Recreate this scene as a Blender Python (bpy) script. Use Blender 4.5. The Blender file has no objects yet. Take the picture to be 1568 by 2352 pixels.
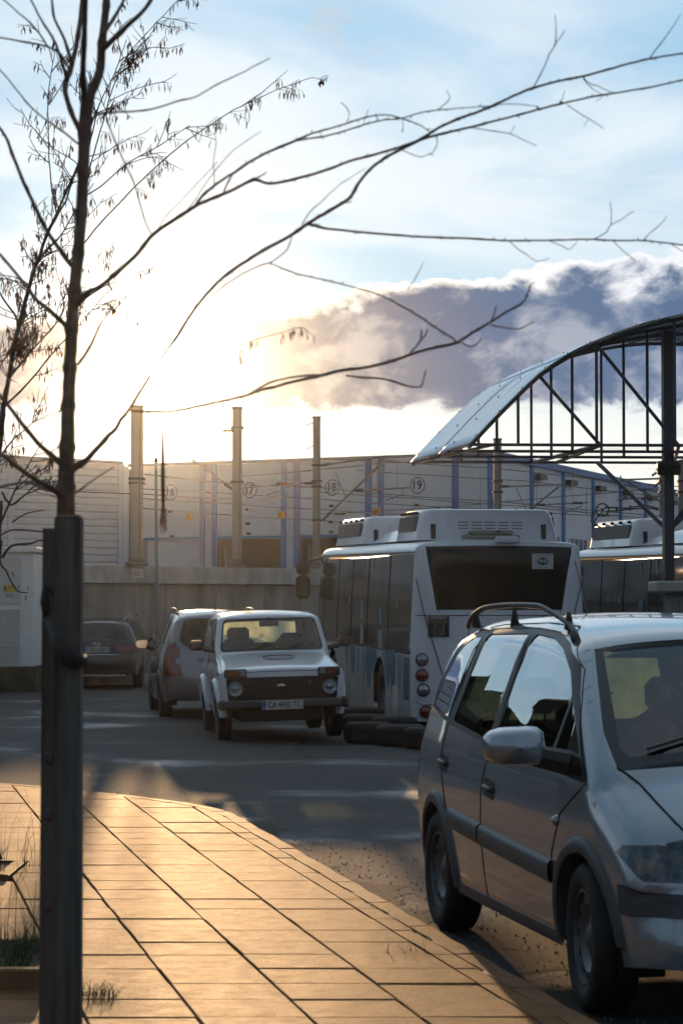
import bpy, math, random
import numpy as np
from mathutils import Vector, Matrix
from mathutils.geometry import delaunay_2d_cdt

random.seed(7)
scene = bpy.context.scene
col = scene.collection
R = math.radians

# ---------------------------------------------------------------- camera
EYE = 1.68                      # eye height above the yard
FPX = 5632.0                    # focal length in units of a 1568 px wide picture
TH = math.atan(219.0 / FPX)
CT, ST = math.cos(TH), math.sin(TH)
cam_d = bpy.data.cameras.new("camera")
cam = bpy.data.objects.new("camera", cam_d)
col.objects.link(cam)
scene.camera = cam
cam_d.sensor_fit = 'HORIZONTAL'
cam_d.sensor_width = 24.0
cam_d.lens = 24.0 * FPX / 1568.0
cam_d.clip_start = 0.3
cam_d.clip_end = 6000.0
cam.location = (0, 0, EYE)
cam.rotation_euler = (R(90) + TH, 0, 0)
cam_d.dof.use_dof = True
cam_d.dof.focus_distance = 27.0
cam_d.dof.aperture_fstop = 9.0

# ---------------------------------------------------------------- sun, sky, exposure
SUN_AZ = math.atan((380.0 - 784.0) / FPX)     # to the left of the view axis
SUN_EL = math.atan((1395.0 - 826.0) / FPX)
sun_dir = Vector((math.sin(SUN_AZ) * math.cos(SUN_EL), math.cos(SUN_AZ) * math.cos(SUN_EL), math.sin(SUN_EL)))
sl = bpy.data.lights.new("sun", 'SUN')
sl.energy = 3.0
sl.angle = R(0.5)
sl.color = (1.0, 0.61, 0.30)
sun = bpy.data.objects.new("sun", sl)
col.objects.link(sun)
sun.rotation_euler = (-sun_dir).to_track_quat('-Z', 'Y').to_euler()

scene.view_settings.view_transform = 'Standard'
scene.view_settings.look = 'None'
scene.view_settings.exposure = 0.12
scene.view_settings.gamma = 1.0
scene.view_settings.use_curve_mapping = False
scene.render.engine = 'CYCLES'
cy = scene.cycles
cy.use_denoising = True
cy.max_bounces = 8
cy.transparent_max_bounces = 24
cy.volume_bounces = 0
cy.glossy_bounces = 4
cy.caustics_reflective = False
cy.caustics_refractive = False
cy.sample_clamp_indirect = 6.0
cy.volume_step_rate = 1.0


class NG:
    """small helper to write node trees"""
    def __init__(self, tree):
        self.t = tree
        self.n = tree.nodes
        self.l = tree.links

    def node(self, kind, ins=None, **props):
        nd = self.n.new(kind)
        for k, v in props.items():
            setattr(nd, k, v)
        for k, v in (ins or {}).items():
            self.put(nd.inputs[k], v)
        return nd

    def put(self, sock, v):
        if isinstance(v, bpy.types.NodeSocket):
            self.l.new(v, sock)
        else:
            if sock.type == 'RGBA' and len(v) == 3:
                v = (*v, 1.0)
            sock.default_value = v

    def m(self, op, a, b=None, c=None, clamp=False):
        nd = self.n.new('ShaderNodeMath')
        nd.operation = op
        nd.use_clamp = clamp
        self.put(nd.inputs[0], a)
        if b is not None:
            self.put(nd.inputs[1], b)
        if c is not None:
            self.put(nd.inputs[2], c)
        return nd.outputs[0]

    def mix(self, f, a, b, blend='MIX'):
        nd = self.n.new('ShaderNodeMix')
        nd.data_type = 'RGBA'
        nd.blend_type = blend
        self.put(nd.inputs[0], f)
        self.put(nd.inputs[6], a)
        self.put(nd.inputs[7], b)
        return nd.outputs[2]

    def smooth(self, x, a, b):
        nd = self.n.new('ShaderNodeMapRange')
        nd.interpolation_type = 'SMOOTHSTEP'
        self.put(nd.inputs[0], x)
        self.put(nd.inputs[1], a)
        self.put(nd.inputs[2], b)
        return nd.outputs[0]

    def noise(self, vec, scale, detail=4, rough=0.5, dist=0.0):
        nd = self.n.new('ShaderNodeTexNoise')
        if vec is not None:
            self.put(nd.inputs['Vector'], vec)
        nd.inputs['Scale'].default_value = scale
        nd.inputs['Detail'].default_value = detail
        nd.inputs['Roughness'].default_value = rough
        nd.inputs['Distortion'].default_value = dist
        return nd.outputs[0]

    def xyz(self, x, y, z):
        nd = self.n.new('ShaderNodeCombineXYZ')
        for i, v in enumerate((x, y, z)):
            self.put(nd.inputs[i], v)
        return nd.outputs[0]

    def ramp(self, f, stops):
        nd = self.n.new('ShaderNodeValToRGB')
        self.put(nd.inputs[0], f)
        while len(nd.color_ramp.elements) < len(stops):
            nd.color_ramp.elements.new(0.5)
        for e, (p, c) in zip(nd.color_ramp.elements, stops):
            e.position = p
            e.color = (*c, 1) if len(c) == 3 else c
        return nd.outputs[0]


world = bpy.data.worlds.new("World")
scene.world = world
world.use_nodes = True
world.node_tree.nodes.clear()
g = NG(world.node_tree)
sky = g.node('ShaderNodeTexSky', sky_type='NISHITA', sun_disc=False)
sky.sun_elevation = SUN_EL
sky.sun_rotation = SUN_AZ
sky.altitude = 500
sky.air_density = 1.0
sky.dust_density = 0.4
sky.ozone_density = 2.0
tc = g.node('ShaderNodeTexCoord')
sep = g.node('ShaderNodeSeparateXYZ', {0: tc.outputs['Generated']})
dx, dy, dz = sep.outputs
el = g.m('MULTIPLY', g.m('ARCSINE', dz), 57.2958)
elp = g.m('MAXIMUM', el, 0.0)
# angle to the sun in degrees
dot = g.node('ShaderNodeVectorMath', {0: tc.outputs['Generated'], 1: tuple(sun_dir)}, operation='DOT_PRODUCT').outputs['Value']
ang = g.m('MULTIPLY', g.m('ARCCOSINE', g.m('MINIMUM', dot, 0.999999)), 57.2958)
# clear air: the sky texture, desaturated a little by thin overcast veil
base = g.mix(1.0, sky.outputs[0], (0.38, 0.56, 0.80), 'MULTIPLY')
veil = g.smooth(el, 0.0, 24.0)
sunny = g.m('SUBTRACT', 1.0, g.m('MULTIPLY', g.smooth(ang, 12.0, 85.0), 0.66))     # the sky is brightest on the sun's side
base = g.mix(1.0, base, g.mix(1.0, g.mix(g.smooth(ang, 9.0, 26.0), g.mix(veil, (6.2, 8.4, 10.2), (5.6, 9.6, 12.8)), g.mix(veil, (6.8, 8.8, 10.0), (4.6, 8.8, 12.0))), sunny, 'MULTIPLY'), 'ADD')
# high thin cloud sheets
pz = g.m('ADD', g.m('MAXIMUM', dz, 0.0), 0.10)
hv = g.xyz(g.m('DIVIDE', dx, pz), g.m('MULTIPLY', g.m('DIVIDE', dy, pz), 1.0), 2.3)
n1 = g.noise(hv, 1.25, 7, 0.52, 0.5)
hi = g.smooth(n1, 0.38, 0.62)
hi = g.m('MULTIPLY', hi, g.smooth(el, 5.5, 9.5))
base = g.mix(g.m('MULTIPLY', hi, 0.80), base, g.mix(1.0, (16.6, 17.8, 18.6), sunny, 'MULTIPLY'))
# horizon brightness below the bank
low = g.m('SUBTRACT', 1.0, g.smooth(el, 3.2, 6.5))
base = g.mix(g.m('MULTIPLY', low, 0.8), base, g.mix(1.0, (20.5, 19.8, 18.3), sunny, 'MULTIPLY'))
nl = g.noise(g.xyz(g.m('MULTIPLY', dx, 16.0), g.m('MULTIPLY', dy, 16.0), g.m('MULTIPLY', el, 2.6)), 1.0, 5, 0.55)
stk = g.m('MULTIPLY', g.m('MULTIPLY', g.smooth(nl, 0.46, 0.7), low), 0.55)
base = g.mix(stk, base, g.mix(1.0, (9.5, 9.0, 9.2), sunny, 'MULTIPLY'))
# long cloud bank
bv = g.xyz(g.m('MULTIPLY', dx, 26.0), g.m('ADD', g.m('MULTIPLY', dy, 26.0), 3.7), g.m('MULTIPLY', el, 0.62))
nb = g.noise(bv, 0.85, 10, 0.60, 0.25)
nb2 = g.noise(g.xyz(g.m('MULTIPLY', dx, 26.0), g.m('MULTIPLY', dy, 26.0), g.m('ADD', g.m('MULTIPLY', el, 0.62), 4.0)), 1.6, 9, 0.55, 0.3)
cen = g.m('ADD', 5.95, g.m('MULTIPLY', dx, 3.6))          # the bank rises to the right
hgt = g.m('ADD', 1.12, g.m('MULTIPLY', g.m('MAXIMUM', dx, -0.05), 3.0))
q = g.m('DIVIDE', g.m('SUBTRACT', el, cen), hgt)
band = g.m('SUBTRACT', 1.0, g.m('MULTIPLY', q, q))
dens = g.m('ADD', band, g.m('MULTIPLY', g.m('SUBTRACT', nb, 0.5), 3.6))
dens = g.m('ADD', dens, g.m('MULTIPLY', g.m('SUBTRACT', nb2, 0.5), 1.3))
dens = g.m('ADD', dens, 0.48)
a_bank = g.smooth(dens, 0.0, g.m('ADD', 0.22, g.m('MULTIPLY', g.smooth(q, 0.2, -1.0), 0.45)))
shade = g.smooth(g.m('SUBTRACT', dens, g.m('MULTIPLY', g.smooth(q, 0.1, 1.2), 0.22)), 0.05, 0.60)
shade2 = g.m('MULTIPLY', shade, g.m('ADD', 0.70, g.m('MULTIPLY', g.smooth(nb2, 0.36, 0.56), 0.30)))
dark = g.mix(g.smooth(ang, 2.5, 9.0), (2.6, 2.8, 4.0), (1.7, 3.0, 5.6))
lit = g.mix(g.smooth(ang, 3.0, 12.0), (24.0, 21.5, 18.0), (17.0, 17.5, 18.5))
bank = g.mix(shade2, lit, dark)
skyc = g.mix(a_bank, base, bank)
# a second small grey cloud higher up
a2 = g.m('SUBTRACT', g.m('MULTIPLY', g.smooth(nb, 0.54, 0.72), g.smooth(el, 8.5, 10.0)), 0.0)
skyc = g.mix(g.m('MULTIPLY', a2, 0.35), skyc, (12.5, 12.2, 11.8))
# aureole of the low sun in thin haze
au = g.m('MULTIPLY', g.m('EXPONENT', g.m('MULTIPLY', ang, -1.15)), 140.0)
au2 = g.m('MULTIPLY', g.m('EXPONENT', g.m('MULTIPLY', ang, -0.16)), 0.5)
disc = g.m('MULTIPLY', g.m('SUBTRACT', 1.0, g.smooth(ang, 0.35, 0.75)), 420.0)
glow = g.mix(1.0, g.mix(1.0, (1.0, 0.84, 0.60), g.m('ADD', au, disc), 'MULTIPLY'), g.mix(1.0, (1.0, 0.86, 0.66), au2, 'MULTIPLY'), 'ADD')
skyc = g.mix(1.0, skyc, glow, 'ADD')
bg = g.node('ShaderNodeBackground', {'Color': skyc, 'Strength': 0.05})
wo = g.node('ShaderNodeOutputWorld')
g.l.new(bg.outputs[0], wo.inputs[0])
world.cycles.sampling_method = 'MANUAL'
world.cycles.sample_map_resolution = 2048


# ---------------------------------------------------------------- pixels to places (1568 px wide picture units)
def ray(px, py):
    v = 1176.0 - py
    return Vector((px - 784.0, FPX * CT - v * ST, FPX * ST + v * CT))


def W(px, py, d):
    r = ray(px, py)
    return Vector((0, 0, EYE)) + r * (d / r.y)


def dip(x, y):
    def ss(a, b, v):
        t = min(1, max(0, (v - a) / (b - a)))
        return t * t * (3 - 2 * t)
    return -0.25 * ss(-3, 6, x) * ss(24, 34, y)


def G(px, py, z=0.0):
    r = ray(px, py)
    for _ in range(4):
        k = (z - EYE) / r.z
        p = Vector((0, 0, EYE)) + r * k
        z = dip(p.x, p.y) if z <= 0 else z
    return p


# ---------------------------------------------------------------- materials
MATS = {}


def mat(name, color, rough=0.6, metal=0.0, var=0.0, vscale=5.0, bump=0.0, bscale=40.0, spec=0.5, coat=0.0,
        color2=None, rvar=0.0, emit=None, stretch=None):
    if name in MATS:
        return MATS[name]
    m = bpy.data.materials.new(name)
    m.use_nodes = True
    t = NG(m.node_tree)
    b = m.node_tree.nodes['Principled BSDF']
    b.inputs['Base Color'].default_value = (*color, 1)
    b.inputs['Roughness'].default_value = rough
    b.inputs['Metallic'].default_value = metal
    b.inputs['Specular IOR Level'].default_value = spec
    b.inputs['Coat Weight'].default_value = coat
    b.inputs['Coat Roughness'].default_value = 0.05
    vec = None
    if var or bump or rvar:
        tcn = t.node('ShaderNodeTexCoord')
        vec = tcn.outputs['Object']
        if stretch:
            vec = t.node('ShaderNodeMapping', {'Vector': vec, 'Scale': stretch}).outputs[0]
    if var:
        n = t.noise(vec, vscale, 6, 0.6)
        c2 = color2 or tuple(c * (1 - var) for c in color)
        c1 = tuple(min(1, c * (1 + var * 0.5)) for c in color)
        t.put(b.inputs['Base Color'], t.mix(t.smooth(n, 0.3, 0.7), c1, c2))
    if rvar:
        n = t.noise(vec, vscale * 1.7, 5, 0.6)
        t.put(b.inputs['Roughness'], t.m('ADD', rough - rvar, t.m('MULTIPLY', n, 2 * rvar), clamp=True))
    if bump:
        n = t.noise(vec, bscale, 5, 0.6)
        bn = t.node('ShaderNodeBump', {'Height': n, 'Strength': bump, 'Distance': 0.02})
        t.put(b.inputs['Normal'], bn.outputs[0])
    if emit:
        b.inputs['Emission Color'].default_value = (*emit[0], 1)
        b.inputs['Emission Strength'].default_value = emit[1]
    MATS[name] = m
    return m


def glass_mat(name, tint, f0=0.06, power=1.0, rough=0.0, dirt=0.0, tl=None):
    if name in MATS:
        return MATS[name]
    m = bpy.data.materials.new(name)
    m.use_nodes = True
    t = NG(m.node_tree)
    t.n.clear()
    out = t.node('ShaderNodeOutputMaterial')
    tr = t.node('ShaderNodeBsdfTransparent', {'Color': tint})
    gl = t.node('ShaderNodeBsdfGlossy', {'Color': (0.95, 0.97, 1.0), 'Roughness': rough})
    lw = t.node('ShaderNodeFresnel', {'IOR': 1.5})
    f = t.m('ADD', t.m('MULTIPLY', lw.outputs[0], power), f0, clamp=True)
    mx = t.node('ShaderNodeMixShader', {0: f, 1: tr.outputs[0], 2: gl.outputs[0]})
    last = mx.outputs[0]
    if dirt:
        tcn = t.node('ShaderNodeTexCoord')
        df = t.node('ShaderNodeBsdfDiffuse', {'Color': (0.5, 0.47, 0.4)})
        n = t.noise(tcn.outputs['Object'], 6.0, 6, 0.65)
        tlc = tl or (0.5, 0.47, 0.4)
        share = 0.5 if tl is None else 0.95
        tl = t.node('ShaderNodeBsdfTranslucent', {'Color': tlc})
        ad = t.node('ShaderNodeMixShader', {0: share, 1: df.outputs[0], 2: tl.outputs[0]})
        last = t.node('ShaderNodeMixShader', {0: t.m('MULTIPLY', n, dirt, clamp=True), 1: last, 2: ad.outputs[0]}).outputs[0]
    t.l.new(last, out.inputs[0])
    MATS[name] = m
    return m


# ---------------------------------------------------------------- mesh builder
class MB:
    def __init__(self):
        self.v = []
        self.f = []

    def add(self, vs, fs):
        o = len(self.v)
        self.v += [tuple(p) for p in vs]
        self.f += [tuple(i + o for i in f) for f in fs]
        return self

    def box(self, c, s, M=None, bev=0.0):
        """box with optional chamfer; M rotates it about its centre"""
        hx, hy, hz = s[0] / 2, s[1] / 2, s[2] / 2
        if bev > 0:
            b = min(bev, hx * .9, hy * .9, hz * .9)
            vs, idx = [], {}
            for sx in (-1, 1):
                for sy in (-1, 1):
                    for sz in (-1, 1):
                        for ax in range(3):
                            p = [sx * (hx - b), sy * (hy - b), sz * (hz - b)]
                            p[ax] += (sx, sy, sz)[ax] * b
                            idx[(sx, sy, sz, ax)] = len(vs)
                            vs.append(Vector(p))
            fs = []
            for ax in range(3):
                o1, o2 = (ax + 1) % 3, (ax + 2) % 3
                for s0 in (-1, 1):
                    q = []
                    for a_, b_ in ((-1, -1), (1, -1), (1, 1), (-1, 1)):
                        k = [0, 0, 0]
                        k[ax], k[o1], k[o2] = s0, a_, b_
                        q.append(idx[(*k, ax)])
                    fs.append(q if s0 > 0 else q[::-1])
            for ax in range(3):            # edge chamfers run along ax
                o1, o2 = (ax + 1) % 3, (ax + 2) % 3
                for a_ in (-1, 1):
                    for b_ in (-1, 1):
                        k0, k1 = [0, 0, 0], [0, 0, 0]
                        k0[ax], k1[ax] = -1, 1
                        k0[o1] = k1[o1] = a_
                        k0[o2] = k1[o2] = b_
                        q = [idx[(*k0, o1)], idx[(*k1, o1)], idx[(*k1, o2)], idx[(*k0, o2)]]
                        fs.append(q if a_ * b_ > 0 else q[::-1])
            for sx in (-1, 1):
                for sy in (-1, 1):
                    for sz in (-1, 1):
                        q = [idx[(sx, sy, sz, a)] for a in range(3)]
                        fs.append(q if sx * sy * sz > 0 else q[::-1])
        else:
            vs = [Vector((x, y, z)) for x in (-hx, hx) for y in (-hy, hy) for z in (-hz, hz)]
            fs = [(0, 1, 3, 2), (4, 6, 7, 5), (0, 4, 5, 1), (2, 3, 7, 6), (0, 2, 6, 4), (1, 5, 7, 3)]
        if M is not None:
            vs = [M @ p for p in vs]
        c = Vector(c)
        return self.add([p + c for p in vs], fs)

    def tube(self, pts, r, n=8, cap=True, flat=1.0):
        """round tube through points; r is a number or a list"""
        pts = [Vector(p) for p in pts]
        if isinstance(r, (int, float)):
            r = [r] * len(pts)
        vs, fs = [], []
        up = None
        for i, p in enumerate(pts):
            a = pts[max(0, i - 1)]
            b = pts[min(len(pts) - 1, i + 1)]
            t = (b - a)
            if t.length < 1e-9:
                t = Vector((0, 0, 1))
            t.normalize()
            if up is None:
                up = t.orthogonal().normalized()
            else:
                up = (up - t * up.dot(t))
                up = up.normalized() if up.length > 1e-6 else t.orthogonal().normalized()
            sd = t.cross(up)
            for k in range(n):
                an = 2 * math.pi * k / n
                vs.append(p + (up * math.cos(an) + sd * math.sin(an) * flat) * r[i])
        for i in range(len(pts) - 1):
            for k in range(n):
                k2 = (k + 1) % n
                fs.append((i * n + k, i * n + k2, (i + 1) * n + k2, (i + 1) * n + k))
        if cap:
            fs.append(tuple(range(n))[::-1])
            fs.append(tuple((len(pts) - 1) * n + k for k in range(n)))
        return self.add(vs, fs)

    def lathe(self, prof, axis='Y', n=32, c=(0, 0, 0), closed=False):
        """prof: (radius, offset along axis)"""
        vs, fs = [], []
        c = Vector(c)
        for (r, o) in prof:
            for k in range(n):
                a = 2 * math.pi * k / n
                if axis == 'Y':
                    vs.append(c + Vector((r * math.cos(a), o, r * math.sin(a))))
                elif axis == 'X':
                    vs.append(c + Vector((o, r * math.cos(a), r * math.sin(a))))
                else:
                    vs.append(c + Vector((r * math.cos(a), r * math.sin(a), o)))
        m = len(prof)
        for i in range(m if closed else m - 1):
            j = (i + 1) % m
            for k in range(n):
                k2 = (k + 1) % n
                fs.append((i * n + k, j * n + k, j * n + k2, i * n + k2))
        return self.add(vs, fs)

    def prism(self, poly, a, b, flip=False):
        """poly: list of 3-D points (bottom), extruded by vector a->b"""
        a, b = Vector(a), Vector(b)
        n = len(poly)
        vs = [Vector(p) + a for p in poly] + [Vector(p) + b for p in poly]
        fs = [tuple(range(n))[::-1], tuple(range(n, 2 * n))]
        fs += [(i, (i + 1) % n, n + (i + 1) % n, n + i) for i in range(n)]
        return self.add(vs, fs)

    def grid(self, P):
        """P: 2-D list of points"""
        nu, nv = len(P), len(P[0])
        vs = [p for row in P for p in row]
        fs = [(i * nv + j, i * nv + j + 1, (i + 1) * nv + j + 1, (i + 1) * nv + j) for i in range(nu - 1) for j in range(nv - 1)]
        return self.add(vs, fs)

    def build(self, name, m, parent=None, smooth=False, off=None, sharp=None):
        me = bpy.data.meshes.new(name)
        vs = self.v
        if off is not None:
            off = Vector(off)
            vs = [tuple(Vector(p) - off) for p in vs]
        me.from_pydata([tuple(p) for p in vs], [], self.f)
        me.update()
        if smooth:
            for p in me.polygons:
                p.use_smooth = True
            if sharp:
                me.set_sharp_from_angle(angle=R(sharp))
        me.materials.append(m)
        o = bpy.data.objects.new(name, me)
        col.objects.link(o)
        if parent:
            o.parent = parent
        return o


def tag(o, label=None, cat=None, group=None, kind=None):
    if label:
        o['label'] = label
    if cat:
        o['category'] = cat
    if group:
        o['group'] = group
    if kind:
        o['kind'] = kind
    return o


def thing(name, label, cat, loc=(0, 0, 0), rotz=0.0, group=None, rot=None):
    o = bpy.data.objects.new(name, None)
    o.empty_display_size = 0.2
    col.objects.link(o)
    o.location = loc
    o.rotation_euler = rot if rot else (0, 0, rotz)
    return tag(o, label, cat, group)


def children_of(o):
    return [c for c in bpy.data.objects if c.parent == o]


def copy_tree(o, parent=None):
    c = o.copy()
    col.objects.link(c)
    c.parent = parent
    for ch in children_of(o):
        copy_tree(ch, c)
    return c


def text_obj(s, size, name, m, parent=None, M=None, depth=0.003, align='CENTER', width=None, bold=0.0):
    """flat lettering as a mesh, in the XZ plane of M"""
    cu = bpy.data.curves.new(name, 'FONT')
    cu.body = s
    cu.size = size
    cu.align_x = align
    cu.align_y = 'CENTER'
    cu.extrude = depth
    cu.offset = bold
    cu.resolution_u = 3
    tmp = bpy.data.objects.new("tmp", cu)
    col.objects.link(tmp)
    dg = bpy.context.evaluated_depsgraph_get()
    me = bpy.data.meshes.new_from_object(tmp.evaluated_get(dg))
    bpy.data.objects.remove(tmp)
    bpy.data.curves.remove(cu)
    me.name = name
    if width and len(me.vertices):
        xs = [v.co.x for v in me.vertices]
        k = width / (max(xs) - min(xs))
        mid = (max(xs) + min(xs)) / 2
        for v in me.vertices:
            v.co.x = (v.co.x - mid) * k
    if M is not None:
        me.transform(M)
    me.materials.clear()
    me.materials.append(m)
    o = bpy.data.objects.new(name, me)
    col.objects.link(o)
    if parent:
        o.parent = parent
    return o


def frame_M(origin, right, up):
    """matrix that puts text (x right, y up, z out) at a place"""
    r_ = Vector(right).normalized()
    u_ = Vector(up).normalized()
    n_ = r_.cross(u_).normalized()
    u_ = n_.cross(r_)
    M = Matrix((r_, u_, n_)).transposed().to_4x4()
    M.translation = Vector(origin)
    return M
# ================================================================ SETTING
def asphalt_mat():
    m = bpy.data.materials.new('asphalt'); m.use_nodes = True
    t = NG(m.node_tree); b = m.node_tree.nodes['Principled BSDF']
    co = t.node('ShaderNodeTexCoord').outputs['Object']
    big = t.noise(co, 0.35, 6, 0.6); mid = t.noise(co, 2.2, 7, 0.65); fine = t.noise(co, 60.0, 3, 0.7); st = t.noise(co, 150.0, 2, 0.6)
    c = t.mix(t.smooth(big, .35, .65), (0.030, 0.034, 0.042), (0.042, 0.045, 0.051))
    c = t.mix(t.m('MULTIPLY', t.smooth(mid, .45, .7), .35), c, (0.026, 0.027, 0.030))
    c = t.mix(t.m('MULTIPLY', t.smooth(st, .52, .72), .75), c, (0.13, 0.12, 0.11))
    mud = t.smooth(t.noise(co, .8, 8, .7), .50, .66)
    c = t.mix(t.m('MULTIPLY', mud, .35), c, (0.075, 0.062, 0.048))
    # long cracks
    vo = t.node('ShaderNodeTexVoronoi', {'Vector': t.node('ShaderNodeMapping', {'Vector': t.mix(.10, co, t.node('ShaderNodeTexNoise', {'Vector': co, 'Scale': 1.2}).outputs[1]), 'Scale': (.13, .07, 1)}).outputs[0], 'Scale': 1.0}, feature='DISTANCE_TO_EDGE')
    cr = t.m('SUBTRACT', 1.0, t.smooth(vo.outputs[0], 0.0012, 0.005))
    c = t.mix(t.m('MULTIPLY', cr, .8), c, (0.012, 0.012, 0.012))
    t.put(b.inputs['Base Color'], c)
    r_ = t.m('SUBTRACT', 0.80, t.m('MULTIPLY', t.smooth(big, .52, .68), .45))
    t.put(b.inputs['Roughness'], t.m('ADD', r_, t.m('MULTIPLY', t.m('SUBTRACT', fine, .5), .3), clamp=True))
    b.inputs['Specular IOR Level'].default_value = .34
    h = t.m('ADD', t.m('MULTIPLY', fine, 1.0), t.m('MULTIPLY', st, .7))
    h = t.m('SUBTRACT', t.m('ADD', h, t.m('MULTIPLY', mid, .25)), t.m('MULTIPLY', cr, 1.5))
    t.put(b.inputs['Normal'], t.node('ShaderNodeBump', {'Height': h, 'Strength': .9, 'Distance': .012}).outputs[0])
    MATS['asphalt'] = m
    return m


asphalt = asphalt_mat()
earth = mat('earth', (0.09, 0.08, 0.06), 0.95, var=0.4, vscale=0.2)

mb = MB()
mb.grid([[(x, y, -0.45) for y in (-400, 0, 400, 1200, 2500)] for x in (-1500, -300, 0, 300, 1500)][::-1])
tag(mb.build('ground', earth), kind='structure')

mb = MB()
xs = [-60, -40, -25, -12] + [-8 + i * 0.5 for i in range(37)] + [14, 25, 40, 70]
ys = [-30, -10, 0, 5] + [8 + i * 1.0 for i in range(40)] + [50, 55, 62, 72, 90]
mb.grid([[(x, y, dip(x, y)) for y in ys] for x in xs][::-1])
yard = tag(mb.build('road', asphalt, smooth=True), kind='structure')

# patched asphalt and gravelly grit in the gutter beside the kerb
grit = mat('grit', (0.10, 0.08, 0.058), 0.85, var=0.4, vscale=30.0, bump=0.9, bscale=160.0, spec=0.25)
def ragged(m, sc=2.2, lo=.42, hi=.56):
    t = NG(m.node_tree)
    b = m.node_tree.nodes['Principled BSDF']
    n = t.noise(t.node('ShaderNodeTexCoord').outputs['Object'], sc, 8, .7)
    t.put(b.inputs['Alpha'], t.smooth(n, lo, hi))


SW = 0.11        # pavement height
edge_px = [(0, 1797), (190, 1815), (330, 1830), (460, 1849), (520, 1862), (560, 1880), (640, 1930), (720, 1987), (800, 2040),
           (950, 2128), (1060, 2190), (1210, 2280), (1330, 2352)]
edge = []
for px, py in edge_px:
    p = ray(px, py) * ((SW - EYE) / ray(px, py).z)
    edge.append(Vector((p.x, p.y)))
dl = (edge[-1] - edge[-2]).normalized()
dl = Vector((0.19, -0.98))
for k in (1.5, 4, 8, 14):
    edge.append(edge[12] + dl * k)
df_ = Vector((-0.80, 0.60))
edge = [edge[0] + df_ * 14, edge[0] + df_ * 6] + edge
# keep the outline convex, then round it
hull = []
for p in edge:
    while len(hull) > 1:
        a, b = hull[-2], hull[-1]
        if (b.x - a.x) * (p.y - a.y) - (b.y - a.y) * (p.x - a.x) >= 0:
            hull.pop()
        else:
            break
    hull.append(p)
for _ in range(2):
    nw = [hull[0]]
    for a, b in zip(hull, hull[1:]):
        nw += [a.lerp(b, 0.25), a.lerp(b, 0.75)]
    hull = nw + [hull[-1]]
edge = hull
MID = len(edge) // 2


def offset_line(L, d):
    out = []
    for i, p in enumerate(L):
        a, b = L[max(0, i - 1)], L[min(len(L) - 1, i + 1)]
        t = (b - a).normalized()
        out.append(p + Vector((t.y, -t.x)) * d)     # to the left-hand (pavement) side
    return out


inner = offset_line(edge, 0.115)
if inner[MID].x > edge[MID].x:
    inner = offset_line(edge, -0.115)

def paving_mat(name, c0, spec):
    m = bpy.data.materials.new(name); m.use_nodes = True
    t = NG(m.node_tree); b = m.node_tree.nodes['Principled BSDF']
    co = t.node('ShaderNodeTexCoord').outputs['Object']
    rn = t.node('ShaderNodeObjectInfo').outputs['Random']
    sh = t.node('ShaderNodeMapping', {'Vector': co, 'Location': (0, 0, 0)}).outputs[0]
    blot = t.noise(sh, 1.4, 6, .6); spk = t.noise(co, 190.0, 2, .7); sm = t.noise(co, 9.0, 5, .65)
    c = t.mix(rn, tuple(v * .70 for v in c0), tuple(v * 1.16 for v in c0))
    c = t.mix(t.m('MULTIPLY', t.smooth(blot, .42, .68), .65), c, tuple(v * .50 for v in c0))
    c = t.mix(t.m('MULTIPLY', t.smooth(sm, .5, .75), .25), c, tuple(v * .55 for v in c0))
    c = t.mix(t.m('MULTIPLY', t.smooth(spk, .60, .70), .5), c, tuple(min(1, v * 2.0) for v in c0))
    t.put(b.inputs['Base Color'], c)
    t.put(b.inputs['Roughness'], t.m('ADD', .50, t.m('MULTIPLY', sm, .22)))
    b.inputs['Specular IOR Level'].default_value = spec
    h = t.m('ADD', t.m('MULTIPLY', spk, .6), t.m('ADD', t.noise(co, 90.0, 4, .6), t.m('MULTIPLY', sm, 1.2)))
    t.put(b.inputs['Normal'], t.node('ShaderNodeBump', {'Height': h, 'Strength': .8, 'Distance': .012}).outputs[0])
    return m


paving = paving_mat('paving', (0.31, 0.155, 0.066), 0.055)
kerb_m = paving_mat('kerb_concrete', (0.29, 0.16, 0.08), 0.055)
joint_m = mat('joint_earth', (0.035, 0.035, 0.022), 0.95, var=0.5, vscale=12.0)
moss_m = mat('moss', (0.10, 0.11, 0.015), 0.9, var=0.5, vscale=30.0)

mb = MB()
poly = [Vector((p.x, p.y, 0)) for p in offset_line(edge, 0.03 if offset_line(edge, .03)[MID].x < edge[MID].x else -0.03)]
poly += [Vector((-30, -10, 0)), Vector((-30, 34, 0))]
mb.prism(poly, (0, 0, -0.05), (0, 0, SW - 0.03))
sidewalk = tag(mb.build('sidewalk', joint_m), kind='structure')


def clip_poly(poly, a, b):
    """keep the part of poly to the left-hand side (pavement side) of line a->b"""
    def side(p):
        return (b.x - a.x) * (p.y - a.y) - (b.y - a.y) * (p.x - a.x)
    out = []
    for i in range(len(poly)):
        p, q = poly[i], poly[(i + 1) % len(poly)]
        sp, sq = side(p), side(q)
        if sp <= 0:
            out.append(p)
        if sp * sq < 0:
            out.append(p + (q - p) * (sp / (sp - sq)))
    return out


def area(poly):
    return 0.5 * sum(poly[i].x * poly[(i + 1) % len(poly)].y - poly[(i + 1) % len(poly)].x * poly[i].y for i in range(len(poly)))


rnd = random.Random(3)


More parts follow.
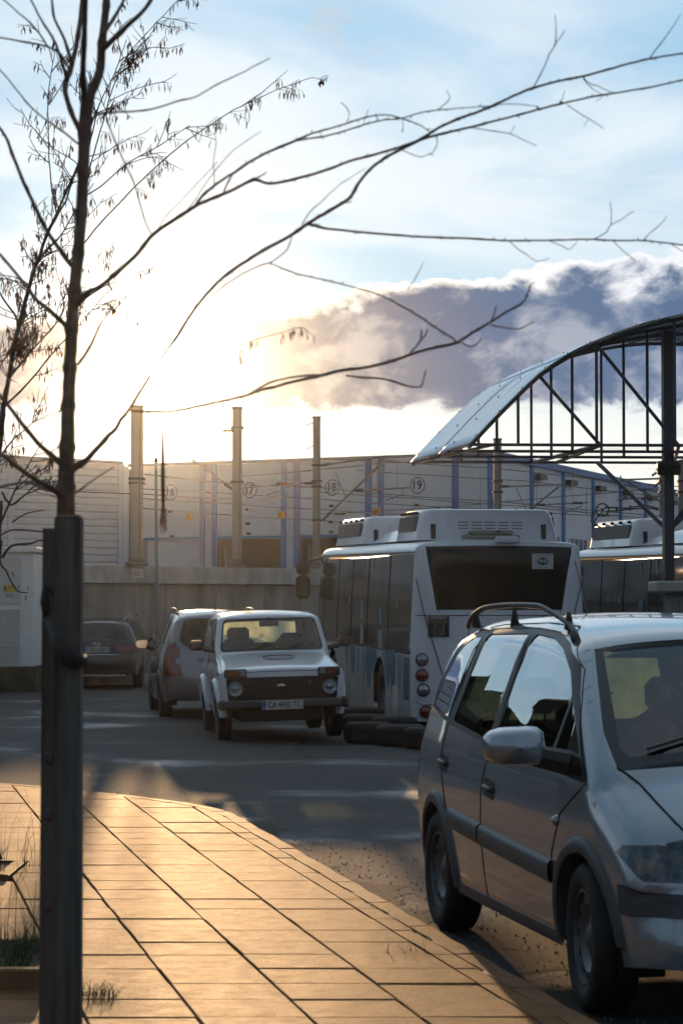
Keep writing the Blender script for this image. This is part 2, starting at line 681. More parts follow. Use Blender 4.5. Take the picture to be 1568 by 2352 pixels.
def slab_obj(name, poly, top, m, bev=0.004, parent=None, thick=0.05):
    if area(poly) < 0:
        poly = poly[::-1]
    n = len(poly)
    c = sum(poly, Vector((0, 0))) / n
    ins = [p + (c - p).normalized() * bev * 1.5 for p in poly]
    tx, ty = rnd.uniform(-1, 1) * 0.003, rnd.uniform(-1, 1) * 0.003
    vs = [(p.x, p.y, top - thick) for p in poly] + [(p.x, p.y, top - bev) for p in poly] + \
         [(p.x, p.y, top + (p.x - c.x) * tx + (p.y - c.y) * ty) for p in ins]
    fs = [tuple(range(2 * n, 3 * n))]
    for i in range(n):
        j = (i + 1) % n
        fs.append((i, j, n + j, n + i))
        fs.append((n + i, n + j, 2 * n + j, 2 * n + i))
    q = MB()
    q.add(vs, fs)
    return q.build(name, m, parent)


TANH = 0.192
lines10 = [0.627 - 0.428 * k for k in range(-3, 12)]      # x of the long joints at 10 m
pits = [(-3.4, -1.22, 10.12, 11.40), (-4.4, -1.93, 14.2, 15.2)]
y = 5.6
row = 0
while y < 27:
    dyr = 0.43 * rnd.uniform(0.97, 1.03)
    for k in range(len(lines10) - 1):
        def X(l, yy):
            return l - TANH * (yy - 10)
        l1, l0 = lines10[k], lines10[k + 1]
        gx = 0.0040 * rnd.uniform(0.7, 1.5)
        gy = rnd.choice((0.0012, 0.0015, 0.002, 0.0045))
        cell = [Vector((X(l0, y) + gx, y + gy)), Vector((X(l1, y) - gx, y + gy)),
                Vector((X(l1, y + dyr) - gx, y + dyr - gy)), Vector((X(l0, y + dyr) + gx, y + dyr - gy))]
        cx, cyy = sum(p.x for p in cell) / 4, sum(p.y for p in cell) / 4
        if cx < -0.145 * cyy - 0.9 or y < 7.2 and cx < -1.6:
            continue
        for i in range(len(inner) - 1):
            if len(cell) > 2:
                cell = clip_poly(cell, inner[i], inner[i + 1])
        if len(cell) < 3 or abs(area(cell)) < 0.008:
            continue
        if any(a < cx < b and c < cyy < d for a, b, c, d in pits):
            continue
        slab_obj('paving_slab', cell, SW + rnd.uniform(-0.0025, 0.0025), paving, parent=sidewalk)
    y += dyr
    row += 1

# kerb stones along the curved edge
def cum(L):
    s = [0.0]
    for i in range(len(L) - 1):
        s.append(s[-1] + (L[i + 1] - L[i]).length)
    return s


def at_len(L, S, s):
    for i in range(len(L) - 1):
        if s <= S[i + 1]:
            t = (s - S[i]) / (S[i + 1] - S[i])
            return L[i].lerp(L[i + 1], max(0, t))
    return L[-1].copy()


Se, Si = cum(edge), cum(inner)
nst = int(Se[-1] / 0.98)
for i in range(nst):
    a, b = i / nst, (i + 1) / nst
    qs = [a + (b - a) * k / 4 for k in range(5)]
    o_ = [at_len(edge, Se, q * Se[-1] + (0.004 if k == 0 else -0.004 if k == 4 else 0)) for k, q in enumerate(qs)]
    # matching inner points by offset, so stones stay square
    i_ = []
    for k, q in enumerate(qs):
        p = o_[k]
        t = (at_len(edge, Se, q * Se[-1] + 0.15) - at_len(edge, Se, q * Se[-1] - 0.15))
        if t.length < 1e-6:
            t = dl
        t.normalize()
        nn = Vector((t.y, -t.x))
        if (p + nn - Vector((-10, 5))).length > (p - Vector((-10, 5))).length:
            nn = -nn
        i_.append(p + nn * 0.108)
    if o_[0].y > 26 or o_[0].y < 4:
        continue
    slab_obj('kerb_stone', o_ + i_[::-1], SW + rnd.uniform(-0.002, 0.003), kerb_m, bev=0.008, parent=sidewalk, thick=0.16)

# grit that has drifted against the kerb
mb = MB()
ge = offset_line(edge, -0.9)
if ge[MID].x < edge[MID].x:
    ge = offset_line(edge, 0.9)
rows_ = []
Sg = cum(ge)
for k in range(420):
    u = .08 + .80 * k / 419
    p = at_len(edge, Se, u * Se[-1])
    q = at_len(ge, Sg, u * Sg[-1])
    w_ = .16 + .16 * math.sin(k * .11) + .10 * math.sin(k * .37 + 1) + .06 * math.sin(k * 1.3) + rnd.uniform(0, .10)
    w_ = max(.04, w_)
    rows_.append([(p.x, p.y, dip(p.x, p.y) + 0.004), (p.x + (q.x - p.x) * w_, p.y + (q.y - p.y) * w_, dip(q.x, q.y) + 0.0015)])
mb.grid(rows_)
tag(mb.build('gutter_grit', grit), kind='structure')
stone_m = mat('gravel_stone', (0.16, 0.13, 0.10), 0.55, var=0.4, vscale=20)
mb = MB()
for k in range(3500):
    s = rnd.uniform(4, Se[-1] - 6)
    p = at_len(edge, Se, s)
    q = at_len(ge, cum(ge), s)
    t = abs(rnd.gauss(0, 0.75)) + 0.02
    c = p.lerp(q, min(t, 1.9))
    if c.y < 8.5:
        continue
    r_ = rnd.choice((0.003, 0.004, 0.005, 0.007))
    z0 = dip(c.x, c.y)
    vs = [(c.x + r_ * rnd.uniform(.6, 1.3), c.y, z0), (c.x, c.y + r_ * rnd.uniform(.6, 1.3), z0), (c.x - r_, c.y, z0), (c.x, c.y - r_, z0),
          (c.x, c.y, z0 + r_ * 1.3)]
    mb.add(vs, [(0, 1, 4), (1, 2, 4), (2, 3, 4), (3, 0, 4)])
tag(mb.build('gravel', stone_m), kind='stuff')

# planters with a raised concrete edge
soil_m = mat('soil', (0.05, 0.038, 0.022), 0.95, var=0.5, vscale=8)
for k, (x0, x1, y0, y1) in enumerate(pits):
    t = thing('planter', ['concrete edged bed with dry grass beside the timber stake', 'small concrete edged bed with green tuft at the left frame edge'][k], 'planter', ((x0 + x1) / 2, (y0 + y1) / 2, SW), group='planters in the pavement')
    cx, cyy = (x0 + x1) / 2, (y0 + y1) / 2
    w_, d_ = x1 - x0, y1 - y0
    q = MB(); q.box((0, -d_ / 2 + 0.04, 0.02), (w_, 0.08, 0.13), bev=0.008); q.build('edging_stone', kerb_m, t)
    q = MB(); q.box((0, d_ / 2 - 0.04, 0.0), (w_, 0.08, 0.09), bev=0.008); q.build('edging_stone', kerb_m, t)
    q = MB(); q.box((w_ / 2 - 0.04, 0, 0.0), (0.08, d_ - 0.165, 0.09), bev=0.008); q.build('edging_stone', kerb_m, t)
    q = MB(); q.box((0, 0, -0.02), (w_ - 0.1, d_ - 0.1, 0.05)); q.build('soil', soil_m, t)
    if k == 1:
        t.scale.z = .35


def grass(name, label, cx, cy, rx, ry, z, n, h, m, lean=0.3, wid=0.004, seed=1, kind='stuff', cat='grass', droop=0.5):
    rr = random.Random(seed)
    q = MB()
    for i in range(n):
        x = cx + rr.uniform(-rx, rx)
        yy = cy + rr.uniform(-ry, ry)
        hh = h * rr.uniform(0.35, 1.0)
        a = rr.uniform(0, 6.283)
        ln = hh * rr.uniform(0.05, lean * 2)
        ca, sa = math.cos(a), math.sin(a)
        w_ = wid * rr.uniform(0.6, 1.2)
        pts = []
        for s in range(5):
            u = s / 4
            r_ = ln * u * u
            zz = z + hh * (u - droop * 0.4 * u * u * u * (ln / hh))
            pts.append((x + ca * r_, yy + sa * r_, zz, w_ * (1 - u * 0.9)))
        vs, fs = [], []
        for (px_, py_, pz_, w2) in pts:
            vs += [(px_ - sa * w2, py_ + ca * w2, pz_), (px_ + sa * w2, py_ - ca * w2, pz_)]
        for s in range(4):
            fs.append((2 * s, 2 * s + 1, 2 * s + 3, 2 * s + 2))
        q.add(vs, fs)
    o = q.build(name, m)
    return tag(o, label, cat, kind=kind)


green_m = mat('grass_green', (0.06, 0.085, 0.018), 0.6, var=0.5, vscale=9)
dry_m = mat('grass_dry', (0.16, 0.11, 0.05), 0.6, var=0.4, vscale=9)
grass('bed_grass', 'short green grass and dead leaves filling the near bed', -2.3, 10.8, 0.95, 0.52, SW + 0.02, 2600, 0.17, green_m, lean=.6, seed=2, wid=0.003)
grass('dry_stalk', 'tall dry grass stalks rising from the near bed', -1.95, 10.85, 0.6, 0.4, SW + 0.02, 110, 0.66, dry_m, lean=0.45, wid=0.0024, seed=5)
grass('bed_grass', 'dense green tuft in the far small bed', -2.35, 14.6, 0.30, 0.3, SW, 1300, 0.22, green_m, lean=0.5, seed=8, wid=0.003)
grass('dry_stalk', 'dry stalks standing in the far small bed', -2.15, 14.6, 0.3, 0.3, SW, 60, 0.65, dry_m, lean=0.5, wid=0.002, seed=11)
grass('weed_tuft', 'small weed growing in the joint right of the timber stake', -1.005, 10.0, 0.10, 0.04, SW - .01, 200, 0.10, green_m, lean=1.1, seed=13, wid=0.002)
# moss and weeds along the long joint nearest the kerb
q = MB()
rr = random.Random(4)
for i in range(900):
    s = rr.uniform(0.3, 0.86)
    p = at_len(inner, Si, s * Si[-1]) + Vector((rr.gauss(0, 0.006), rr.gauss(0, 0.006)))
    if (math.sin(s * 190) + math.sin(s * 77)) < 0.2:
        continue
    r_ = rr.uniform(0.003, 0.008)
    z0 = SW - 0.004
    q.add([(p.x + r_, p.y, z0), (p.x, p.y + r_, z0), (p.x - r_, p.y, z0), (p.x, p.y - r_, z0), (p.x, p.y, z0 + r_ * 1.1)],
          [(0, 1, 4), (1, 2, 4), (2, 3, 4), (3, 0, 4)])
for i in range(700):
    k = rr.choice((1, 2, 3, 4))
    yy = rr.uniform(8.5, 15)
    if math.sin(yy * 3 + k * 2) < 0.55:
        continue
    p = Vector((0.627 - 0.428 * k - TANH * (yy - 10) + rr.gauss(0, 0.003), yy))
    r_ = rr.uniform(0.003, 0.006)
    z0 = SW - 0.005
    q.add([(p.x + r_, p.y, z0), (p.x, p.y + r_, z0), (p.x - r_, p.y, z0), (p.x, p.y - r_, z0), (p.x, p.y, z0 + r_)],
          [(0, 1, 4), (1, 2, 4), (2, 3, 4), (3, 0, 4)])
tag(q.build('joint_moss', moss_m), kind='stuff')
grass('weed_tuft', 'dry weed sprouting from the mossy joint near the kerb', 0.30, 11.25, 0.10, 0.06, SW - .01, 40, 0.10, dry_m, lean=1.0, seed=15, wid=0.0015)

# ---------------------------------------------------------------- hills
hill_m = mat('hillside', (0.075, 0.085, 0.075), 0.95, var=0.5, vscale=0.01)
q = MB()
rows_ = []
rr = random.Random(12)
for i in range(0, 207):
    a = R(-70 + i * 1.75)
    hN = 62 + 13 * math.sin(i * 0.31 + 1) + 9 * math.sin(i * 0.83) + 4 * math.sin(i * 2.1)
    if i < 38:
        hN *= 0.35 + 0.01 * i
    rows_.append([(math.sin(a) * r_, math.cos(a) * r_, z_) for r_, z_ in ((900, -1), (1050, hN * .55), (1250, hN * 0.92), (1400, hN), (2000, -2))])
q.grid(rows_[::-1])
tag(q.build('hills', hill_m, smooth=True), kind='structure')

# ---------------------------------------------------------------- terrace and its concrete wall
conc = mat('wall_concrete', (0.34, 0.315, 0.28), 0.85, var=0.38, vscale=1.3, bump=0.5, bscale=6, stretch=(1.6, 1.6, 0.35))
conc2 = mat('coping_concrete', (0.48, 0.46, 0.42), 0.85, var=0.25, vscale=2.0, bump=0.4, bscale=8, stretch=(1.6, 1.6, 0.5))
TERR = 1.2
WL = [Vector((-40, 51.6)), Vector((-6.9, 51.2)), Vector((-0.83, 57.0)), Vector((12, 70.5)), Vector((60, 120))]
q = MB()
q.prism([Vector((p.x, p.y + 0.3, 0)) for p in WL] + [Vector((160, 330, 0)), Vector((-160, 330, 0)), Vector((-160, 51.9, 0))], (0, 0, -1.0), (0, 0, TERR))
tag(q.build('terrace', mat('terrace_asphalt', (0.07, 0.07, 0.07), 0.9, var=0.2, vscale=1)), kind='structure')
wall = thing('retaining_wall', 'long grey concrete retaining wall with overhanging coping behind the cars', 'wall', (-3, 54, 0))
TOPW = 2.58
for i in range(len(WL) - 1):
    a, b = WL[i], WL[i + 1]
    L = (b - a).length
    n = max(1, round(L / (4.2 if i < 3 else 12)))
    t = (b - a) / L
    an = math.atan2(t.y, t.x)
    M = Matrix.Rotation(an, 3, 'Z')
    for k in range(n):
        c = a + t * (L * (k + 0.5) / n)
        nrm = Vector((-t.y, t.x))
        s_ = L / n - 0.02
        cc = c + nrm * 0.15
        q = MB(); q.box((cc.x, cc.y, (TOPW - 0.38) / 2 - 0.2), (s_, 0.30, TOPW - 0.38 + 0.4), M, bev=0.01)
        q.build('wall_panel', conc, wall, off=wall.location)
        cc = c + nrm * 0.08
        q = MB(); q.box((cc.x, cc.y, TOPW - 0.19), (s_, 0.46, 0.38), M, bev=0.015)
        q.build('coping_block', conc2, wall, off=wall.location)
        if i < 3:
            q = MB()
            for s2 in (-0.3, 0.3):
                for zz in (0.75, 1.5):
                    p = c + t * (s_ * s2) - nrm * 0.003
                    q.lathe([(0.025, 0), (0.0, 0.004)], 'Y', 8, (p.x, p.y, zz))
            tag(q.build('form_tie_hole', mat('dark_hole', (0.02, 0.02, 0.02), 0.9), wall, off=wall.location), kind='stuff')
# bolt on notice on the coping
def wall_at(px):
    r = ray(px, 1300)
    for i in range(1, 3):
        a, b = WL[i], WL[i + 1]
        k = r.x / r.y
        t = (k * a.y - a.x) / ((b.x - a.x) - k * (b.y - a.y))
        if 0 <= t <= 1:
            return a.lerp(b, t), (b - a).normalized()
    a, b = WL[0], WL[1]
    k = r.x / r.y
    t = (k * a.y - a.x) / ((b.x - a.x) - k * (b.y - a.y))
    return a.lerp(b, t), (b - a).normalized()


pw, tw = wall_at(317)
nt = thing('notice_sheet', 'white paper notice pasted on the concrete coping', 'notice', (pw.x, pw.y - 0.16, 2.42))
M = Matrix.Rotation(math.atan2(tw.y, tw.x), 3, 'Z')
q = MB(); q.box((0, -0.10, 0), (0.33, 0.01, 0.19), M); q.build('sheet', mat('paper', (0.6, 0.6, 0.58), 0.8), nt)
q = MB()
for k in range(4):
    q.box((-0.01 + 0.004 * k, -0.11, 0.06 - 0.038 * k), (0.25 - 0.03 * (k % 2), 0.006, 0.012), M)
q.build('print_line', mat('ink', (0.18, 0.17, 0.2), 0.8), nt)

# ---------------------------------------------------------------- loading dock warehouse
wh_white = mat('cladding_white', (0.78, 0.78, 0.80), 0.55, var=0.06, vscale=0.8, bump=0.05, bscale=3)
wh_rib = mat('cladding_grey', (0.66, 0.67, 0.70), 0.5, var=0.08, vscale=0.8)
blue = mat('paint_blue', (0.025, 0.20, 0.48), 0.5, var=0.1, vscale=1)
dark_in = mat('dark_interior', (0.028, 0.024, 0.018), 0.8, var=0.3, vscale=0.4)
F0 = Vector((-8.16, 97.0)); F1 = Vector((5.80, 89.3)); F2 = Vector((17.4, 121.7))
FT = 7.31
wh = thing('warehouse', 'long pale warehouse with blue stripes and numbered loading docks', 'building', (0, 95, TERR))


class Facade:
    def __init__(self, a, b):
        self.a, self.b = a, b
        self.t = (b - a).normalized()
        self.n = Vector((self.t.y, -self.t.x))
        if self.n.y > 0 and abs(self.n.y) > abs(self.n.x):
            self.n = -self.n
        if self.n.dot(-a) < 0:
            self.n = -self.n
        self.M = Matrix.Rotation(math.atan2(self.t.y, self.t.x), 3, 'Z')

    def s(self, px):
        k = (px - 784.0) / (FPX * CT)
        k = ray(px, 1200).x / ray(px, 1200).y
        a, t = self.a, self.t
        return (k * a.y - a.x) / (t.x - k * t.y)

    def z(self, px, py):
        p = self.a + self.t * self.s(px)
        return W(px, py, p.y).z

    def P(self, s, z, out=0.0):
        p = self.a + self.t * s + self.n * out
        return Vector((p.x, p.y, z))

    def box(self, q, s0, s1, z0, z1, out, th, bev=0.0):
        """box spanning s0..s1, z0..z1, whose front is `out` in front of the facade line and th thick"""
        c = self.P((s0 + s1) / 2, (z0 + z1) / 2, out - th / 2)
        return q.box(c, (abs(s1 - s0), th, abs(z1 - z0)), self.M, bev=bev)

    def part(self, name, m, s0, s1, z0, z1, out, th, parent=wh, bev=0.0):
        q = MB()
        self.box(q, s0, s1, z0, z1, out, th, bev)
        return q.build(name, m, parent, off=wh.location)


fa = Facade(F0, F1)
fb = Facade(F1, F2)
LEN = (F1 - F0).length
DT = fa.z(600, 1233)                  # door head
s_first = fa.s(300)
# main volume (set back) and the corner side
q = MB()
far1 = F2 + Vector((-0.9, 0.35)) * 60
far0 = F0 + Vector((0.33, 0.94)) * 40
# the shell stands 0.3 m behind the facade skins
back = -fa.n * 0.32
q.prism([Vector((p.x, p.y, 0)) for p in (F0 - fa.t * 0.8 + back, F1 + back - fb.n * 0.32, F2 - fb.n * 0.32, far1, far0)], (0, 0, TERR), (0, 0, FT - 0.25))
q.build('roof', mat('roof_grey', (0.3, 0.3, 0.31), 0.7), wh, off=wh.location)
stripes = [(459, 470.5), (487, 499), (646, 658), (675, 688.5), (839, 853), (868, 881), (1038, 1053), (1120, 1132)]
bays = [(333, 459, 'white'), (499, 646, 'open'), (688.5, 839, 'open'), (881, 1038, 'open')]
# facade panels between the stripes, above the doors
edges_s = [fa.s(300)] + [fa.s(v) for st in stripes for v in st] + [LEN]
for i in range(0, len(edges_s), 2):
    s0, s1 = edges_s[i], edges_s[i + 1]
    if s1 - s0 > 1.2:
        for (za, zb) in ((DT + 0.03, DT + 1.48), (DT + 1.49, FT - 0.08)):
            fa.part('facade_panel', wh_white, s0 + 0.005, s1 - 0.005, za, zb, 0.0, 0.10)
        if i in (12, 14, 16):
            fa.part('facade_panel', wh_white, s0 + 0.005, s1 - 0.005, TERR, DT + 0.02, 0.0, 0.10)
    else:
        fa.part('facade_panel', wh_white, s0 + 0.005, s1 - 0.005, TERR, FT - 0.08, 0.0, 0.10)
for a_, b_ in stripes:
    fa.part('pilaster', blue, fa.s(a_), fa.s(b_), TERR, FT - 0.06, 0.05, 0.13, bev=0.01)
fa.part('parapet_cap', mat('cap_blue_grey', (0.12, 0.17, 0.28), 0.5), fa.s(296), LEN + 0.08, FT - 0.06, FT + 0.05, 0.09, 0.35)
for a_, b_, kind_ in bays:
    s0, s1 = fa.s(a_), fa.s(b_)
    fa.part('door_head', blue, s0, s1, DT - 0.06, DT + 0.04, 0.03, 0.08)
    if kind_ == 'white':
        fa.part('dock_door', wh_white, s0 + 0.05, s1 - 0.05, TERR, DT - 0.07, -0.10, 0.06)
    else:
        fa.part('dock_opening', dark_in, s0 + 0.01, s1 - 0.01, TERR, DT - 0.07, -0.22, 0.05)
        fa.part('guide_rail', mat('steel_grey', (0.25, 0.25, 0.25), 0.5), s0 + 0.28, s0 + 0.36, TERR + 0.6, DT - 0.35, -0.12, 0.06)
for (px, py, n_) in ((392, 1131, '16'), (574, 1126, '17'), (763, 1120, '18'), (959, 1115, '19')):
    s = fa.s(px)
    z = fa.z(px, py)
    nb_ = MB()
    ri, ro = 0.275, 0.315
    vs, fs = [], []
    for k in range(40):
        a_ = 2 * math.pi * k / 40
        for r_ in (ri, ro):
            vs.append(fa.P(s + r_ * math.cos(a_), z + r_ * math.sin(a_), 0.006))
    for k in range(40):
        k2 = (k + 1) % 40
        fs.append((2 * k, 2 * k + 1, 2 * k2 + 1, 2 * k2))
    nb_.add(vs, fs)
    ink = mat('dock_number_ink', (0.05, 0.065, 0.20), 0.6)
    ring = nb_.build('dock_roundel', ink, wh, off=wh.location)
    M = frame_M(fa.P(s, z, 0.006), (fa.t.x, fa.t.y, 0), (0, 0, 1))
    M.translation = M.translation - wh.location
    text_obj(n_, 0.46, 'dock_number', ink, ring, M, width=0.36, bold=0.012)
orange = mat('sign_orange', (0.75, 0.36, 0.02), 0.5)
for px, py in ((436, 1187), (648.5, 1182), (867, 1175)):
    s, z = fa.s(px), fa.z(px, py)
    p_ = fa.part('warning_sign', orange, s - 0.15, s + 0.15, z - 0.13, z + 0.13, 0.085, 0.02)
    fa.part('sign_print', mat('sign_print', (0.5, 0.2, 0.02), 0.6), s - 0.09, s + 0.09, z - 0.01, z + 0.03, 0.09, 0.004, parent=p_)
for px, py in ((393, 1175), (396, 1231), (571, 1203), (573, 1226), (761, 1199), (762, 1222), (959, 1160), (763, 1162), (570, 1170)):
    s, z = fa.s(px), fa.z(px, py)
    fa.part('wall_lamp', mat('lamp_dark', (0.05, 0.05, 0.05), 0.5), s - 0.07, s + 0.07, z - 0.05, z + 0.05, 0.14, 0.15, bev=0.02)
# right-hand side wall, running away
ZB = FT
LB = (F2 - F1).length
side_px = [1155, 1219.5, 1292, 1360.5, 1423.5, 1480.5, 1534]
ss_ = [0.0] + [fb.s(v) for v in side_px[1:]] + [LB]
for i in range(len(ss_) - 1):
    for (za, zb) in ((TERR, 3.9), (3.92, 5.6), (5.62, FT - 0.25)):
        fb.part('side_panel', wh_white, ss_[i] + 0.01, ss_[i + 1] - 0.01, za, zb, 0.0, 0.1)
    if i > 0:
        fb.part('pilaster', blue, ss_[i] - 0.17, ss_[i] + 0.17, TERR, FT - 0.2, 0.08, 0.12)
        fb.part('floodlight', mat('lamp_dark', (0.05, 0.05, 0.05), 0.5), ss_[i] + 0.4, ss_[i] + 1.5, FT - 0.72, FT - 0.52, 0.25, 0.25)
fb.part('eave_trim', blue, 0.0, LB + 0.1, FT - 0.24, FT + 0.02, 0.12, 0.25)
sgl = mat('window_band', (0.08, 0.12, 0.18), 0.2)
for a_, b_ in ((1232, 1281), (1305, 1345)):
    s0, s1 = fb.s(a_), fb.s(b_)
    w_ = fb.part('window', sgl, s0, s1, 3.3, 4.45, 0.03, 0.06)
    for k in range(5):
        s = s0 + (s1 - s0) * k / 4
        fb.part('frame', wh_rib, s - 0.06, s + 0.06, 3.28, 4.47, 0.06, 0.06, parent=w_)

# corrugated volume at the left
C1 = Vector((-8.75, 96.4)); C0 = Vector((-12.86, 92.4)); Cx = C0 - (C1 - C0).normalized() * 14
fc = Facade(Cx, C1)
hall = thing('corrugated_hall', 'ribbed metal hall behind the tree on the left', 'building', (-15, 95, TERR))
LC = (C1 - Cx).length
CTOP = 1.68 + 330 * 96.4 / FPX
q = MB()
bk = -fc.n * 0.3
q.prism([Vector((p.x, p.y, 0)) for p in (Cx + bk, C1 + bk, C1 + Vector((8, 30)), Cx + Vector((0, 40)))], (0, 0, TERR), (0, 0, CTOP - 0.1))
q.build('roof', MATS['roof_grey'], hall, off=hall.location)
cols_ = [0, fc.s(-120), fc.s(22), fc.s(276) - 0.02]
nb_ = 22
for i in range(3):
    for k in range(nb_):
        z0 = TERR + (CTOP - TERR) * k / nb_
        z1 = TERR + (CTOP - TERR) * (k + 1) / nb_
        q = MB()
        s0, s1 = cols_[i] + 0.1, cols_[i + 1] - 0.1
        zs = [z0 + 0.005, z0 + (z1 - z0) * .2, z0 + (z1 - z0) * .75, z1 - 0.005]
        os_ = [0.0, 0.055, 0.055, 0.0]
        q.grid([[fc.P(s0, z, o_), fc.P(s1, z, o_)] for z, o_ in zip(zs, os_)][::-1])
        q.build('cladding_board', wh_rib, hall, off=hall.location)
for s in cols_[1:]:
    q = MB()
    fc.box(q, s - 0.14, s + 0.14, TERR, CTOP, 0.10, 0.15)
    q.build('column_cover', wh_rib, hall, off=hall.location)
q = MB(); fc.box(q, 0, LC + 0.1, CTOP, CTOP + 0.1, 0.12, 0.4); q.build('parapet_cap', MATS['cap_blue_grey'], hall, off=hall.location)
q = MB()
fc.box(q, LC + 0.05, LC + 0.55, TERR, CTOP - 0.08, -0.05, 0.1)
q.build('end_panel', wh_white, hall, off=hall.location)

# ---------------------------------------------------------------- substation cabinet
kw = mat('cabinet_white', (0.78, 0.77, 0.75), 0.6, var=0.08, vscale=1.5)
kp = mat('cabinet_panel', (0.58, 0.58, 0.56), 0.6, var=0.08, vscale=1.5)
KX0, KX1, KY0, KY1 = -8.2, -6.08, 48.5, 50.4
kb = thing('substation_cabinet', 'white electrical cabinet with louvred doors and yellow warning sign', 'cabinet', ((KX0 + KX1) / 2, (KY0 + KY1) / 2, 0))
kc = kb.location
def kbox(name, m, x0, x1, y0, y1, z0, z1, parent=kb, bev=0.0):
    q = MB(); q.box(((x0 + x1) / 2 - kc.x, (y0 + y1) / 2 - kc.y, (z0 + z1) / 2), (x1 - x0, y1 - y0, z1 - z0), bev=bev)
    return q.build(name, m, parent)
kbox('plinth', mat('plinth_dark', (0.05, 0.055, 0.035), 0.9, var=0.5, vscale=3), KX0 - 0.04, KX1 + 0.05, KY0 - 0.05, KY1 + 0.05, -0.1, 0.50)
kbox('housing', kw, KX0, KX1, KY0, KY1, 0.50, 2.76, bev=0.02)
kbox('roof', kw, KX0 - 0.08, KX1 + 0.07, KY0 - 0.08, KY1 + 0.08, 2.76, 2.88, bev=0.02)
for x0, x1 in ((KX0 + 0.1, -7.22), (-7.16, KX1 - 0.25)):
    d_ = kbox('door', kp, x0, x1, KY0 - 0.025, KY0 + 0.02, 1.74, 2.66)
    kbox('hinge', kw, x1 - 0.03, x1 + 0.0, KY0 - 0.04, KY0 - 0.026, 1.9, 2.0, parent=d_)
    lv = kbox('louvre_frame', kw, x0 - 0.03, x1 + 0.03, KY0 - 0.02, KY0 + 0.02, 0.56, 1.68)
    for k in range(22):
        q = MB()
        zz = 0.60 + k * 0.0485
        Mx = Matrix.Rotation(R(35), 3, 'X')
        q.box(((x0 + x1) / 2 - kc.x, KY0 - 0.03 - kc.y, zz + 0.015), (x1 - x0 - 0.04, 0.035, 0.008), Mx)
        q.build('louvre_slat', kp, lv)
ws = kbox('warning_sign', mat('sign_yellow', (0.62, 0.42, 0.06), 0.5), -6.68, -6.44, KY0 - 0.035, KY0 - 0.026, 1.98, 2.12)
kbox('sign_print', mat('ink', (0.1, 0.1, 0.1)), -6.66, -6.62, KY0 - 0.040, KY0 - 0.036, 2.0, 2.10, parent=ws)
kbox('sign_print', mat('ink', (0.1, 0.1, 0.1)), -6.59, -6.47, KY0 - 0.040, KY0 - 0.036, 2.06, 2.075, parent=ws)
M = frame_M((-6.55 - kc.x, KY0 - 0.028 - kc.y, 1.90), (1, 0, 0), (0, 0, 1))
text_obj('TP2', 0.10, 'lettering', mat('black_print', (0.03, 0.03, 0.03), 0.6), kb, M)

# ---------------------------------------------------------------- overhead line poles
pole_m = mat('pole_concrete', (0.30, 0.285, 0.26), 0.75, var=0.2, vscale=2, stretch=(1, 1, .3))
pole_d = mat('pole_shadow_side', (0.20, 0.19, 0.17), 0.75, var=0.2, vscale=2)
steel = mat('galvanised', (0.22, 0.22, 0.21), 0.5, metal=0.3)
iron = mat('dark_iron', (0.05, 0.05, 0.05), 0.6)
wire_m = mat('wire_dark', (0.06, 0.055, 0.05), 0.6)
pole_specs = [(315, 53.2, 935, 0.25, 'thick concrete line pole in the sun glare behind the wall', 1301),
              (545, 55.4, 938, 0.215, 'concrete line pole in front of dock 17', 1302),
              (727, 57.3, 960, 0.175, 'slim concrete line pole left of the bus, before dock 18', 1306),
              (1142, 62.3, 1010, 0.19, 'concrete line pole at the warehouse corner above the bus', 1300),
              (1523, 67.5, 1062, 0.21, 'line pole directly behind the canopy column', 1300),
              (1566, 68.5, 1064, 0.22, 'line pole at the right frame edge behind the canopy', 1300)]
poles = {}
for px, d, ytop, w_, lab, yb in pole_specs:
    top = W(px, ytop, d)
    t = thing('line_pole', lab, 'pole', (top.x, d, TOPW if px < 1100 else TERR), group='overhead line poles')
    h = top.z - t.location.z
    q = MB()
    q.prism([(-w_ / 2, -w_ / 2, 0), (w_ * .18, -w_ / 2, 0), (w_ * .18, w_ / 2, 0), (-w_ / 2, w_ / 2, 0)], (0, 0, 0.02), (0, 0, h))
    q.build('shaft', pole_m, t)
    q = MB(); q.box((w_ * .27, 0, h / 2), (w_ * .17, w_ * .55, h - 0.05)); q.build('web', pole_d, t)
    q = MB(); q.box((w_ * .43, 0, h / 2), (w_ * .14, w_, h - 0.02)); q.build('flange', pole_m, t)
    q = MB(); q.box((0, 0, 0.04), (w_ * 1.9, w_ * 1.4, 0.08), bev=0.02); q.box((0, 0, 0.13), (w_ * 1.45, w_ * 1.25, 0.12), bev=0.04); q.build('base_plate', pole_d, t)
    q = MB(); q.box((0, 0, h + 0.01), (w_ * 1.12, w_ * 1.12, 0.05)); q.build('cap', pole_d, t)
    poles[px] = t
    for zpx in ((1069, 1105, 1118, 1195) if px == 727 else (983, 1107) if px == 545 else (1100, 1110) if px == 315 else (1105, 1130)):
        zz = W(px, zpx, d).z - t.location.z
        q = MB(); q.box((0, 0, zz), (w_ * 1.35, w_ * 1.35, 0.05)); q.build('band', iron, t)


def arm(t, pts, d, r, name='cantilever', m=steel, d2=None):
    P = []
    for i, (px, py) in enumerate(pts):
        dd = d if d2 is None else d + (d2 - d) * i / (len(pts) - 1)
        P.append(W(px, py, dd))
    q = MB(); q.tube(P, r, 7)
    return q.build(name, m, t, off=t.location)


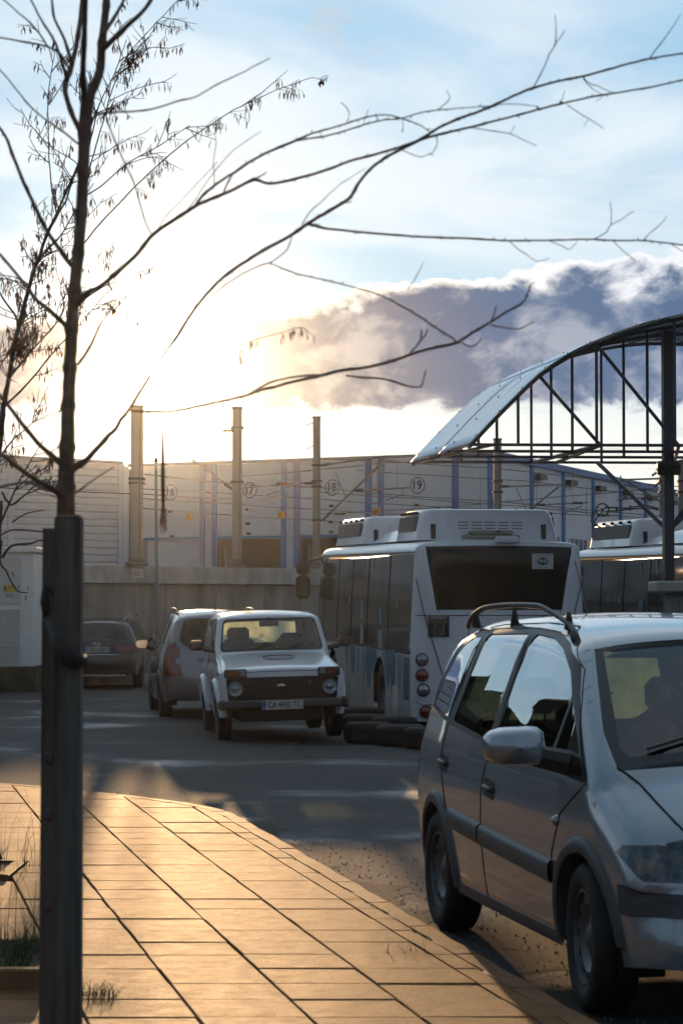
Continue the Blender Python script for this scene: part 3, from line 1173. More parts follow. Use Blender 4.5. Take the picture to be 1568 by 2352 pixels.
def insul(t, px, py, d, a=0.0):
    c = W(px, py, d)
    q = MB()
    prof = [(0.0, -0.12)] + [(0.045 if k % 2 else 0.02, -0.12 + 0.03 * k) for k in range(9)] + [(0.0, 0.15)]
    q.lathe(prof, 'X', 8, (0, 0, 0))
    o = q.build('insulator', mat('porcelain_brown', (0.10, 0.06, 0.04), 0.3), t)
    o.location = c - t.location
    o.rotation_euler = (0, -a, 0)
    return o


for px0, off_ in ((545, 0), (727, 0), (1142, 0)):
    t = poles[px0]
    d = dict((a, b) for a, b, *_ in pole_specs)[px0] - 0.15
    if px0 == 727:
        arm(t, [(736, 1069), (885, 1047)], d, 0.022)
        arm(t, [(740, 1196), (880, 1060)], d, 0.028)
        arm(t, [(735, 1107), (650, 1112), (560, 1120)], d, 0.018)
        arm(t, [(820, 1127), (940, 1120)], d, 0.02)
        arm(t, [(770, 1085), (795, 1144)], d, 0.014)
        arm(t, [(885, 1150), (925, 1135), (926, 1120)], d, 0.014, 'registration_arm')
        arm(t, [(704, 1031), (722, 1022)], d, 0.012, 'bracket'); arm(t, [(700, 978), (722, 970)], d, 0.012, 'bracket')
        for x_, y_, a_ in ((748, 1067, .15), (750, 1186, .8), (711, 1110, 0), (822, 1125, 0), (780, 1180, 0)):
            insul(t, x_, y_, d, a_)
        arm(t, [(881, 1047), (881, 1075)], d, 0.02, 'bracket')
    elif px0 == 545:
        arm(t, [(533, 1120), (440, 1055)], d, 0.022)
        arm(t, [(485, 995), (533, 989)], d, 0.012)
        arm(t, [(612, 1138), (652, 1125), (652, 1112)], d, 0.014, 'registration_arm')
        for x_, y_, a_ in ((525, 1118, -.6), (525, 989, 0), (648, 1110, 0)):
            insul(t, x_, y_, d, a_)
    else:
        arm(t, [(1152, 1118), (1295, 1113)], d, 0.022)
        arm(t, [(1210, 1176), (1282, 1118)], d, 0.026)
        arm(t, [(1236, 1160), (1350, 1154)], d, 0.02)
        arm(t, [(1185, 1120), (1210, 1175)], d, 0.012)
        arm(t, [(1293, 1180), (1336, 1162), (1336, 1154)], d, 0.014, 'registration_arm')
        for x_, y_, a_ in ((1158, 1117, 0), (1216, 1172, .7), (1240, 1159, 0), (1327, 1155, 0)):
            insul(t, x_, y_, d, a_)
        arm(t, [(1294, 1104), (1294, 1118)], d, 0.02, 'bracket')
t = poles[1523]
arm(t, [(1425, 1102), (1525, 1099)], 67.2, 0.028)
arm(t, [(1438, 1104), (1522, 1156)], 67.2, 0.034)
arm(t, [(1508, 1145), (1524, 1112)], 67.2, 0.02)
arm(t, [(1418, 1147), (1490, 1142)], 67.2, 0.024)
arm(t, [(1425, 1092), (1425, 1104)], 67.2, 0.02, 'bracket')
for x_, y_ in ((1505, 1087), (1510, 1112), (1480, 1143), (1429, 1146)):
    insul(t, x_, y_, 67.0, 0.6)
# tensioning gear with its pulley wheel
t = thing('tension_gear', 'pulley wheel and double rods of the overhead line tensioner above the second bus', 'rigging', W(1383, 1171, 66.5))
q = MB()
q.lathe([(0.15, -0.03), (0.19, -0.03), (0.19, 0.03), (0.15, 0.03)], 'Y', 24, closed=True)
for k in range(3):
    a_ = k * math.pi * 2 / 3 + 0.5
    q.tube([(0, 0, 0), (0.16 * math.cos(a_), 0, 0.16 * math.sin(a_))], 0.014, 5)
q.lathe([(0.0, -0.05), (0.04, -0.05), (0.04, 0.05), (0, 0.05)], 'Y', 10)
q.build('pulley_wheel', iron, t)
for pts in ([(1388, 1165), (1440, 1167), (1480, 1160), (1512, 1168)], [(1388, 1176), (1440, 1170), (1485, 1166), (1512, 1171)],
            [(1380, 1178), (1366, 1195), (1362, 1215)], [(1376, 1172), (1360, 1178), (1358, 1200)]):
    q = MB(); q.tube([W(a, b, 66.5) for a, b in pts], 0.022, 6); q.build('rod', iron, t, off=t.location)
q = MB()
for x_, y0_, y1_ in ((1416, 1166, 1174), (1447, 1163, 1171), (1476, 1160, 1168)):
    q.tube([W(x_, y0_ - 2, 66.5), W(x_, y1_ + 2, 66.5)], 0.03, 5)
q.build('clamp', iron, t, off=t.location)

# wires of the overhead line
wires = [
    ([(160, 1035), (735, 1100), (1145, 1140), (1580, 1175)], 60, 'upper wire'),
]
wire_px = [
    [(300, 1085), (545, 1112), (730, 1119), (900, 1136), (1140, 1152), (1560, 1189)],
    [(300, 1121), (545, 1134), (730, 1146), (900, 1158), (1140, 1170), (1400, 1186)],
    [(300, 1143), (545, 1158), (730, 1170), (900, 1180), (1100, 1192)],
    [(300, 1165), (545, 1184), (730, 1195), (840, 1200)],
    [(735, 1052), (900, 1060), (1140, 1076), (1560, 1118)],
    [(820, 1080), (1000, 1092), (1200, 1104), (1560, 1145)],
    [(545, 1095), (735, 1078), (885, 1062), (1150, 1060)],
    [(730, 1130), (960, 1145), (1200, 1163), (1560, 1197)],
    [(735, 1180), (1000, 1166), (1290, 1140), (1500, 1122)],
    [(0, 1120), (150, 1127), (330, 1135), (545, 1146)],
]
wlab = ['lowest long wire of the overhead line crossing dock numbers 17 and 18', 'wire crossing just under dock number 18',
        'wire crossing between dock numbers and orange signs', 'wire crossing over the left orange signs',
        'topmost wire from the slim pole towards the canopy', 'wire crossing just above dock number 19', 'slanting wire joining two concrete poles above dock 17',
        'wire passing right below dock number 19', 'wire rising to the right behind the bus roof', 'wire running left in front of the ribbed hall']
for pts, lb in zip(wire_px, wlab):
    P = []
    for i in range(len(pts) - 1):
        for k in range(4):
            u = k / 4
            a, b = pts[i], pts[i + 1]
            sag = 2.0 * 4 * u * (1 - u) * 0.5
            P.append(W(a[0] + (b[0] - a[0]) * u, a[1] + (b[1] - a[1]) * u + sag, 54.5 + (a[0] + (b[0] - a[0]) * u) * 0.0085))
    P.append(W(*pts[-1], 54.5 + pts[-1][0] * 0.0085))
    q = MB(); q.tube(P, 0.011, 5)
    o = q.build('overhead_wire', wire_m, off=P[0]); o.location = P[0]
    tag(o, lb, 'wire', 'wires of the overhead line')
# droppers
q = MB()
t = thing('dropper_wire', 'short vertical dropper wires hanging between the long wires', 'wire', W(840, 1100, 62))
for x_, y0_, y1_ in ((865, 1062, 1132), (912, 1060, 1120), (950, 1150, 1176), (1102, 1078, 1170), (1232, 1096, 1172), (1315, 1085, 1162), (1346, 1115, 1182)):
    q = MB(); q.tube([W(x_, y0_, 62), W(x_, y1_, 62)], 0.008, 4); q.build('strand', wire_m, t, off=t.location)

# thin lamp column by the wall
b_ = W(361, 1448, 49.5)
t = thing('lamp_post', 'thin galvanised pole standing before the wall in the sun glare', 'pole', (b_.x, 49.5, dip(b_.x, 49.5)))
q = MB()
tp = W(358, 1060, 49.5)
q.tube([(0, 0, 0), (0, 0, 1.2), (tp.x - b_.x, 0, tp.z)], [0.05, 0.045, 0.03], 10)
q.build('shaft', steel, t, smooth=True)
q = MB(); q.lathe([(0, 0.0), (0.1, 0), (0.1, 0.03), (0, 0.03)], 'Z', 10); q.build('base_flange', steel, t)
q = MB(); q.tube([(tp.x - b_.x, 0, tp.z - 0.01), (tp.x - b_.x, 0, tp.z + 0.08)], [0.045, 0.02], 8); q.build('cap', iron, t)
# ================================================================ VEHICLES
def catmull(P, n):
    """smooth resampling of rows of numbers (x, z, r, crown); corner rows are kept by duplicates"""
    P = np.array(P, float)
    out = []
    m = len(P)
    for i in range(m - 1):
        p0, p1, p2, p3 = P[max(i - 1, 0)], P[i], P[i + 1], P[min(i + 2, m - 1)]
        if np.allclose(p1[:2], p2[:2]):
            continue
        l1 = np.linalg.norm(p2[:2] - p1[:2])
        t1 = (p2 - p0) * 0.5
        t2 = (p3 - p1) * 0.5
        # limit tangents to the span, so that uneven spacing does not overshoot
        for t in (t1, t2):
            L = np.linalg.norm(t[:2])
            if L > l1:
                t *= l1 / L
        k = max(2, int(n * l1))
        for j in range(k):
            u = j / k
            h = (2 * u ** 3 - 3 * u ** 2 + 1, u ** 3 - 2 * u ** 2 + u, -2 * u ** 3 + 3 * u ** 2, u ** 3 - u ** 2)
            out.append(h[0] * p1 + h[1] * t1 + h[2] * p2 + h[3] * t2)
    out.append(P[-1])
    return np.array(out)


def inside(poly, pts):
    poly = np.asarray(poly)
    x, y = pts[:, 0], pts[:, 1]
    c = np.zeros(len(pts), bool)
    j = len(poly) - 1
    for i in range(len(poly)):
        xi, yi = poly[i]
        xj, yj = poly[j]
        if yi != yj:
            c ^= ((yi > y) != (yj > y)) & (x < (xj - xi) * (y - yi) / (yj - yi) + xi)
        j = i
    return c


def smooth_poly(P, n=5, closed=True):
    """rounded outline through points; P rows (x, z[, sharp])"""
    m = len(P)
    out = []
    for i in range(m):
        p0, p1, p2, p3 = [np.array(P[(i + k) % m][:2], float) for k in (-1, 0, 1, 2)]
        l = np.linalg.norm(p2 - p1)
        t1, t2 = (p2 - p0) * .5, (p3 - p1) * .5
        for t in (t1, t2):
            L = np.linalg.norm(t)
            if L > l * 0.8:
                t *= l * 0.8 / max(L, 1e-9)
        for k in range(n):
            u = k / n
            h = (2 * u ** 3 - 3 * u ** 2 + 1, u ** 3 - 2 * u ** 2 + u, -2 * u ** 3 + 3 * u ** 2, u ** 3 - u ** 2)
            out.append(tuple(h[0] * p1 + h[1] * t1 + h[2] * p2 + h[3] * t2))
    return out


def round_poly(P, r=0.04, n=4):
    """polygon with rounded corners"""
    out = []
    m = len(P)
    for i in range(m):
        a, b, c = [np.array(P[(i + k) % m], float) for k in (-1, 0, 1)]
        ra = min(r, 0.45 * np.linalg.norm(a - b), 0.45 * np.linalg.norm(c - b))
        p, q = b + (a - b) / np.linalg.norm(a - b) * ra, b + (c - b) / np.linalg.norm(c - b) * ra
        for k in range(n + 1):
            u = k / n
            out.append(tuple((1 - u) ** 2 * p + 2 * u * (1 - u) * b + u * u * q))
    return out


def inset(poly, d):
    """move a polygon outline inwards"""
    P = np.array(poly, float)
    n = len(P)
    A = 0.5 * np.sum(P[:, 0] * np.roll(P[:, 1], -1) - np.roll(P[:, 0], -1) * P[:, 1])
    s = 1 if A > 0 else -1
    out = []
    for i in range(n):
        t1 = P[i] - P[i - 1]
        t2 = P[(i + 1) % n] - P[i]
        n1 = np.array((-t1[1], t1[0])) / max(np.linalg.norm(t1), 1e-9)
        n2 = np.array((-t2[1], t2[0])) / max(np.linalg.norm(t2), 1e-9)
        nn = n1 + n2
        L = np.linalg.norm(nn)
        nn = nn / max(L, 1e-6)
        out.append(tuple(P[i] + nn * s * d / max(0.5, L / 2)))
    return out


class Car:
    """Body shell: two sides given as y = w(x, z) and one strip over the top given by the side profile.
    x runs forward, y to the car's left, z up."""

    def __init__(self, root, profile, widths, plan, bottom, step=0.06, dens=22):
        self.root = root
        self.pf = catmull(profile, dens)
        self.zt = np.array([a for a, b in widths]); self.wt = np.array([b for a, b in widths])
        zz = np.linspace(self.zt[0] - 0.3, self.zt[-1] + 0.3, 400)
        ww = np.interp(zz, self.zt, self.wt)
        k = np.exp(-np.linspace(-2, 2, 21) ** 2); k /= k.sum()
        self.zz, self.ww = zz[10:-10], np.convolve(ww, k, 'valid')
        self.px = np.array([a for a, b in plan]); self.pw = np.array([b for a, b in plan])
        xx = np.linspace(self.px[0] - .2, self.px[-1] + .2, 400)
        pw = np.interp(xx, self.px, self.pw)
        self.xx, self.pp = xx[10:-10], np.convolve(pw, k, 'valid')
        self.bottom = bottom
        self.step = step
        P = self.pf
        T = np.gradient(P[:, :2], axis=0)
        T /= np.maximum(np.linalg.norm(T, axis=1), 1e-9)[:, None]
        # profile runs from the front bottom over the roof to the rear bottom; outward normal is to its right-hand side
        self.N = np.stack((-T[:, 1], T[:, 0]), 1) * -1
        mid = P[:, :2].mean(0)
        if np.sum((P[:, :2] - mid) * self.N) < 0:
            self.N = -self.N
        self.S = np.concatenate(([0], np.cumsum(np.linalg.norm(np.diff(P[:, :2], axis=0), axis=1))))
        # displacement direction for the crown: normals blended along the profile, so that the edge curve never loops
        NE, cr = [], []
        for s_ in self.S:
            k_ = np.exp(-((self.S - s_) / 0.17) ** 2)
            k_ = k_ * np.gradient(self.S)
            n_ = (self.N * k_[:, None]).sum(0)
            NE.append(n_ / np.linalg.norm(n_)); cr.append((P[:, 3] * k_).sum() / k_.sum())
        self.NE = np.array(NE); self.cr = np.array(cr)
        self.E = P[:, :2] - self.NE * self.cr[:, None]
        self.ye = self.w0(self.E[:, 0], self.E[:, 1]) - P[:, 2]

    def w0(self, x, z):
        return np.interp(z, self.zz, self.ww) - np.interp(x, self.xx, self.pp)

    def w(self, x, z):
        x, z = np.atleast_1d(x).astype(float), np.atleast_1d(z).astype(float)
        p = np.stack((x, z), 1)
        best = np.full(len(p), 1e9); rb = np.full(len(p), 0.1)
        E, r = self.E, self.pf[:, 2]
        for i in range(len(E) - 1):
            a, b = E[i], E[i + 1]
            ab = b - a
            L2 = ab @ ab
            if L2 < 1e-12:
                continue
            u = np.clip(((p - a) @ ab) / L2, 0, 1)
            d = np.linalg.norm(p - (a + u[:, None] * ab), axis=1)
            k = d < best
            best[k] = d[k]
            rb[k] = (r[i] + (r[i + 1] - r[i]) * u)[k]
        q = 1 - np.clip(best / rb, 0, 1)
        return self.w0(x, z) - rb * (1 - np.sqrt(np.maximum(0, 1 - q * q)))

    def side(self, P, sgn):
        return np.stack((P[:, 0], sgn * self.w(P[:, 0], P[:, 1]), P[:, 1]), 1)

    def top(self, P):
        """P rows (s, q): arc length along the profile and share of the half width"""
        s, q = P[:, 0], P[:, 1]
        x = np.interp(s, self.S, self.pf[:, 0]); z = np.interp(s, self.S, self.pf[:, 1])
        nx = np.interp(s, self.S, self.NE[:, 0]); nz = np.interp(s, self.S, self.NE[:, 1])
        cr = np.interp(s, self.S, self.cr); ye = np.interp(s, self.S, self.ye)
        k = cr * np.abs(q) ** 2.2
        return np.stack((x - nx * k, q * ye, z - nz * k), 1)

    def s_of(self, x, z):
        d = (self.pf[:, 0] - x) ** 2 + (self.pf[:, 1] - z) ** 2
        return self.S[int(np.argmin(d))]

    def mesh(self, name, P3, N3, tris, m, off, parent, thick=0.0):
        used = np.unique(tris)
        mp = -np.ones(len(P3), int); mp[used] = np.arange(len(used))
        V = P3[used] + N3[used] * off
        me = bpy.data.meshes.new(name)
        me.from_pydata(V.tolist(), [], mp[tris].tolist())
        me.update()
        for p in me.polygons:
            p.use_smooth = True
        me.normals_split_custom_set_from_vertices(N3[used].tolist())
        me.materials.append(m)
        o = bpy.data.objects.new(name, me)
        col.objects.link(o)
        o.parent = parent or self.root
        return o

    def fill(self, outer, regions, mapper, seeds, scale=(1, 1), nudge=False):
        """regions: list of dict(name, poly, mat, off, drop); later ones lie over earlier ones"""
        vs, es = [], []
        for poly in [outer] + [r_['poly'] for r_ in regions]:
            o = len(vs)
            vs += [Vector((a * scale[0], b * scale[1])) for a, b in poly]
            es += [(o + i, o + (i + 1) % len(poly)) for i in range(len(poly))]
        vs += [Vector((a * scale[0], b * scale[1])) for a, b in seeds]
        res = delaunay_2d_cdt(vs, es, [], 0, 1e-5)
        V = np.array([(v.x / scale[0], v.y / scale[1]) for v in res[0]])
        F = np.array([f for f in res[2] if len(f) == 3])
        C = V[F].mean(1)
        keep = inside(outer, C)
        F, C = F[keep], C[keep]
        own = -np.ones(len(F), int)
        for i, r_ in enumerate(regions):
            own[inside(r_['poly'], C)] = i
        P3 = mapper(V)
        e = 1.5e-3
        Q = V.copy()
        if nudge:                       # take normals a little inside the rim
            D = np.linalg.norm(V[:, None, :] - self.E[None, :, :], axis=2)
            # nearest point on the rim by segment, approximated by dense samples
            j = D.argmin(1)
            dd = np.abs(np.einsum('ij,ij->i', V - self.E[j], self.NE[j]))
            near = (D[np.arange(len(V)), j] < 0.06) & (dd < 0.006)
            Q[near] = V[near] - self.NE[j][near] * 0.006
            self.rim = near
        else:
            Q[:, 1] = np.clip(Q[:, 1], -1 + 2 * e, 1 - 2 * e)
            Q[:, 0] = np.clip(Q[:, 0], 2 * e, self.S[-1] - 2 * e)
        ex, ey = np.array((e, 0)), np.array((0, e))
        A = mapper(Q + ex) - mapper(Q - ex)
        B = mapper(Q + ey) - mapper(Q - ey)
        N3 = np.cross(A, B)
        N3 /= np.maximum(np.linalg.norm(N3, axis=1), 1e-9)[:, None]
        return V, F, own, P3, N3

    def shell(self, paint, side_regions, top_regions, arches, paint_side=None, lining=None, skip_bottom=0.0):
        """side_regions: dict(name, poly, mat, off, both) in (x, z); top_regions in (s, q)"""
        E = self.E
        outer = [tuple(p) for p in E]
        # bottom edge from the rear to the front, with the wheel arches cut out
        bx0, bx1 = outer[-1][0], outer[0][0]
        bot = []
        for cx, cz, r_ in sorted(arches, key=lambda a: a[0]):
            zb = self.bottom(cx)
            a0 = math.asin(max(-1, min(1, (zb - cz) / r_)))
            angs = np.linspace(math.pi - a0, a0, 17)
            bot.append([(cx + r_ * math.cos(a), cz + r_ * math.sin(a)) for a in angs])
        for b_ in bot:
            outer += b_
        x0, x1 = E[:, 0].min(), E[:, 0].max(); z0, z1 = 0.1, E[:, 1].max()
        st = self.step
        seeds = [(x, z) for x in np.arange(x0, x1, st) for z in np.arange(z0, z1, st)]
        mN = self.NE
        for k in (0.02, 0.07, 0.15, 0.28, 0.45, 0.7, 1.0):
            seeds += [tuple(p) for p in (E - mN * (self.pf[:, 2:3] * k))]
        sd = np.array(seeds)
        sd = sd[inside(outer, sd)]
        for sgn in (1, -1):
            regs = [r_ for r_ in side_regions if r_.get('sgn', sgn) == sgn]
            V, F, own, P3, N3 = self.fill(outer, regs, lambda Q: self.side(Q, sgn), sd.tolist(), nudge=True)
            if sgn > 0:
                pass
            flip = N3[:, 1] * sgn < 0
            N3[flip] *= -1
            A_, B_, C_ = P3[F[:, 0]], P3[F[:, 1]], P3[F[:, 2]]
            fn = np.cross(B_ - A_, C_ - A_)
            bad = np.einsum('ij,ij->i', fn, N3[F[:, 0]]) < 0
            F[bad] = F[bad][:, ::-1]
            self.mesh('body_side', P3, N3, F[own == -1], paint_side or paint, 0.0, None)
            for i, r_ in enumerate(regs):
                f = F[own == i]
                if len(f) and not r_.get('drop'):
                    self.mesh(r_['name'], P3, N3, f, r_['mat'], r_.get('off', 0.0), None)
            if lining:
                solid = (own == -1)
                for i, r_ in enumerate(regs):
                    if not r_.get('drop') and not r_.get('glass'):
                        solid |= (own == i)
                solid &= ~self.rim[F].any(1)
                self.mesh('inner_panel', P3, N3, F[solid][:, ::-1], lining, -0.035, None)
        S1 = self.S[-1]
        outer = [(0, -1), (S1, -1), (S1, 1), (0, 1)]
        nq = 13
        seeds = [(s, q) for s in self.S[1:-1] for q in np.linspace(-1, 1, nq)]
        V, F, own, P3, N3 = self.fill(outer, top_regions, self.top, seeds, scale=(1, 0.7))
        cen = np.array((self.pf[:, 0].mean(), 0, 0.8))
        nx = np.interp(V[:, 0], self.S, self.N[:, 0]); nz = np.interp(V[:, 0], self.S, self.N[:, 1])
        flip = (N3[:, 0] * nx + N3[:, 2] * nz) < 0
        N3[flip] *= -1
        A_, B_, C_ = P3[F[:, 0]], P3[F[:, 1]], P3[F[:, 2]]
        fn = np.cross(B_ - A_, C_ - A_)
        bad = np.einsum('ij,ij->i', fn, N3[F[:, 0]]) < 0
        F[bad] = F[bad][:, ::-1]
        self.mesh('body_shell', P3, N3, F[own == -1], paint, 0.0, None)
        for i, r_ in enumerate(top_regions):
            f = F[own == i]
            if len(f) and not r_.get('drop'):
                self.mesh(r_['name'], P3, N3, f, r_['mat'], r_.get('off', 0.0), None)
        if lining:
            solid = (own == -1)
            for i, r_ in enumerate(top_regions):
                if not r_.get('drop') and not r_.get('glass'):
                    solid |= (own == i)
            solid &= ~(np.abs(V[F][:, :, 1]).max(1) > 0.97)
            self.mesh('headlining', P3, N3, F[solid][:, ::-1], lining, -0.035, None)

    # ---- things lying on the surface
    def on_side(self, x, z, sgn, off=0.0):
        y = float(self.w(x, z)[0])
        return Vector((x, sgn * (y + off), z))

    def on_top(self, x, z, q, off=0.0):
        s = self.s_of(x, z)
        p = self.top(np.array([[s, q]]))[0]
        i = int(np.argmin(np.abs(self.S - s)))
        return Vector(p) + Vector((self.N[i, 0], 0, self.N[i, 1])) * off

    def seam(self, name, pts, sgn, m, r=0.004, parent=None, n=4):
        P = []
        for i in range(len(pts) - 1):
            for k in range(n):
                u = k / n
                P.append(self.on_side(pts[i][0] + (pts[i + 1][0] - pts[i][0]) * u, pts[i][1] + (pts[i + 1][1] - pts[i][1]) * u, sgn))
        P.append(self.on_side(*pts[-1], sgn))
        q = MB(); q.tube(P, r, 5)
        return q.build(name, m, parent or self.root)

    def strip(self, name, pts, h, t, sgn, m, parent=None, n=8):
        """moulding of height h and thickness t along a line on the side"""
        q = MB()
        rows = []
        for i in range(len(pts) - 1):
            last = i == len(pts) - 2
            for k in range(n + (1 if last else 0)):
                u = k / n
                x = pts[i][0] + (pts[i + 1][0] - pts[i][0]) * u
                z = pts[i][1] + (pts[i + 1][1] - pts[i][1]) * u
                rows.append([self.on_side(x, z + dz, sgn, o_) for dz, o_ in ((-h / 2, -.01), (-h / 2 + .006, t * .8), (-h * .2, t), (h * .3, t * .9), (h / 2 - .006, t * .45), (h / 2, -.01))])
        if sgn < 0:
            rows = rows[::-1]
        q.grid(rows)
        return q.build(name, m, parent or self.root, smooth=True, sharp=50)

    def arch(self, name, cx, cz, r_, wd, t, sgn, m, a0=-0.15, a1=math.pi + 0.15, n=24):
        rows = []
        for k in range(n + 1):
            a = a0 + (a1 - a0) * k / n
            row = []
            for dr, o_ in ((-0.005, -0.06), (-0.005, t * .7), (wd * .25, t), (wd * .7, t * .8), (wd, 0.004), (wd + .004, -.02)):
                x, z = cx + (r_ + dr) * math.cos(a), cz + (r_ + dr) * math.sin(a)
                zc = max(z, 0.2)
                row.append(self.on_side(x, zc, sgn, o_) + Vector((0, 0, z - zc)))
            rows.append(row)
        if sgn > 0:
            rows = rows[::-1]
        q = MB(); q.grid(rows)
        return q.build(name, m, self.root, smooth=True, sharp=60)


tyre_m = mat('tyre_rubber', (0.013, 0.013, 0.014), 0.75, var=0.3, vscale=12, bump=0.2, bscale=60)
rim_grey = mat('wheel_cover_grey', (0.10, 0.105, 0.11), 0.45, metal=0.4, var=0.25, vscale=8)
rim_steel = mat('wheel_steel', (0.10, 0.10, 0.10), 0.5, metal=0.3)
under_m = mat('underbody', (0.012, 0.012, 0.012), 0.9)
rubber = mat('black_trim', (0.028, 0.029, 0.031), 0.45)
trimgrey = mat('grey_plastic', (0.060, 0.068, 0.075), 0.5, var=0.15, vscale=6)
lining_m = mat('cabin_lining', (0.03, 0.03, 0.032), 0.9)
seat_m = mat('seat_cloth', (0.035, 0.033, 0.035), 0.9)
chrome = mat('chrome', (0.7, 0.7, 0.72), 0.12, metal=1.0)
silver_blue = mat('silver_paint', (0.33, 0.37, 0.42), 0.24, metal=0.5, coat=1.0, var=0.05, vscale=2)
silver_warm = mat('silver_paint_warm', (0.22, 0.215, 0.235), 0.28, metal=0.7, coat=1.0)
white_car = mat('white_paint', (0.66, 0.68, 0.72), 0.3, coat=0.8, var=0.06, vscale=4)
dark_car = mat('dark_paint', (0.018, 0.019, 0.028), 0.3, metal=0.4, coat=1.0)
seam_m = mat('seam_dark', (0.010, 0.010, 0.011), 0.8)
car_glass = glass_mat('tinted_glass', (0.30, 0.38, 0.34), 0.06, 1.0)
side_glass = glass_mat('side_glass', (0.24, 0.30, 0.28), 0.26, 1.1)
priv_glass = glass_mat('privacy_glass', (0.05, 0.055, 0.06), 0.05, 1.0)
dusty_back = glass_mat('dusty_back_glass', (0.85, 0.9, 0.75), 0.04, 1.0, dirt=1.3, tl=(.95, .9, .62))
dusty_back2 = glass_mat('dusty_back_glass_dim', (0.7, 0.8, 0.65), 0.05, 1.0, dirt=.55, tl=(.62, .72, .42))
niva_glass = glass_mat('dusty_glass', (0.72, 0.80, 0.70), 0.05, 1.0, dirt=0.22)
lamp_red = mat('lamp_red', (0.20, 0.010, 0.008), 0.15, coat=1.0, var=0.2, vscale=20)
lamp_amber = mat('lamp_amber', (0.35, 0.06, 0.012), 0.2, coat=1.0)
lamp_clear = mat('lamp_clear', (0.34, 0.34, 0.36), 0.14, metal=0.5, coat=1.0, var=0.5, vscale=24, stretch=(1, 1, .2))
lamp_dark = mat('lamp_inner', (0.05, 0.055, 0.06), 0.3, metal=0.5)
head_m = mat('headlight_cluster', (0.09, 0.095, 0.10), 0.08, metal=0.5, coat=1.0, var=0.9, vscale=14, stretch=(1, 1.6, .12))
lens_m = glass_mat('lens_glass', (0.85, 0.88, 0.9), 0.06, 1.0)
plate_w = mat('plate_white', (0.50, 0.50, 0.47), 0.45)
plate_b = mat('plate_blue', (0.03, 0.07, 0.35), 0.45)
plate_k = mat('plate_letters', (0.03, 0.03, 0.035), 0.5)


def wheel(root, x, y, r_, wd, sgn, rim_m, rr_=0.62, holes=10, steer=0.0, name='wheel'):
    """sgn: +1 outer face towards +y"""
    w_ = bpy.data.objects.new(name, None)
    col.objects.link(w_); w_.parent = root
    w_.location = (x, y, r_); w_.rotation_euler = (0, 0, steer)
    s = sgn
    q = MB()
    h = wd / 2
    q.lathe([(r_ * rr_, -h * .8 * s), (r_ * .8, -h * s), (r_ * .93, -h * .95 * s), (r_, -h * .78 * s), (r_, -h * .1 * s), (r_ * .985, -h * .08 * s), (r_ * .985, h * .08 * s), (r_, h * .1 * s),
             (r_, h * .78 * s), (r_ * .93, h * .97 * s), (r_ * .8, h * 1.02 * s), (r_ * (rr_ + .02), h * .86 * s), (r_ * rr_, h * .7 * s)], 'Y', 40)
    q.build('tyre', tyre_m, w_, smooth=True, sharp=50)
    q = MB()
    R_ = r_ * rr_
    q.lathe([(R_ * 1.03, h * .84 * s), (R_ * .97, h * .86 * s), (R_ * .93, h * .62 * s), (R_ * .72, h * .66 * s), (R_ * .55, h * .40 * s), (R_ * .30, h * .50 * s), (R_ * .22, h * .64 * s), (0.0, h * .68 * s)], 'Y', 40)
    q.lathe([(R_, -h * .7 * s), (0, -h * .5 * s)], 'Y', 20)
    rim = q.build('rim', rim_m, w_, smooth=True, sharp=40)
    q = MB()
    for k in range(holes):
        a = 2 * math.pi * k / holes
        c = Vector((math.cos(a) * R_ * .82, h * .652 * s, math.sin(a) * R_ * .82))
        u = Vector((math.cos(a), 0, math.sin(a))); v = Vector((-math.sin(a), 0, math.cos(a)))
        q.add([c + u * R_ * .07 * math.cos(b) + v * R_ * .10 * math.sin(b) + Vector((0, .003 * s, 0)) for b in np.linspace(0, 5.5, 8)], [tuple(range(8))])
    q.build('vent_hole', seam_m, rim)
    return w_


def plate(root, text, c, right, up, w_=0.52, h=0.112, blue_strip=True):
    p = thing_part('number_plate', root)
    M = frame_M(c, right, up)
    n = Vector(right).cross(Vector(up)).normalized()
    r_ = Vector(right).normalized(); u_ = Vector(up).normalized(); c = Vector(c)
    R3 = M.to_3x3()
    q = MB(); q.box(c, (w_, h, 0.012), R3, bev=0.003)
    b_ = q.build('number_plate', plate_w, root)
    q = MB(); q.box(c - r_ * (w_ / 2 - 0.024) + n * 0.0075, (0.042, h * .96, 0.002), R3); q.build('blue_band', plate_b, b_)
    text_obj(text, h * 0.98, 'lettering', plate_k, b_, frame_M(c + r_ * 0.022 + n * 0.0085, right, up), depth=0.001, width=w_ * 0.80, bold=0.0015)
    text_obj('BG', h * 0.26, 'lettering', plate_w, b_, frame_M(c - r_ * (w_ / 2 - 0.024) + n * 0.0095 - u_ * h * .28, right, up), depth=0.0005)
    return b_


def thing_part(name, root):
    return None


def seat(root, x, y, h=1.18, m=seat_m, rot=0.0):
    q = MB()
    q.box((x + 0.22, y, 0.50), (0.50, 0.48, 0.16), bev=0.05)
    M = Matrix.Rotation(R(-14), 3, 'Y')
    q.box((x - 0.08, y, 0.78), (0.13, 0.47, 0.60), M, bev=0.055)
    s = q.build('seat', m, root)
    q = MB()
    q.box((x - 0.17, y, h), (0.10, 0.27, 0.19), Matrix.Rotation(R(-8), 3, 'Y'), bev=0.045)
    q.tube([(x - .16, y - .06, h - .16), (x - .17, y - .06, h)], .008, 5)
    q.tube([(x - .16, y + .06, h - .16), (x - .17, y + .06, h)], .008, 5)
    q.build('headrest', m, s)
    return s


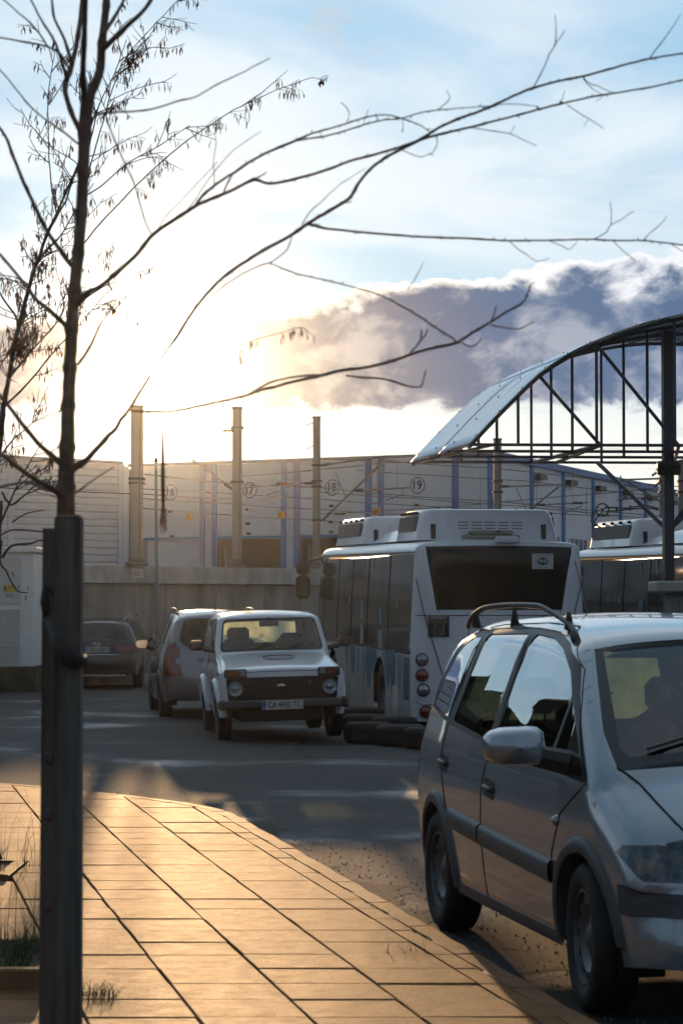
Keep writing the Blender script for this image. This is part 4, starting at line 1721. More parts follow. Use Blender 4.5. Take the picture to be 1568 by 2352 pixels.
def mirror(root, c, size, sgn, m, arm_to, m2=None, glass_dir=-1):
    q = MB()
    c = Vector(c)
    prof = []
    sx, sy, sz = size
    rows = []
    n = 14
    for i in range(7):
        u = i / 6                       # from the flat glass side to the rounded nose
        k = math.sqrt(max(0.0, 1 - u ** 2.4))
        x = -glass_dir * (u * sx)
        row = []
        for j in range(n + 1):
            a = 2 * math.pi * j / n
            ca, sa = math.cos(a), math.sin(a)
            e = 0.55
            yy = math.copysign(abs(ca) ** e, ca) * sy / 2 * (0.25 + .75 * k) if u < 1 else 0
            zz = math.copysign(abs(sa) ** e, sa) * sz / 2 * (0.12 + .88 * k) * (1.0 + 0.18 * sgn * -ca) if u < 1 else 0
            row.append(c + Vector((x, yy, zz)))
        rows.append(row)
    q.grid(rows)
    o = q.build('wing_mirror', m, root, smooth=True)
    me = o.data
    q = MB()
    q.add([c + Vector((0.001 * glass_dir, math.copysign(abs(math.cos(a)) ** .55, math.cos(a)) * sy / 2 * .93, math.copysign(abs(math.sin(a)) ** .55, math.sin(a)) * sz / 2 * .9 * (1 + .18 * sgn * -math.cos(a)))) for a in np.linspace(0, 2 * math.pi, 15)[:-1]], [tuple(range(14))])
    q.build('mirror_glass', chrome, o)
    q = MB()
    q.tube([c + Vector((0, -sgn * sy * .35, -sz * .25)), Vector(arm_to)], [sz * .28, sz * .34], 8)
    q.build('mirror_foot', m2 or rubber, o)
    return o


# ---------------------------------------------------------------- compact van (one in front, one behind)
def make_van(root, paint, detail=1, steer=0.0):
    prof = [  # x, z, edge radius, crown
        (0.78, 0.20, .16, .10), (0.845, 0.32, .20, .16), (0.860, 0.48, .24, .20), (0.835, 0.60, .24, .20), (0.80, 0.66, .22, .20),
        (0.76, 0.72, .20, .18), (0.66, 0.80, .17, .15), (0.50, 0.875, .16, .11), (0.28, 0.955, .15, .075), (0.16, 1.00, .14, .06), (0.10, 1.035, .11, .055),
        (0.02, 1.085, .09, .055), (-0.30, 1.30, .075, .06), (-0.64, 1.515, .08, .055), (-0.78, 1.575, .10, .045), (-1.05, 1.62, .12, .035),
        (-1.5, 1.65, .13, .03), (-2.1, 1.655, .13, .03), (-2.7, 1.635, .13, .03), (-3.02, 1.60, .13, .035), (-3.15, 1.56, .12, .04),
        (-3.24, 1.47, .10, .045), (-3.33, 1.25, .11, .05), (-3.40, 1.02, .14, .055), (-3.43, 0.85, .16, .06), (-3.46, 0.72, .18, .07),
        (-3.475, 0.60, .20, .08), (-3.47, 0.42, .20, .08), (-3.43, 0.30, .16, .07), (-3.36, 0.24, .12, .06)]
    widths = [(0.1, .79), (0.25, .825), (0.40, .850), (0.60, .868), (0.80, .866), (0.92, .852), (1.0, .832), (1.10, .805), (1.3, .745), (1.5, .672), (1.65, .60)]
    plan = [(-3.6, .06), (-3.2, .035), (-2.7, .01), (-2.0, 0), (-1.0, 0), (-0.3, .006), (0.2, .03), (0.5, .06), (0.9, .13)]
    car = Car(root, prof, widths, plan, lambda x: 0.235, step=0.055)
    # ---- window outlines in (x, z)
    quarter = round_poly([(-3.20, 1.145), (-2.66, 1.105), (-2.52, 1.53), (-2.72, 1.525), (-2.98, 1.43)], .05)
    rear_w = round_poly([(-2.53, 1.095), (-1.70, 1.040), (-1.62, 1.555), (-2.41, 1.545)], .03)
    front_w = round_poly([(-1.58, 1.032), (-0.60, 0.985), (-0.50, 1.29), (-0.66, 1.40), (-0.90, 1.49), (-1.18, 1.54), (-1.50, 1.555)], .03)
    tri = round_poly([(-0.55, 0.985), (-0.06, 0.965), (-0.44, 1.25), (-0.475, 1.27)], .02)
    frame_rear = round_poly([(-2.64, 1.075), (-1.60, 1.012), (-1.525, 1.583), (-2.50, 1.570)], .03)
    frame_front = round_poly([(-1.64, 1.014), (0.00, 0.945), (-0.03, 0.985), (-0.46, 1.31), (-0.62, 1.425), (-0.88, 1.517), (-1.18, 1.567), (-1.56, 1.583)], .02)
    frame_q = [(-3.27, 1.128), (-2.62, 1.078), (-2.485, 1.56), (-2.74, 1.558), (-3.02, 1.455)]
    sr = []
    hl0, hl1 = car.s_of(0.79, 0.685), car.s_of(0.57, 0.85)
    ex0, ez0 = np.interp(hl0, car.S, car.E[:, 0]), np.interp(hl0, car.S, car.E[:, 1])
    ex1, ez1 = np.interp(hl1, car.S, car.E[:, 0]), np.interp(hl1, car.S, car.E[:, 1])
    if detail:
        sr.append(dict(name='headlight', poly=[(ex0 - .08, ez0 + .015), (ex0 + .3, ez0), (ex1 + .3, ez1), (ex1 - .10, ez1 - .012), (ex1 - .13, ez1 - .04)], mat=head_m, off=0.003))
    b0, b1 = car.s_of(0.860, 0.46), car.s_of(0.845, 0.575)
    zb0, zb1 = np.interp(b0, car.S, car.E[:, 1]), np.interp(b1, car.S, car.E[:, 1])
    sr.append(dict(name='bumper_strip', poly=[(.41, .455), (.9, zb0), (.9, zb1), (.55, .555), (.41, .575)], mat=trimgrey, off=.006))
    sr += [dict(name='window_frame', poly=round_poly(frame_q, .05), mat=rubber, off=-0.003),
           dict(name='window_frame', poly=frame_rear, mat=rubber, off=-0.003),
           dict(name='window_frame', poly=frame_front, mat=rubber, off=-0.003),
           dict(name='quarter_window', poly=quarter, mat=side_glass, off=-0.006, glass=True),
           dict(name='side_window', poly=rear_w, mat=side_glass, off=-0.008, glass=True),
           dict(name='side_window', poly=front_w, mat=side_glass, off=-0.008, glass=True),
           dict(name='quarter_window', poly=tri, mat=side_glass, off=-0.008, glass=True)]
    # rear lamps wrap round the corner
    lampz = [(-3.30, 0.64), (-3.6, 0.64), (-3.6, 1.20), (-3.36, 1.20), (-3.24, 1.10), (-3.26, .80)]
    sr.append(dict(name='tail_light', poly=round_poly(lampz, .03), mat=lamp_red, off=0.004))
    s_ = car.s_of
    sw0, sw1 = s_(0.06, 1.06), s_(-0.68, 1.54)
    tr = [dict(name='windscreen_border', poly=[(sw0 - .02, -.99), (sw0 + .25, -.995), (sw1, -.985), (sw1, .985), (sw0 + .25, .995), (sw0 - .02, .99)], mat=rubber, off=-0.002),
          dict(name='windscreen', poly=[(sw0 + .06, -.89), (sw0 + .12, -.925), (sw1 - .035, -.915), (sw1 - .035, .915), (sw0 + .12, .925), (sw0 + .06, .89)], mat=car_glass, off=-0.006, glass=True)]
    rw0, rw1 = s_(-3.20, 1.52), s_(-3.385, 1.06)
    tr += [dict(name='rear_window', poly=round_poly([(rw0, -.92), (rw0, .92), (rw1 - .14, .95), (rw1, .70), (rw1 + .005, -.70), (rw1 - .14, -.95)], .08, 5), mat=dusty_back if not detail else dusty_back2, off=-0.004, glass=True)]
    l0, l1 = s_(-3.36, 1.16), s_(-3.46, 0.66)
    for sg in (1, -1):
        tr.append(dict(name='tail_light', poly=[(l0 + .02, sg * 1.0), (l0 + .10, sg * .90), (l1, sg * .86), (l1, sg * 1.0)][::sg], mat=lamp_red, off=0.004))
        tr.append(dict(name='reversing_light', poly=[(l0 + .24, sg * .97), (l0 + .24, sg * .88), (l0 + .32, sg * .875), (l0 + .32, sg * .97)][::sg], mat=lamp_clear, off=0.006))
    if detail:
        for sg in (1, -1):
            tr.append(dict(name='headlight', poly=[(hl0, sg * 1.0), (hl0 - .01, sg * .50), (hl0 + .10, sg * .52), (hl1 - .03, sg * .74), (hl1, sg * 1.0)][::sg], mat=head_m, off=0.003))
    # bumper band in grey plastic
    tr.append(dict(name='bumper_strip', poly=[(b0, -1), (b1, -1), (b1, 1), (b0, 1)], mat=trimgrey, off=0.006))
    g0, g1 = s_(0.82, .625), s_(0.77, .70)
    tr.append(dict(name='grille', poly=[(g0, -.45), (g1, -.48), (g1, .48), (g0, .45)], mat=rubber, off=-0.01))
    arches = [(0.0, 0.30, 0.365), (-2.694, 0.30, 0.365)]
    car.shell(paint, sr, tr, arches, lining=lining_m)
    # bonnet gap on both sides and across the nose
    for sg in (1, -1):
        q = MB()
        q.tube([car.on_top(x_, z_, sg * q_, .002) for x_, z_, q_ in ((.04, 1.07, .985), (.08, 1.045, .955), (.16, 1.0, .935), (.30, .95, .91), (.45, .895, .885), (.53, .862, .86))], .0045, 5)
        q.build('bonnet_gap', seam_m, root)
    q = MB()
    for sg in (1, -1):
        for a_, b_ in (((-2.31, .615), (-1.66, .588)), ((-1.63, .586), (-.40, .540))):
            car.strip('side_moulding', [a_, b_], .105, .026, sg, trimgrey)
        car.strip('sill_trim', [(-2.30, .262), (-.38, .250)], .07, .004, sg, trimgrey)
        for cx in (0.0, -2.694):
            car.arch('wheel_arch_trim', cx, 0.30, .365, .062, .022, sg, trimgrey, a0=0.05 if cx == 0 else -.1, a1=math.pi + 0.1)
        # door gaps
        car.seam('door_gap', [(-1.60, 1.012), (-1.66, .80), (-1.66, .30), (-1.62, .26)], sg, seam_m)
        car.seam('door_gap', [(0.00, .945), (-.28, .80), (-.40, .62), (-.42, .30), (-.50, .26)], sg, seam_m)
        car.seam('door_gap', [(-2.62, 1.075), (-2.60, .90), (-2.44, .66), (-2.32, .60)], sg, seam_m)
        car.seam('door_gap', [(-2.66, 1.11), (-2.53, 1.575), (-2.30, 1.592), (-1.5, 1.605), (-1.1, 1.592), (-.80, 1.512), (-.58, 1.405), (-.40, 1.272), (-.20, 1.10), (-.02, .955)], sg, seam_m, r=.003)
        # handles sit in dark cups
        for hx, hz in ((-2.52, .875), (-1.50, .815)):
            cup = round_poly([(hx - .11, hz - .035), (hx + .10, hz - .05), (hx + .10, hz + .035), (hx - .11, hz + .05)], .03, 3)
            q = MB()
            P = [car.on_side(a, b, sg, .002) for a, b in cup]
            q.add(P, [tuple(range(len(P)))[::sg]])
            cupo = q.build('door_handle', rubber, root)
            q = MB()
            q.tube([car.on_side(hx - .085, hz + .01, sg, .0), car.on_side(hx - .05, hz + .008, sg, .014), car.on_side(hx + .06, hz, sg, .014), car.on_side(hx + .085, hz - .003, sg, 0)], .014, 8)
            q.build('grip', rubber, cupo, smooth=True)
        # indicator repeater
        q = MB()
        cc = car.on_side(-.33, .765, sg, 0.004)
        q.lathe([(.0, .018 * sg), (.014, .015 * sg), (.024, 0), (.024, -.02 * sg)], 'Y', 12, cc)
        q.build('indicator_repeater', lamp_clear, root, smooth=True)
        # roof rail
        rail = []
        for k in range(25):
            u = k / 24
            x = -2.98 + u * 2.02
            zz = 1.640 + .050 * math.sin(math.pi * min(1, max(0, u))) ** 0.45 - 0.07 * max(0, u - .72) / .28 - .03 * max(0, .15 - u) / .15
            yy = (.60 - .012 * abs(u - .5)) * sg
            rail.append(Vector((x, yy, zz)))
        foot1 = Vector((-3.06, .585 * sg, 1.575)); foot2 = Vector((-.86, .618 * sg, 1.53))
        if not detail:
            rail = [p + Vector((0, 0, -.02)) for p in rail]
        q = MB(); q.tube([foot1] + rail + [foot2], [.014] + [.0125 if detail else .011] * 25 + [.022 if detail else .012], 8, flat=1.35)
        rl = q.build('roof_rail', trimgrey, root, smooth=True)
        for xx in ((-2.05, -2.86, -1.06) if detail else (-2.05,)):
            q = MB(); q.tube([(xx - .06, .575 * sg, 1.58), (xx, .594 * sg, 1.675 if xx > -2.5 and xx < -1.3 else 1.655)], [.030, .012], 8, flat=.6); q.build('rail_foot', trimgrey, rl, smooth=True)
        # mirrors
        mirror(root, (-.36, sg * (1.045 if detail else 1.0), 1.085), (.14, .27 if detail else .21, .165 if detail else .14), sg, paint, car.on_side(-.32, 1.01, sg, -.02))
    # wheels
    for x_ in (0.0, -2.694):
        for sg in (1, -1):
            wheel(root, x_, sg * .755, .307, .195, sg, rim_grey if detail else rim_grey, .64, 12, steer if x_ == 0 else 0.0)
    # wheel houses, floor
    q = MB()
    q.box((-1.4, 0, .40), (3.5, 1.24, .28))
    q.box((-1.35, 0, .27), (1.75, 1.55, .08))
    q.box((.34, 0, .38), (.30, 1.0, .22)); q.box((-3.1, 0, .4), (.35, 1.2, .25))
    for x_ in (0.0, -2.694):
        for sg in (1, -1):
            rows = [[(x_ + .37 * math.cos(a), sg * y_, .30 + .37 * math.sin(a)) for y_ in (.60, .80)] for a in np.linspace(-.3, math.pi + .3, 14)]
            q.grid(rows)
    q.build('underbody', under_m, root)
    # cabin
    q = MB()
    q.box((-.55, 0, .86), (.55, 1.40, .26), bev=.09); q.box((-.15, 0, .92), (.5, 1.30, .12), bev=.05)
    q.build('dashboard', lining_m, root)
    q = MB()
    q.lathe([(.17, -.012), (.19, 0), (.17, .012)], 'X', 24, (0, 0, 0), closed=True)
    q.tube([(0, -.17, 0), (0.02, 0, -.01), (0, .17, 0)], .014, 6); q.tube([(0.02, 0, 0), (0.0, 0, -.17)], .014, 6)
    st = q.build('steering_wheel', rubber, root); st.location = (-.92, .36, .98); st.rotation_euler = (0, R(25), 0)
    for sg in (1, -1):
        seat(root, -1.45, sg * .37, 1.19)
        seat(root, -2.35, sg * .37, 1.22)
    q = MB(); q.box((-.62, 0, 1.44), (.03, .24, .07), bev=.012); q.tube([(-.62, 0, 1.46), (-.66, 0, 1.54)], .01, 5)
    q.build('rear_view_mirror', rubber, root)
    if detail:
        # chrome bowls showing through the cluster
        sm = s_(0.76, 0.73)
        for sg in (1, -1):
            for qq, r_ in ((.84, .05), (.66, .045)):
                c_ = Vector(car.top(np.array([[sm, sg * qq]]))[0])
                q = MB(); q.lathe([(r_, .000), (r_ * .8, .006), (r_ * .3, .009), (0, .010)], 'X', 20, c_)
                q.build('headlight_bowl', lamp_clear, root, smooth=True)
        # antenna
    q = MB(); q.tube([(-2.75, .0, 1.64), (-3.02, 0, 1.93)], [.006, .003], 5); q.lathe([(.02, 0), (.012, .02), (0, .02)], 'Z', 8, (-2.75, 0, 1.64))
    q.build('aerial', rubber, root)
    # washer jets, wipers
    for y_, y2 in ((-.12, .52), (-.62, .05)):
        q = MB(); q.tube([car.on_top(.0, 1.09, y_ / .8, .012), car.on_top(-.10, 1.16, (y_ + y2) / 1.6, .015), car.on_top(-.06, 1.13, y2 / .8, .012)], .008, 5)
        q.build('wiper', rubber, root)
    # tailgate trim
    q = MB(); q.box(car.on_top(-3.42, .92, 0, .012), (.03, .62, .035), bev=.01); q.build('plate_garnish', paint, root)
    plate(root, 'CB 4181 KH', car.on_top(-3.43, .83, 0, .014), (0, -1, 0), (0.06, 0, 1))
    q = MB(); q.tube([car.on_top(-3.34, 1.20, .5, .01), car.on_top(-3.385, 1.10, 0.05, .012)], .007, 5); q.build('wiper', rubber, root)
    for yy in (-.78,):
        pass
    return car


def G2(x, y):
    return dip(x, y)


ZA = math.atan2(-2.648, 0.496)
# foreground van: right front wheel at (1.047+, 10.24)
root = thing('compact_van', 'silver blue compact van with grey roof rails, nearest car at the right edge', 'car', (0, 0, 0))
fdir = Vector((math.cos(ZA), math.sin(ZA), 0)); ldir = Vector((-fdir.y, fdir.x, 0))
org = Vector((0.992, 10.24, 0)) + ldir * 0.85
root.location = (org.x, org.y, 0)
root.rotation_euler = (0, 0, ZA)
van1 = make_van(root, silver_blue, 1, steer=R(-4))

# rear van: rear left wheel at (-2.84, 37.8), front left wheel at (-3.22, 40.6)
ZB_ = math.atan2(2.72, -0.36)
root2 = thing('compact_van', 'warm silver compact van seen from behind, left of the white off-roader', 'car')
fdir = Vector((math.cos(ZB_), math.sin(ZB_), 0)); ldir = Vector((-fdir.y, fdir.x, 0))
org = Vector((-2.80, 37.75, 0)) + fdir * 2.694 - ldir * 0.85
root2.location = (org.x, org.y, dip(org.x, org.y)); root2.rotation_euler = (0, 0, ZB_)
van2 = make_van(root2, silver_warm, 0)
for o in (root, root2):
    o['group'] = 'compact vans'
# ---------------------------------------------------------------- white off-roader, front view
def make_offroader(root):
    prof = [(0.60, 0.42, .06, .02), (0.625, 0.52, .07, .03), (0.625, 0.70, .07, .03), (0.62, 0.86, .06, .03), (0.61, 0.905, .05, .03), (0.58, 0.925, .05, .03),
            (0.45, 0.955, .06, .03), (0.1, 1.015, .07, .03), (-0.30, 1.075, .07, .03), (-0.52, 1.105, .06, .03), (-0.56, 1.125, .05, .03),
            (-0.72, 1.29, .05, .03), (-0.925, 1.55, .05, .025), (-0.98, 1.592, .06, .025), (-1.15, 1.62, .09, .03), (-1.6, 1.65, .10, .03), (-2.2, 1.65, .10, .03),
            (-2.55, 1.62, .09, .035), (-2.68, 1.55, .07, .04), (-2.85, 1.25, .07, .04), (-2.97, 1.02, .06, .03), (-3.04, 0.95, .06, .03), (-3.06, 0.8, .06, .03), (-3.06, 0.5, .06, .02), (-3.03, .42, .05, .02)]
    widths = [(0.2, .74), (0.42, .775), (0.60, .80), (0.80, .81), (0.90, .79), (0.97, .755), (1.08, .745), (1.15, .748), (1.4, .705), (1.56, .672), (1.66, .645)]
    plan = [(-3.2, .03), (-2.6, .0), (0.2, 0), (0.7, .015)]
    car = Car(root, prof, widths, plan, lambda x: 0.42, step=0.075)
    fr = round_poly([(-2.55, 1.11), (-0.74, 1.11), (-1.07, 1.535), (-1.3, 1.56), (-2.45, 1.55)], .04)
    w1 = round_poly([(-1.62, 1.14), (-0.86, 1.14), (-1.12, 1.52), (-1.58, 1.53)], .03)
    w2 = round_poly([(-2.50, 1.15), (-1.72, 1.14), (-1.68, 1.53), (-2.40, 1.52)], .04)
    sr = [dict(name='window_frame', poly=fr, mat=rubber, off=-.003),
          dict(name='side_window', poly=w1, mat=niva_glass, off=-.008, glass=True), dict(name='side_window', poly=w2, mat=niva_glass, off=-.008, glass=True)]
    s_ = car.s_of
    a, b = s_(-.585, 1.15), s_(-.93, 1.555)
    tr = [dict(name='windscreen_seal', poly=round_poly([(a - .015, -.975), (b + .02, -.975), (b + .02, .975), (a - .015, .975)], .09, 5), mat=rubber, off=.002),
          dict(name='windscreen', poly=round_poly([(a + .02, -.94), (b - .005, -.94), (b - .005, .94), (a + .02, .94)], .08, 5), mat=niva_glass, off=.0, glass=True)]
    c, d = s_(-2.69, 1.53), s_(-2.87, 1.22)
    tr += [dict(name='rear_window', poly=round_poly([(c, -.88), (c, .88), (d, .88), (d, -.88)], .08, 4), mat=dusty_back, off=0, glass=True)]
    g0, g1 = s_(.625, .545), s_(.622, .815)
    tr.append(dict(name='grille', poly=round_poly([(g0, -.975), (g0, .975), (g1, .975), (g1, -.975)], .04, 4), mat=mat('grille_black', (0.012, 0.012, 0.013), 0.5), off=-.012))
    car.shell(white_car, sr, tr, [(0.0, 0.335, 0.40), (-2.2, 0.335, 0.40)], lining=lining_m)
    fx = .632
    # grille slats
    q = MB()
    gb = mat('grille_black', (0.012, 0.012, 0.013), 0.5)
    for k in range(9):
        q = MB(); q.box((fx - .008, 0, .565 + k * .0285), (.02, 1.02, .008)); q.build('grille_slat', rubber, root)
    for sg in (1, -1):
        y = sg * .60
        q = MB(); q.lathe([(.098, -.03), (.101, .01), (.095, .016), (.088, .012)], 'X', 28, (fx, y, .675))
        h_ = q.build('headlight', rubber, root, smooth=True)
        q = MB(); q.lathe([(.088, .008), (.06, -.02), (.03, -.03), (.028, -.005), (.0, -.003)], 'X', 28, (fx + .01, y, .675)); q.build('reflector', mat('reflector_silver', (.5, .5, .5), .25, metal=.9, var=.6, vscale=30, stretch=(1, 1, .3)), h_, smooth=True)
        q = MB(); q.lathe([(.088, .012), (.07, .022), (.03, .034), (0, .036)], 'X', 28, (fx, y, .675)); q.build('lens', lens_m, h_, smooth=True)
        # indicator and side lamp unit above
        y = sg * .595
        q = MB(); q.box((fx - .012, y, .868), (.03, .285, .112), bev=.02); u_ = q.build('indicator_unit', rubber, root)
        q = MB(); q.box((fx + .004, y + sg * .035, .868), (.016, .145, .078), bev=.01); u2 = q.build('indicator_lens', mat('indicator_dark_amber', (.14, .035, .018), .25, coat=.5), u_)
        q = MB(); q.box((fx + .004, y - sg * .085, .868), (.016, .085, .078), bev=.01); q.build('side_lamp_lens', lamp_clear, u_)
        # wheel arch flares in body colour
        for cx in (0.0, -2.2):
            car.arch('wheel_arch_flare', cx, .335, .40, .07, .045, sg, white_car, a0=-.05, a1=math.pi + .05)
        # mirrors, door mirror black
        q = MB()
        q.box((-.72, sg * .985, 1.215), (.10, .20, .135), bev=.04)
        q.tube([(-.72, sg * .72, 1.13), (-.72, sg * .90, 1.17)], [.03, .035], 8)
        m_ = q.build('wing_mirror', rubber, root)
        q = MB(); q.box((-.775, sg * .985, 1.215), (.004, .17, .11), bev=.002); q.build('mirror_glass', chrome, m_)
        car.seam('door_gap', [(-.70, 1.11), (-.58, 1.0), (-.52, .80), (-.52, .46)], sg, seam_m)
        car.seam('door_gap', [(-1.66, 1.11), (-1.68, .75), (-1.62, .5)], sg, seam_m)
        q = MB(); q.box(car.on_side(-1.48, 1.0, sg, .015), (.16, .03, .03), bev=.01); q.build('door_handle', rubber, root)
        q = MB(); q.box(car.on_side(.36, .86, sg, .006), (.06, .02, .04), bev=.008); q.build('repeater', lamp_amber, root)
        # bumper end caps
        q = MB(); q.box((.60, sg * .775, .475), (.26, .10, .13), bev=.03); q.build('bumper_cap', rubber, root)
    q = MB(); q.box((.70, 0, .478), (.10, 1.48, .105), bev=.022)
    q.build('bumper', mat('bumper_grey', (.05, .052, .055), .45), root)
    q = MB(); q.box((.64, 0, .34), (.03, 1.0, .16), bev=.01); q.build('skid_plate', under_m, root)
    q = MB(); q.box((-1.2, 0, .40), (3.4, 1.05, .30)); q.tube([(0, -.65, .33), (0, .65, .33)], .05, 8); q.tube([(-2.2, -.65, .33), (-2.2, .65, .33)], .06, 8)
    q.lathe([(0, -.12), (.13, -.06), (.13, .06), (0, .12)], 'X', 12, (-2.2, 0.05, .33))
    q.build('underbody', under_m, root)
    for x_ in (0.0, -2.2):
        for sg in (1, -1):
            wheel(root, x_, sg * .715, .345, .185, sg, rim_steel, .60, 8)
    # hood: seams, emblem
    q = MB()
    q.tube([car.on_top(.615, .89, k, .003) for k in np.linspace(-.70, .70, 16)], .0045, 5)
    q.build('bonnet_gap', seam_m, root)
    em = mat('emblem_print', (.16, .17, .22), .5)
    q = MB()
    E_ = [car.on_top(-.06 + .17 * math.sin(a_), 1.04 + .028 * -math.sin(a_), .04 + .30 * math.cos(a_), .006) for a_ in np.linspace(0, 2 * math.pi, 36)]
    q.tube(E_, .009, 5, cap=False, flat=.4)
    emb = q.build('bonnet_emblem', em, root)
    q = MB()
    for k in range(17):
        if k in (5, 11):
            continue
        y = .04 * .75 + (k - 8) * .030
        p = car.on_top(-.21, 1.06, y / .75, .006)
        q.box(p, (.05, .017, .003))
    for k in range(12):
        if k % 4 == 3:
            continue
        y = .03 + (k - 5.5) * .028
        q.box(car.on_top(-.06, 1.04, y / .75, .006), (.07, .015, .003))
    q.build('emblem_lettering', em, emb)
    # oval grille badge and a small round badge
    q = MB(); q.lathe([(.0, .012), (.034, .010), (.040, .0), (.040, -.01)], 'X', 24, (0, 0, 0))
    bd = q.build('badge', chrome, root, smooth=True); bd.location = (fx + .008, -.02, .70); bd.scale = (1, 1.35, .62)
    q = MB(); q.tube([(.013, -.02, -.012), (.014, .0, .016), (.013, .02, -.004)], .005, 5); q.build('badge_sail', rubber, bd)
    q = MB(); q.lathe([(.0, .008), (.024, .006), (.026, 0)], 'X', 16, (fx + .004, .345, .735)); q.build('badge', rim_grey, root, smooth=True)
    plate(root, 'CA 4930 TC', (.757, -.02, .462), (0, 1, 0), (0, 0, 1), w_=.52)
    # wipers
    for y0, y1 in ((.28, -.05), (-.18, -.52)):
        q = MB()
        q.tube([car.on_top(-.575, 1.14, y0 / .72 * -1, .012), car.on_top(-.64, 1.20, (y0 * .4 + y1 * .6) / .72 * -1, .02)], .009, 5)
        q.tube([car.on_top(-.60, 1.16, (y0 + .12) / .72 * -1, .008), car.on_top(-.64, 1.21, (y1 - .08) / .72 * -1, .008)], .007, 5)
        q.build('wiper', rubber, root)
    # cabin
    q = MB(); q.box((-.70, 0, 1.0), (.30, 1.30, .22), bev=.05); q.build('dashboard', lining_m, root)
    q = MB()
    q.lathe([(.185, -.012), (.20, 0), (.185, .012)], 'X', 24, closed=True); q.tube([(0, -.18, 0), (.03, 0, -.02), (0, .18, 0)], .014, 6)
    st = q.build('steering_wheel', rubber, root); st.location = (-.93, .34, 1.10); st.rotation_euler = (0, R(30), 0)
    for y in (-.36, .36):
        q = MB()
        q.box((-1.20, y, .70), (.48, .46, .16), bev=.05)
        q.box((-1.47, y, 1.0), (.12, .45, .56), Matrix.Rotation(R(-10), 3, 'Y'), bev=.055)
        se = q.build('seat', seat_m, root)
        q = MB(); q.box((-1.53, y, 1.34 if y < 0 else 1.25), (.09, .30, .18), bev=.045); q.build('headrest', seat_m, se)
    q = MB(); q.box((-2.25, 0, .82), (.16, 1.15, .42), bev=.05); q.build('rear_seat', seat_m, root)
    q = MB(); q.box((-.93, 0.0, 1.475), (.03, .26, .075), bev=.02); q.tube([(-.93, 0, 1.5), (-.95, 0, 1.56)], .01, 5); q.build('rear_view_mirror', rubber, root)
    return car


ZN = math.atan2(-2.2, .285)
fdir = Vector((math.cos(ZN), math.sin(ZN), 0)); ldir = Vector((-fdir.y, fdir.x, 0))
org = Vector((-1.515, 31.65, 0)) + ldir * .715
rootn = thing('off_roader', 'white boxy off-roader facing the camera with round headlights', 'car', (org.x, org.y, -.012), rot=(R(1.6), 0, ZN))
niva = make_offroader(rootn)

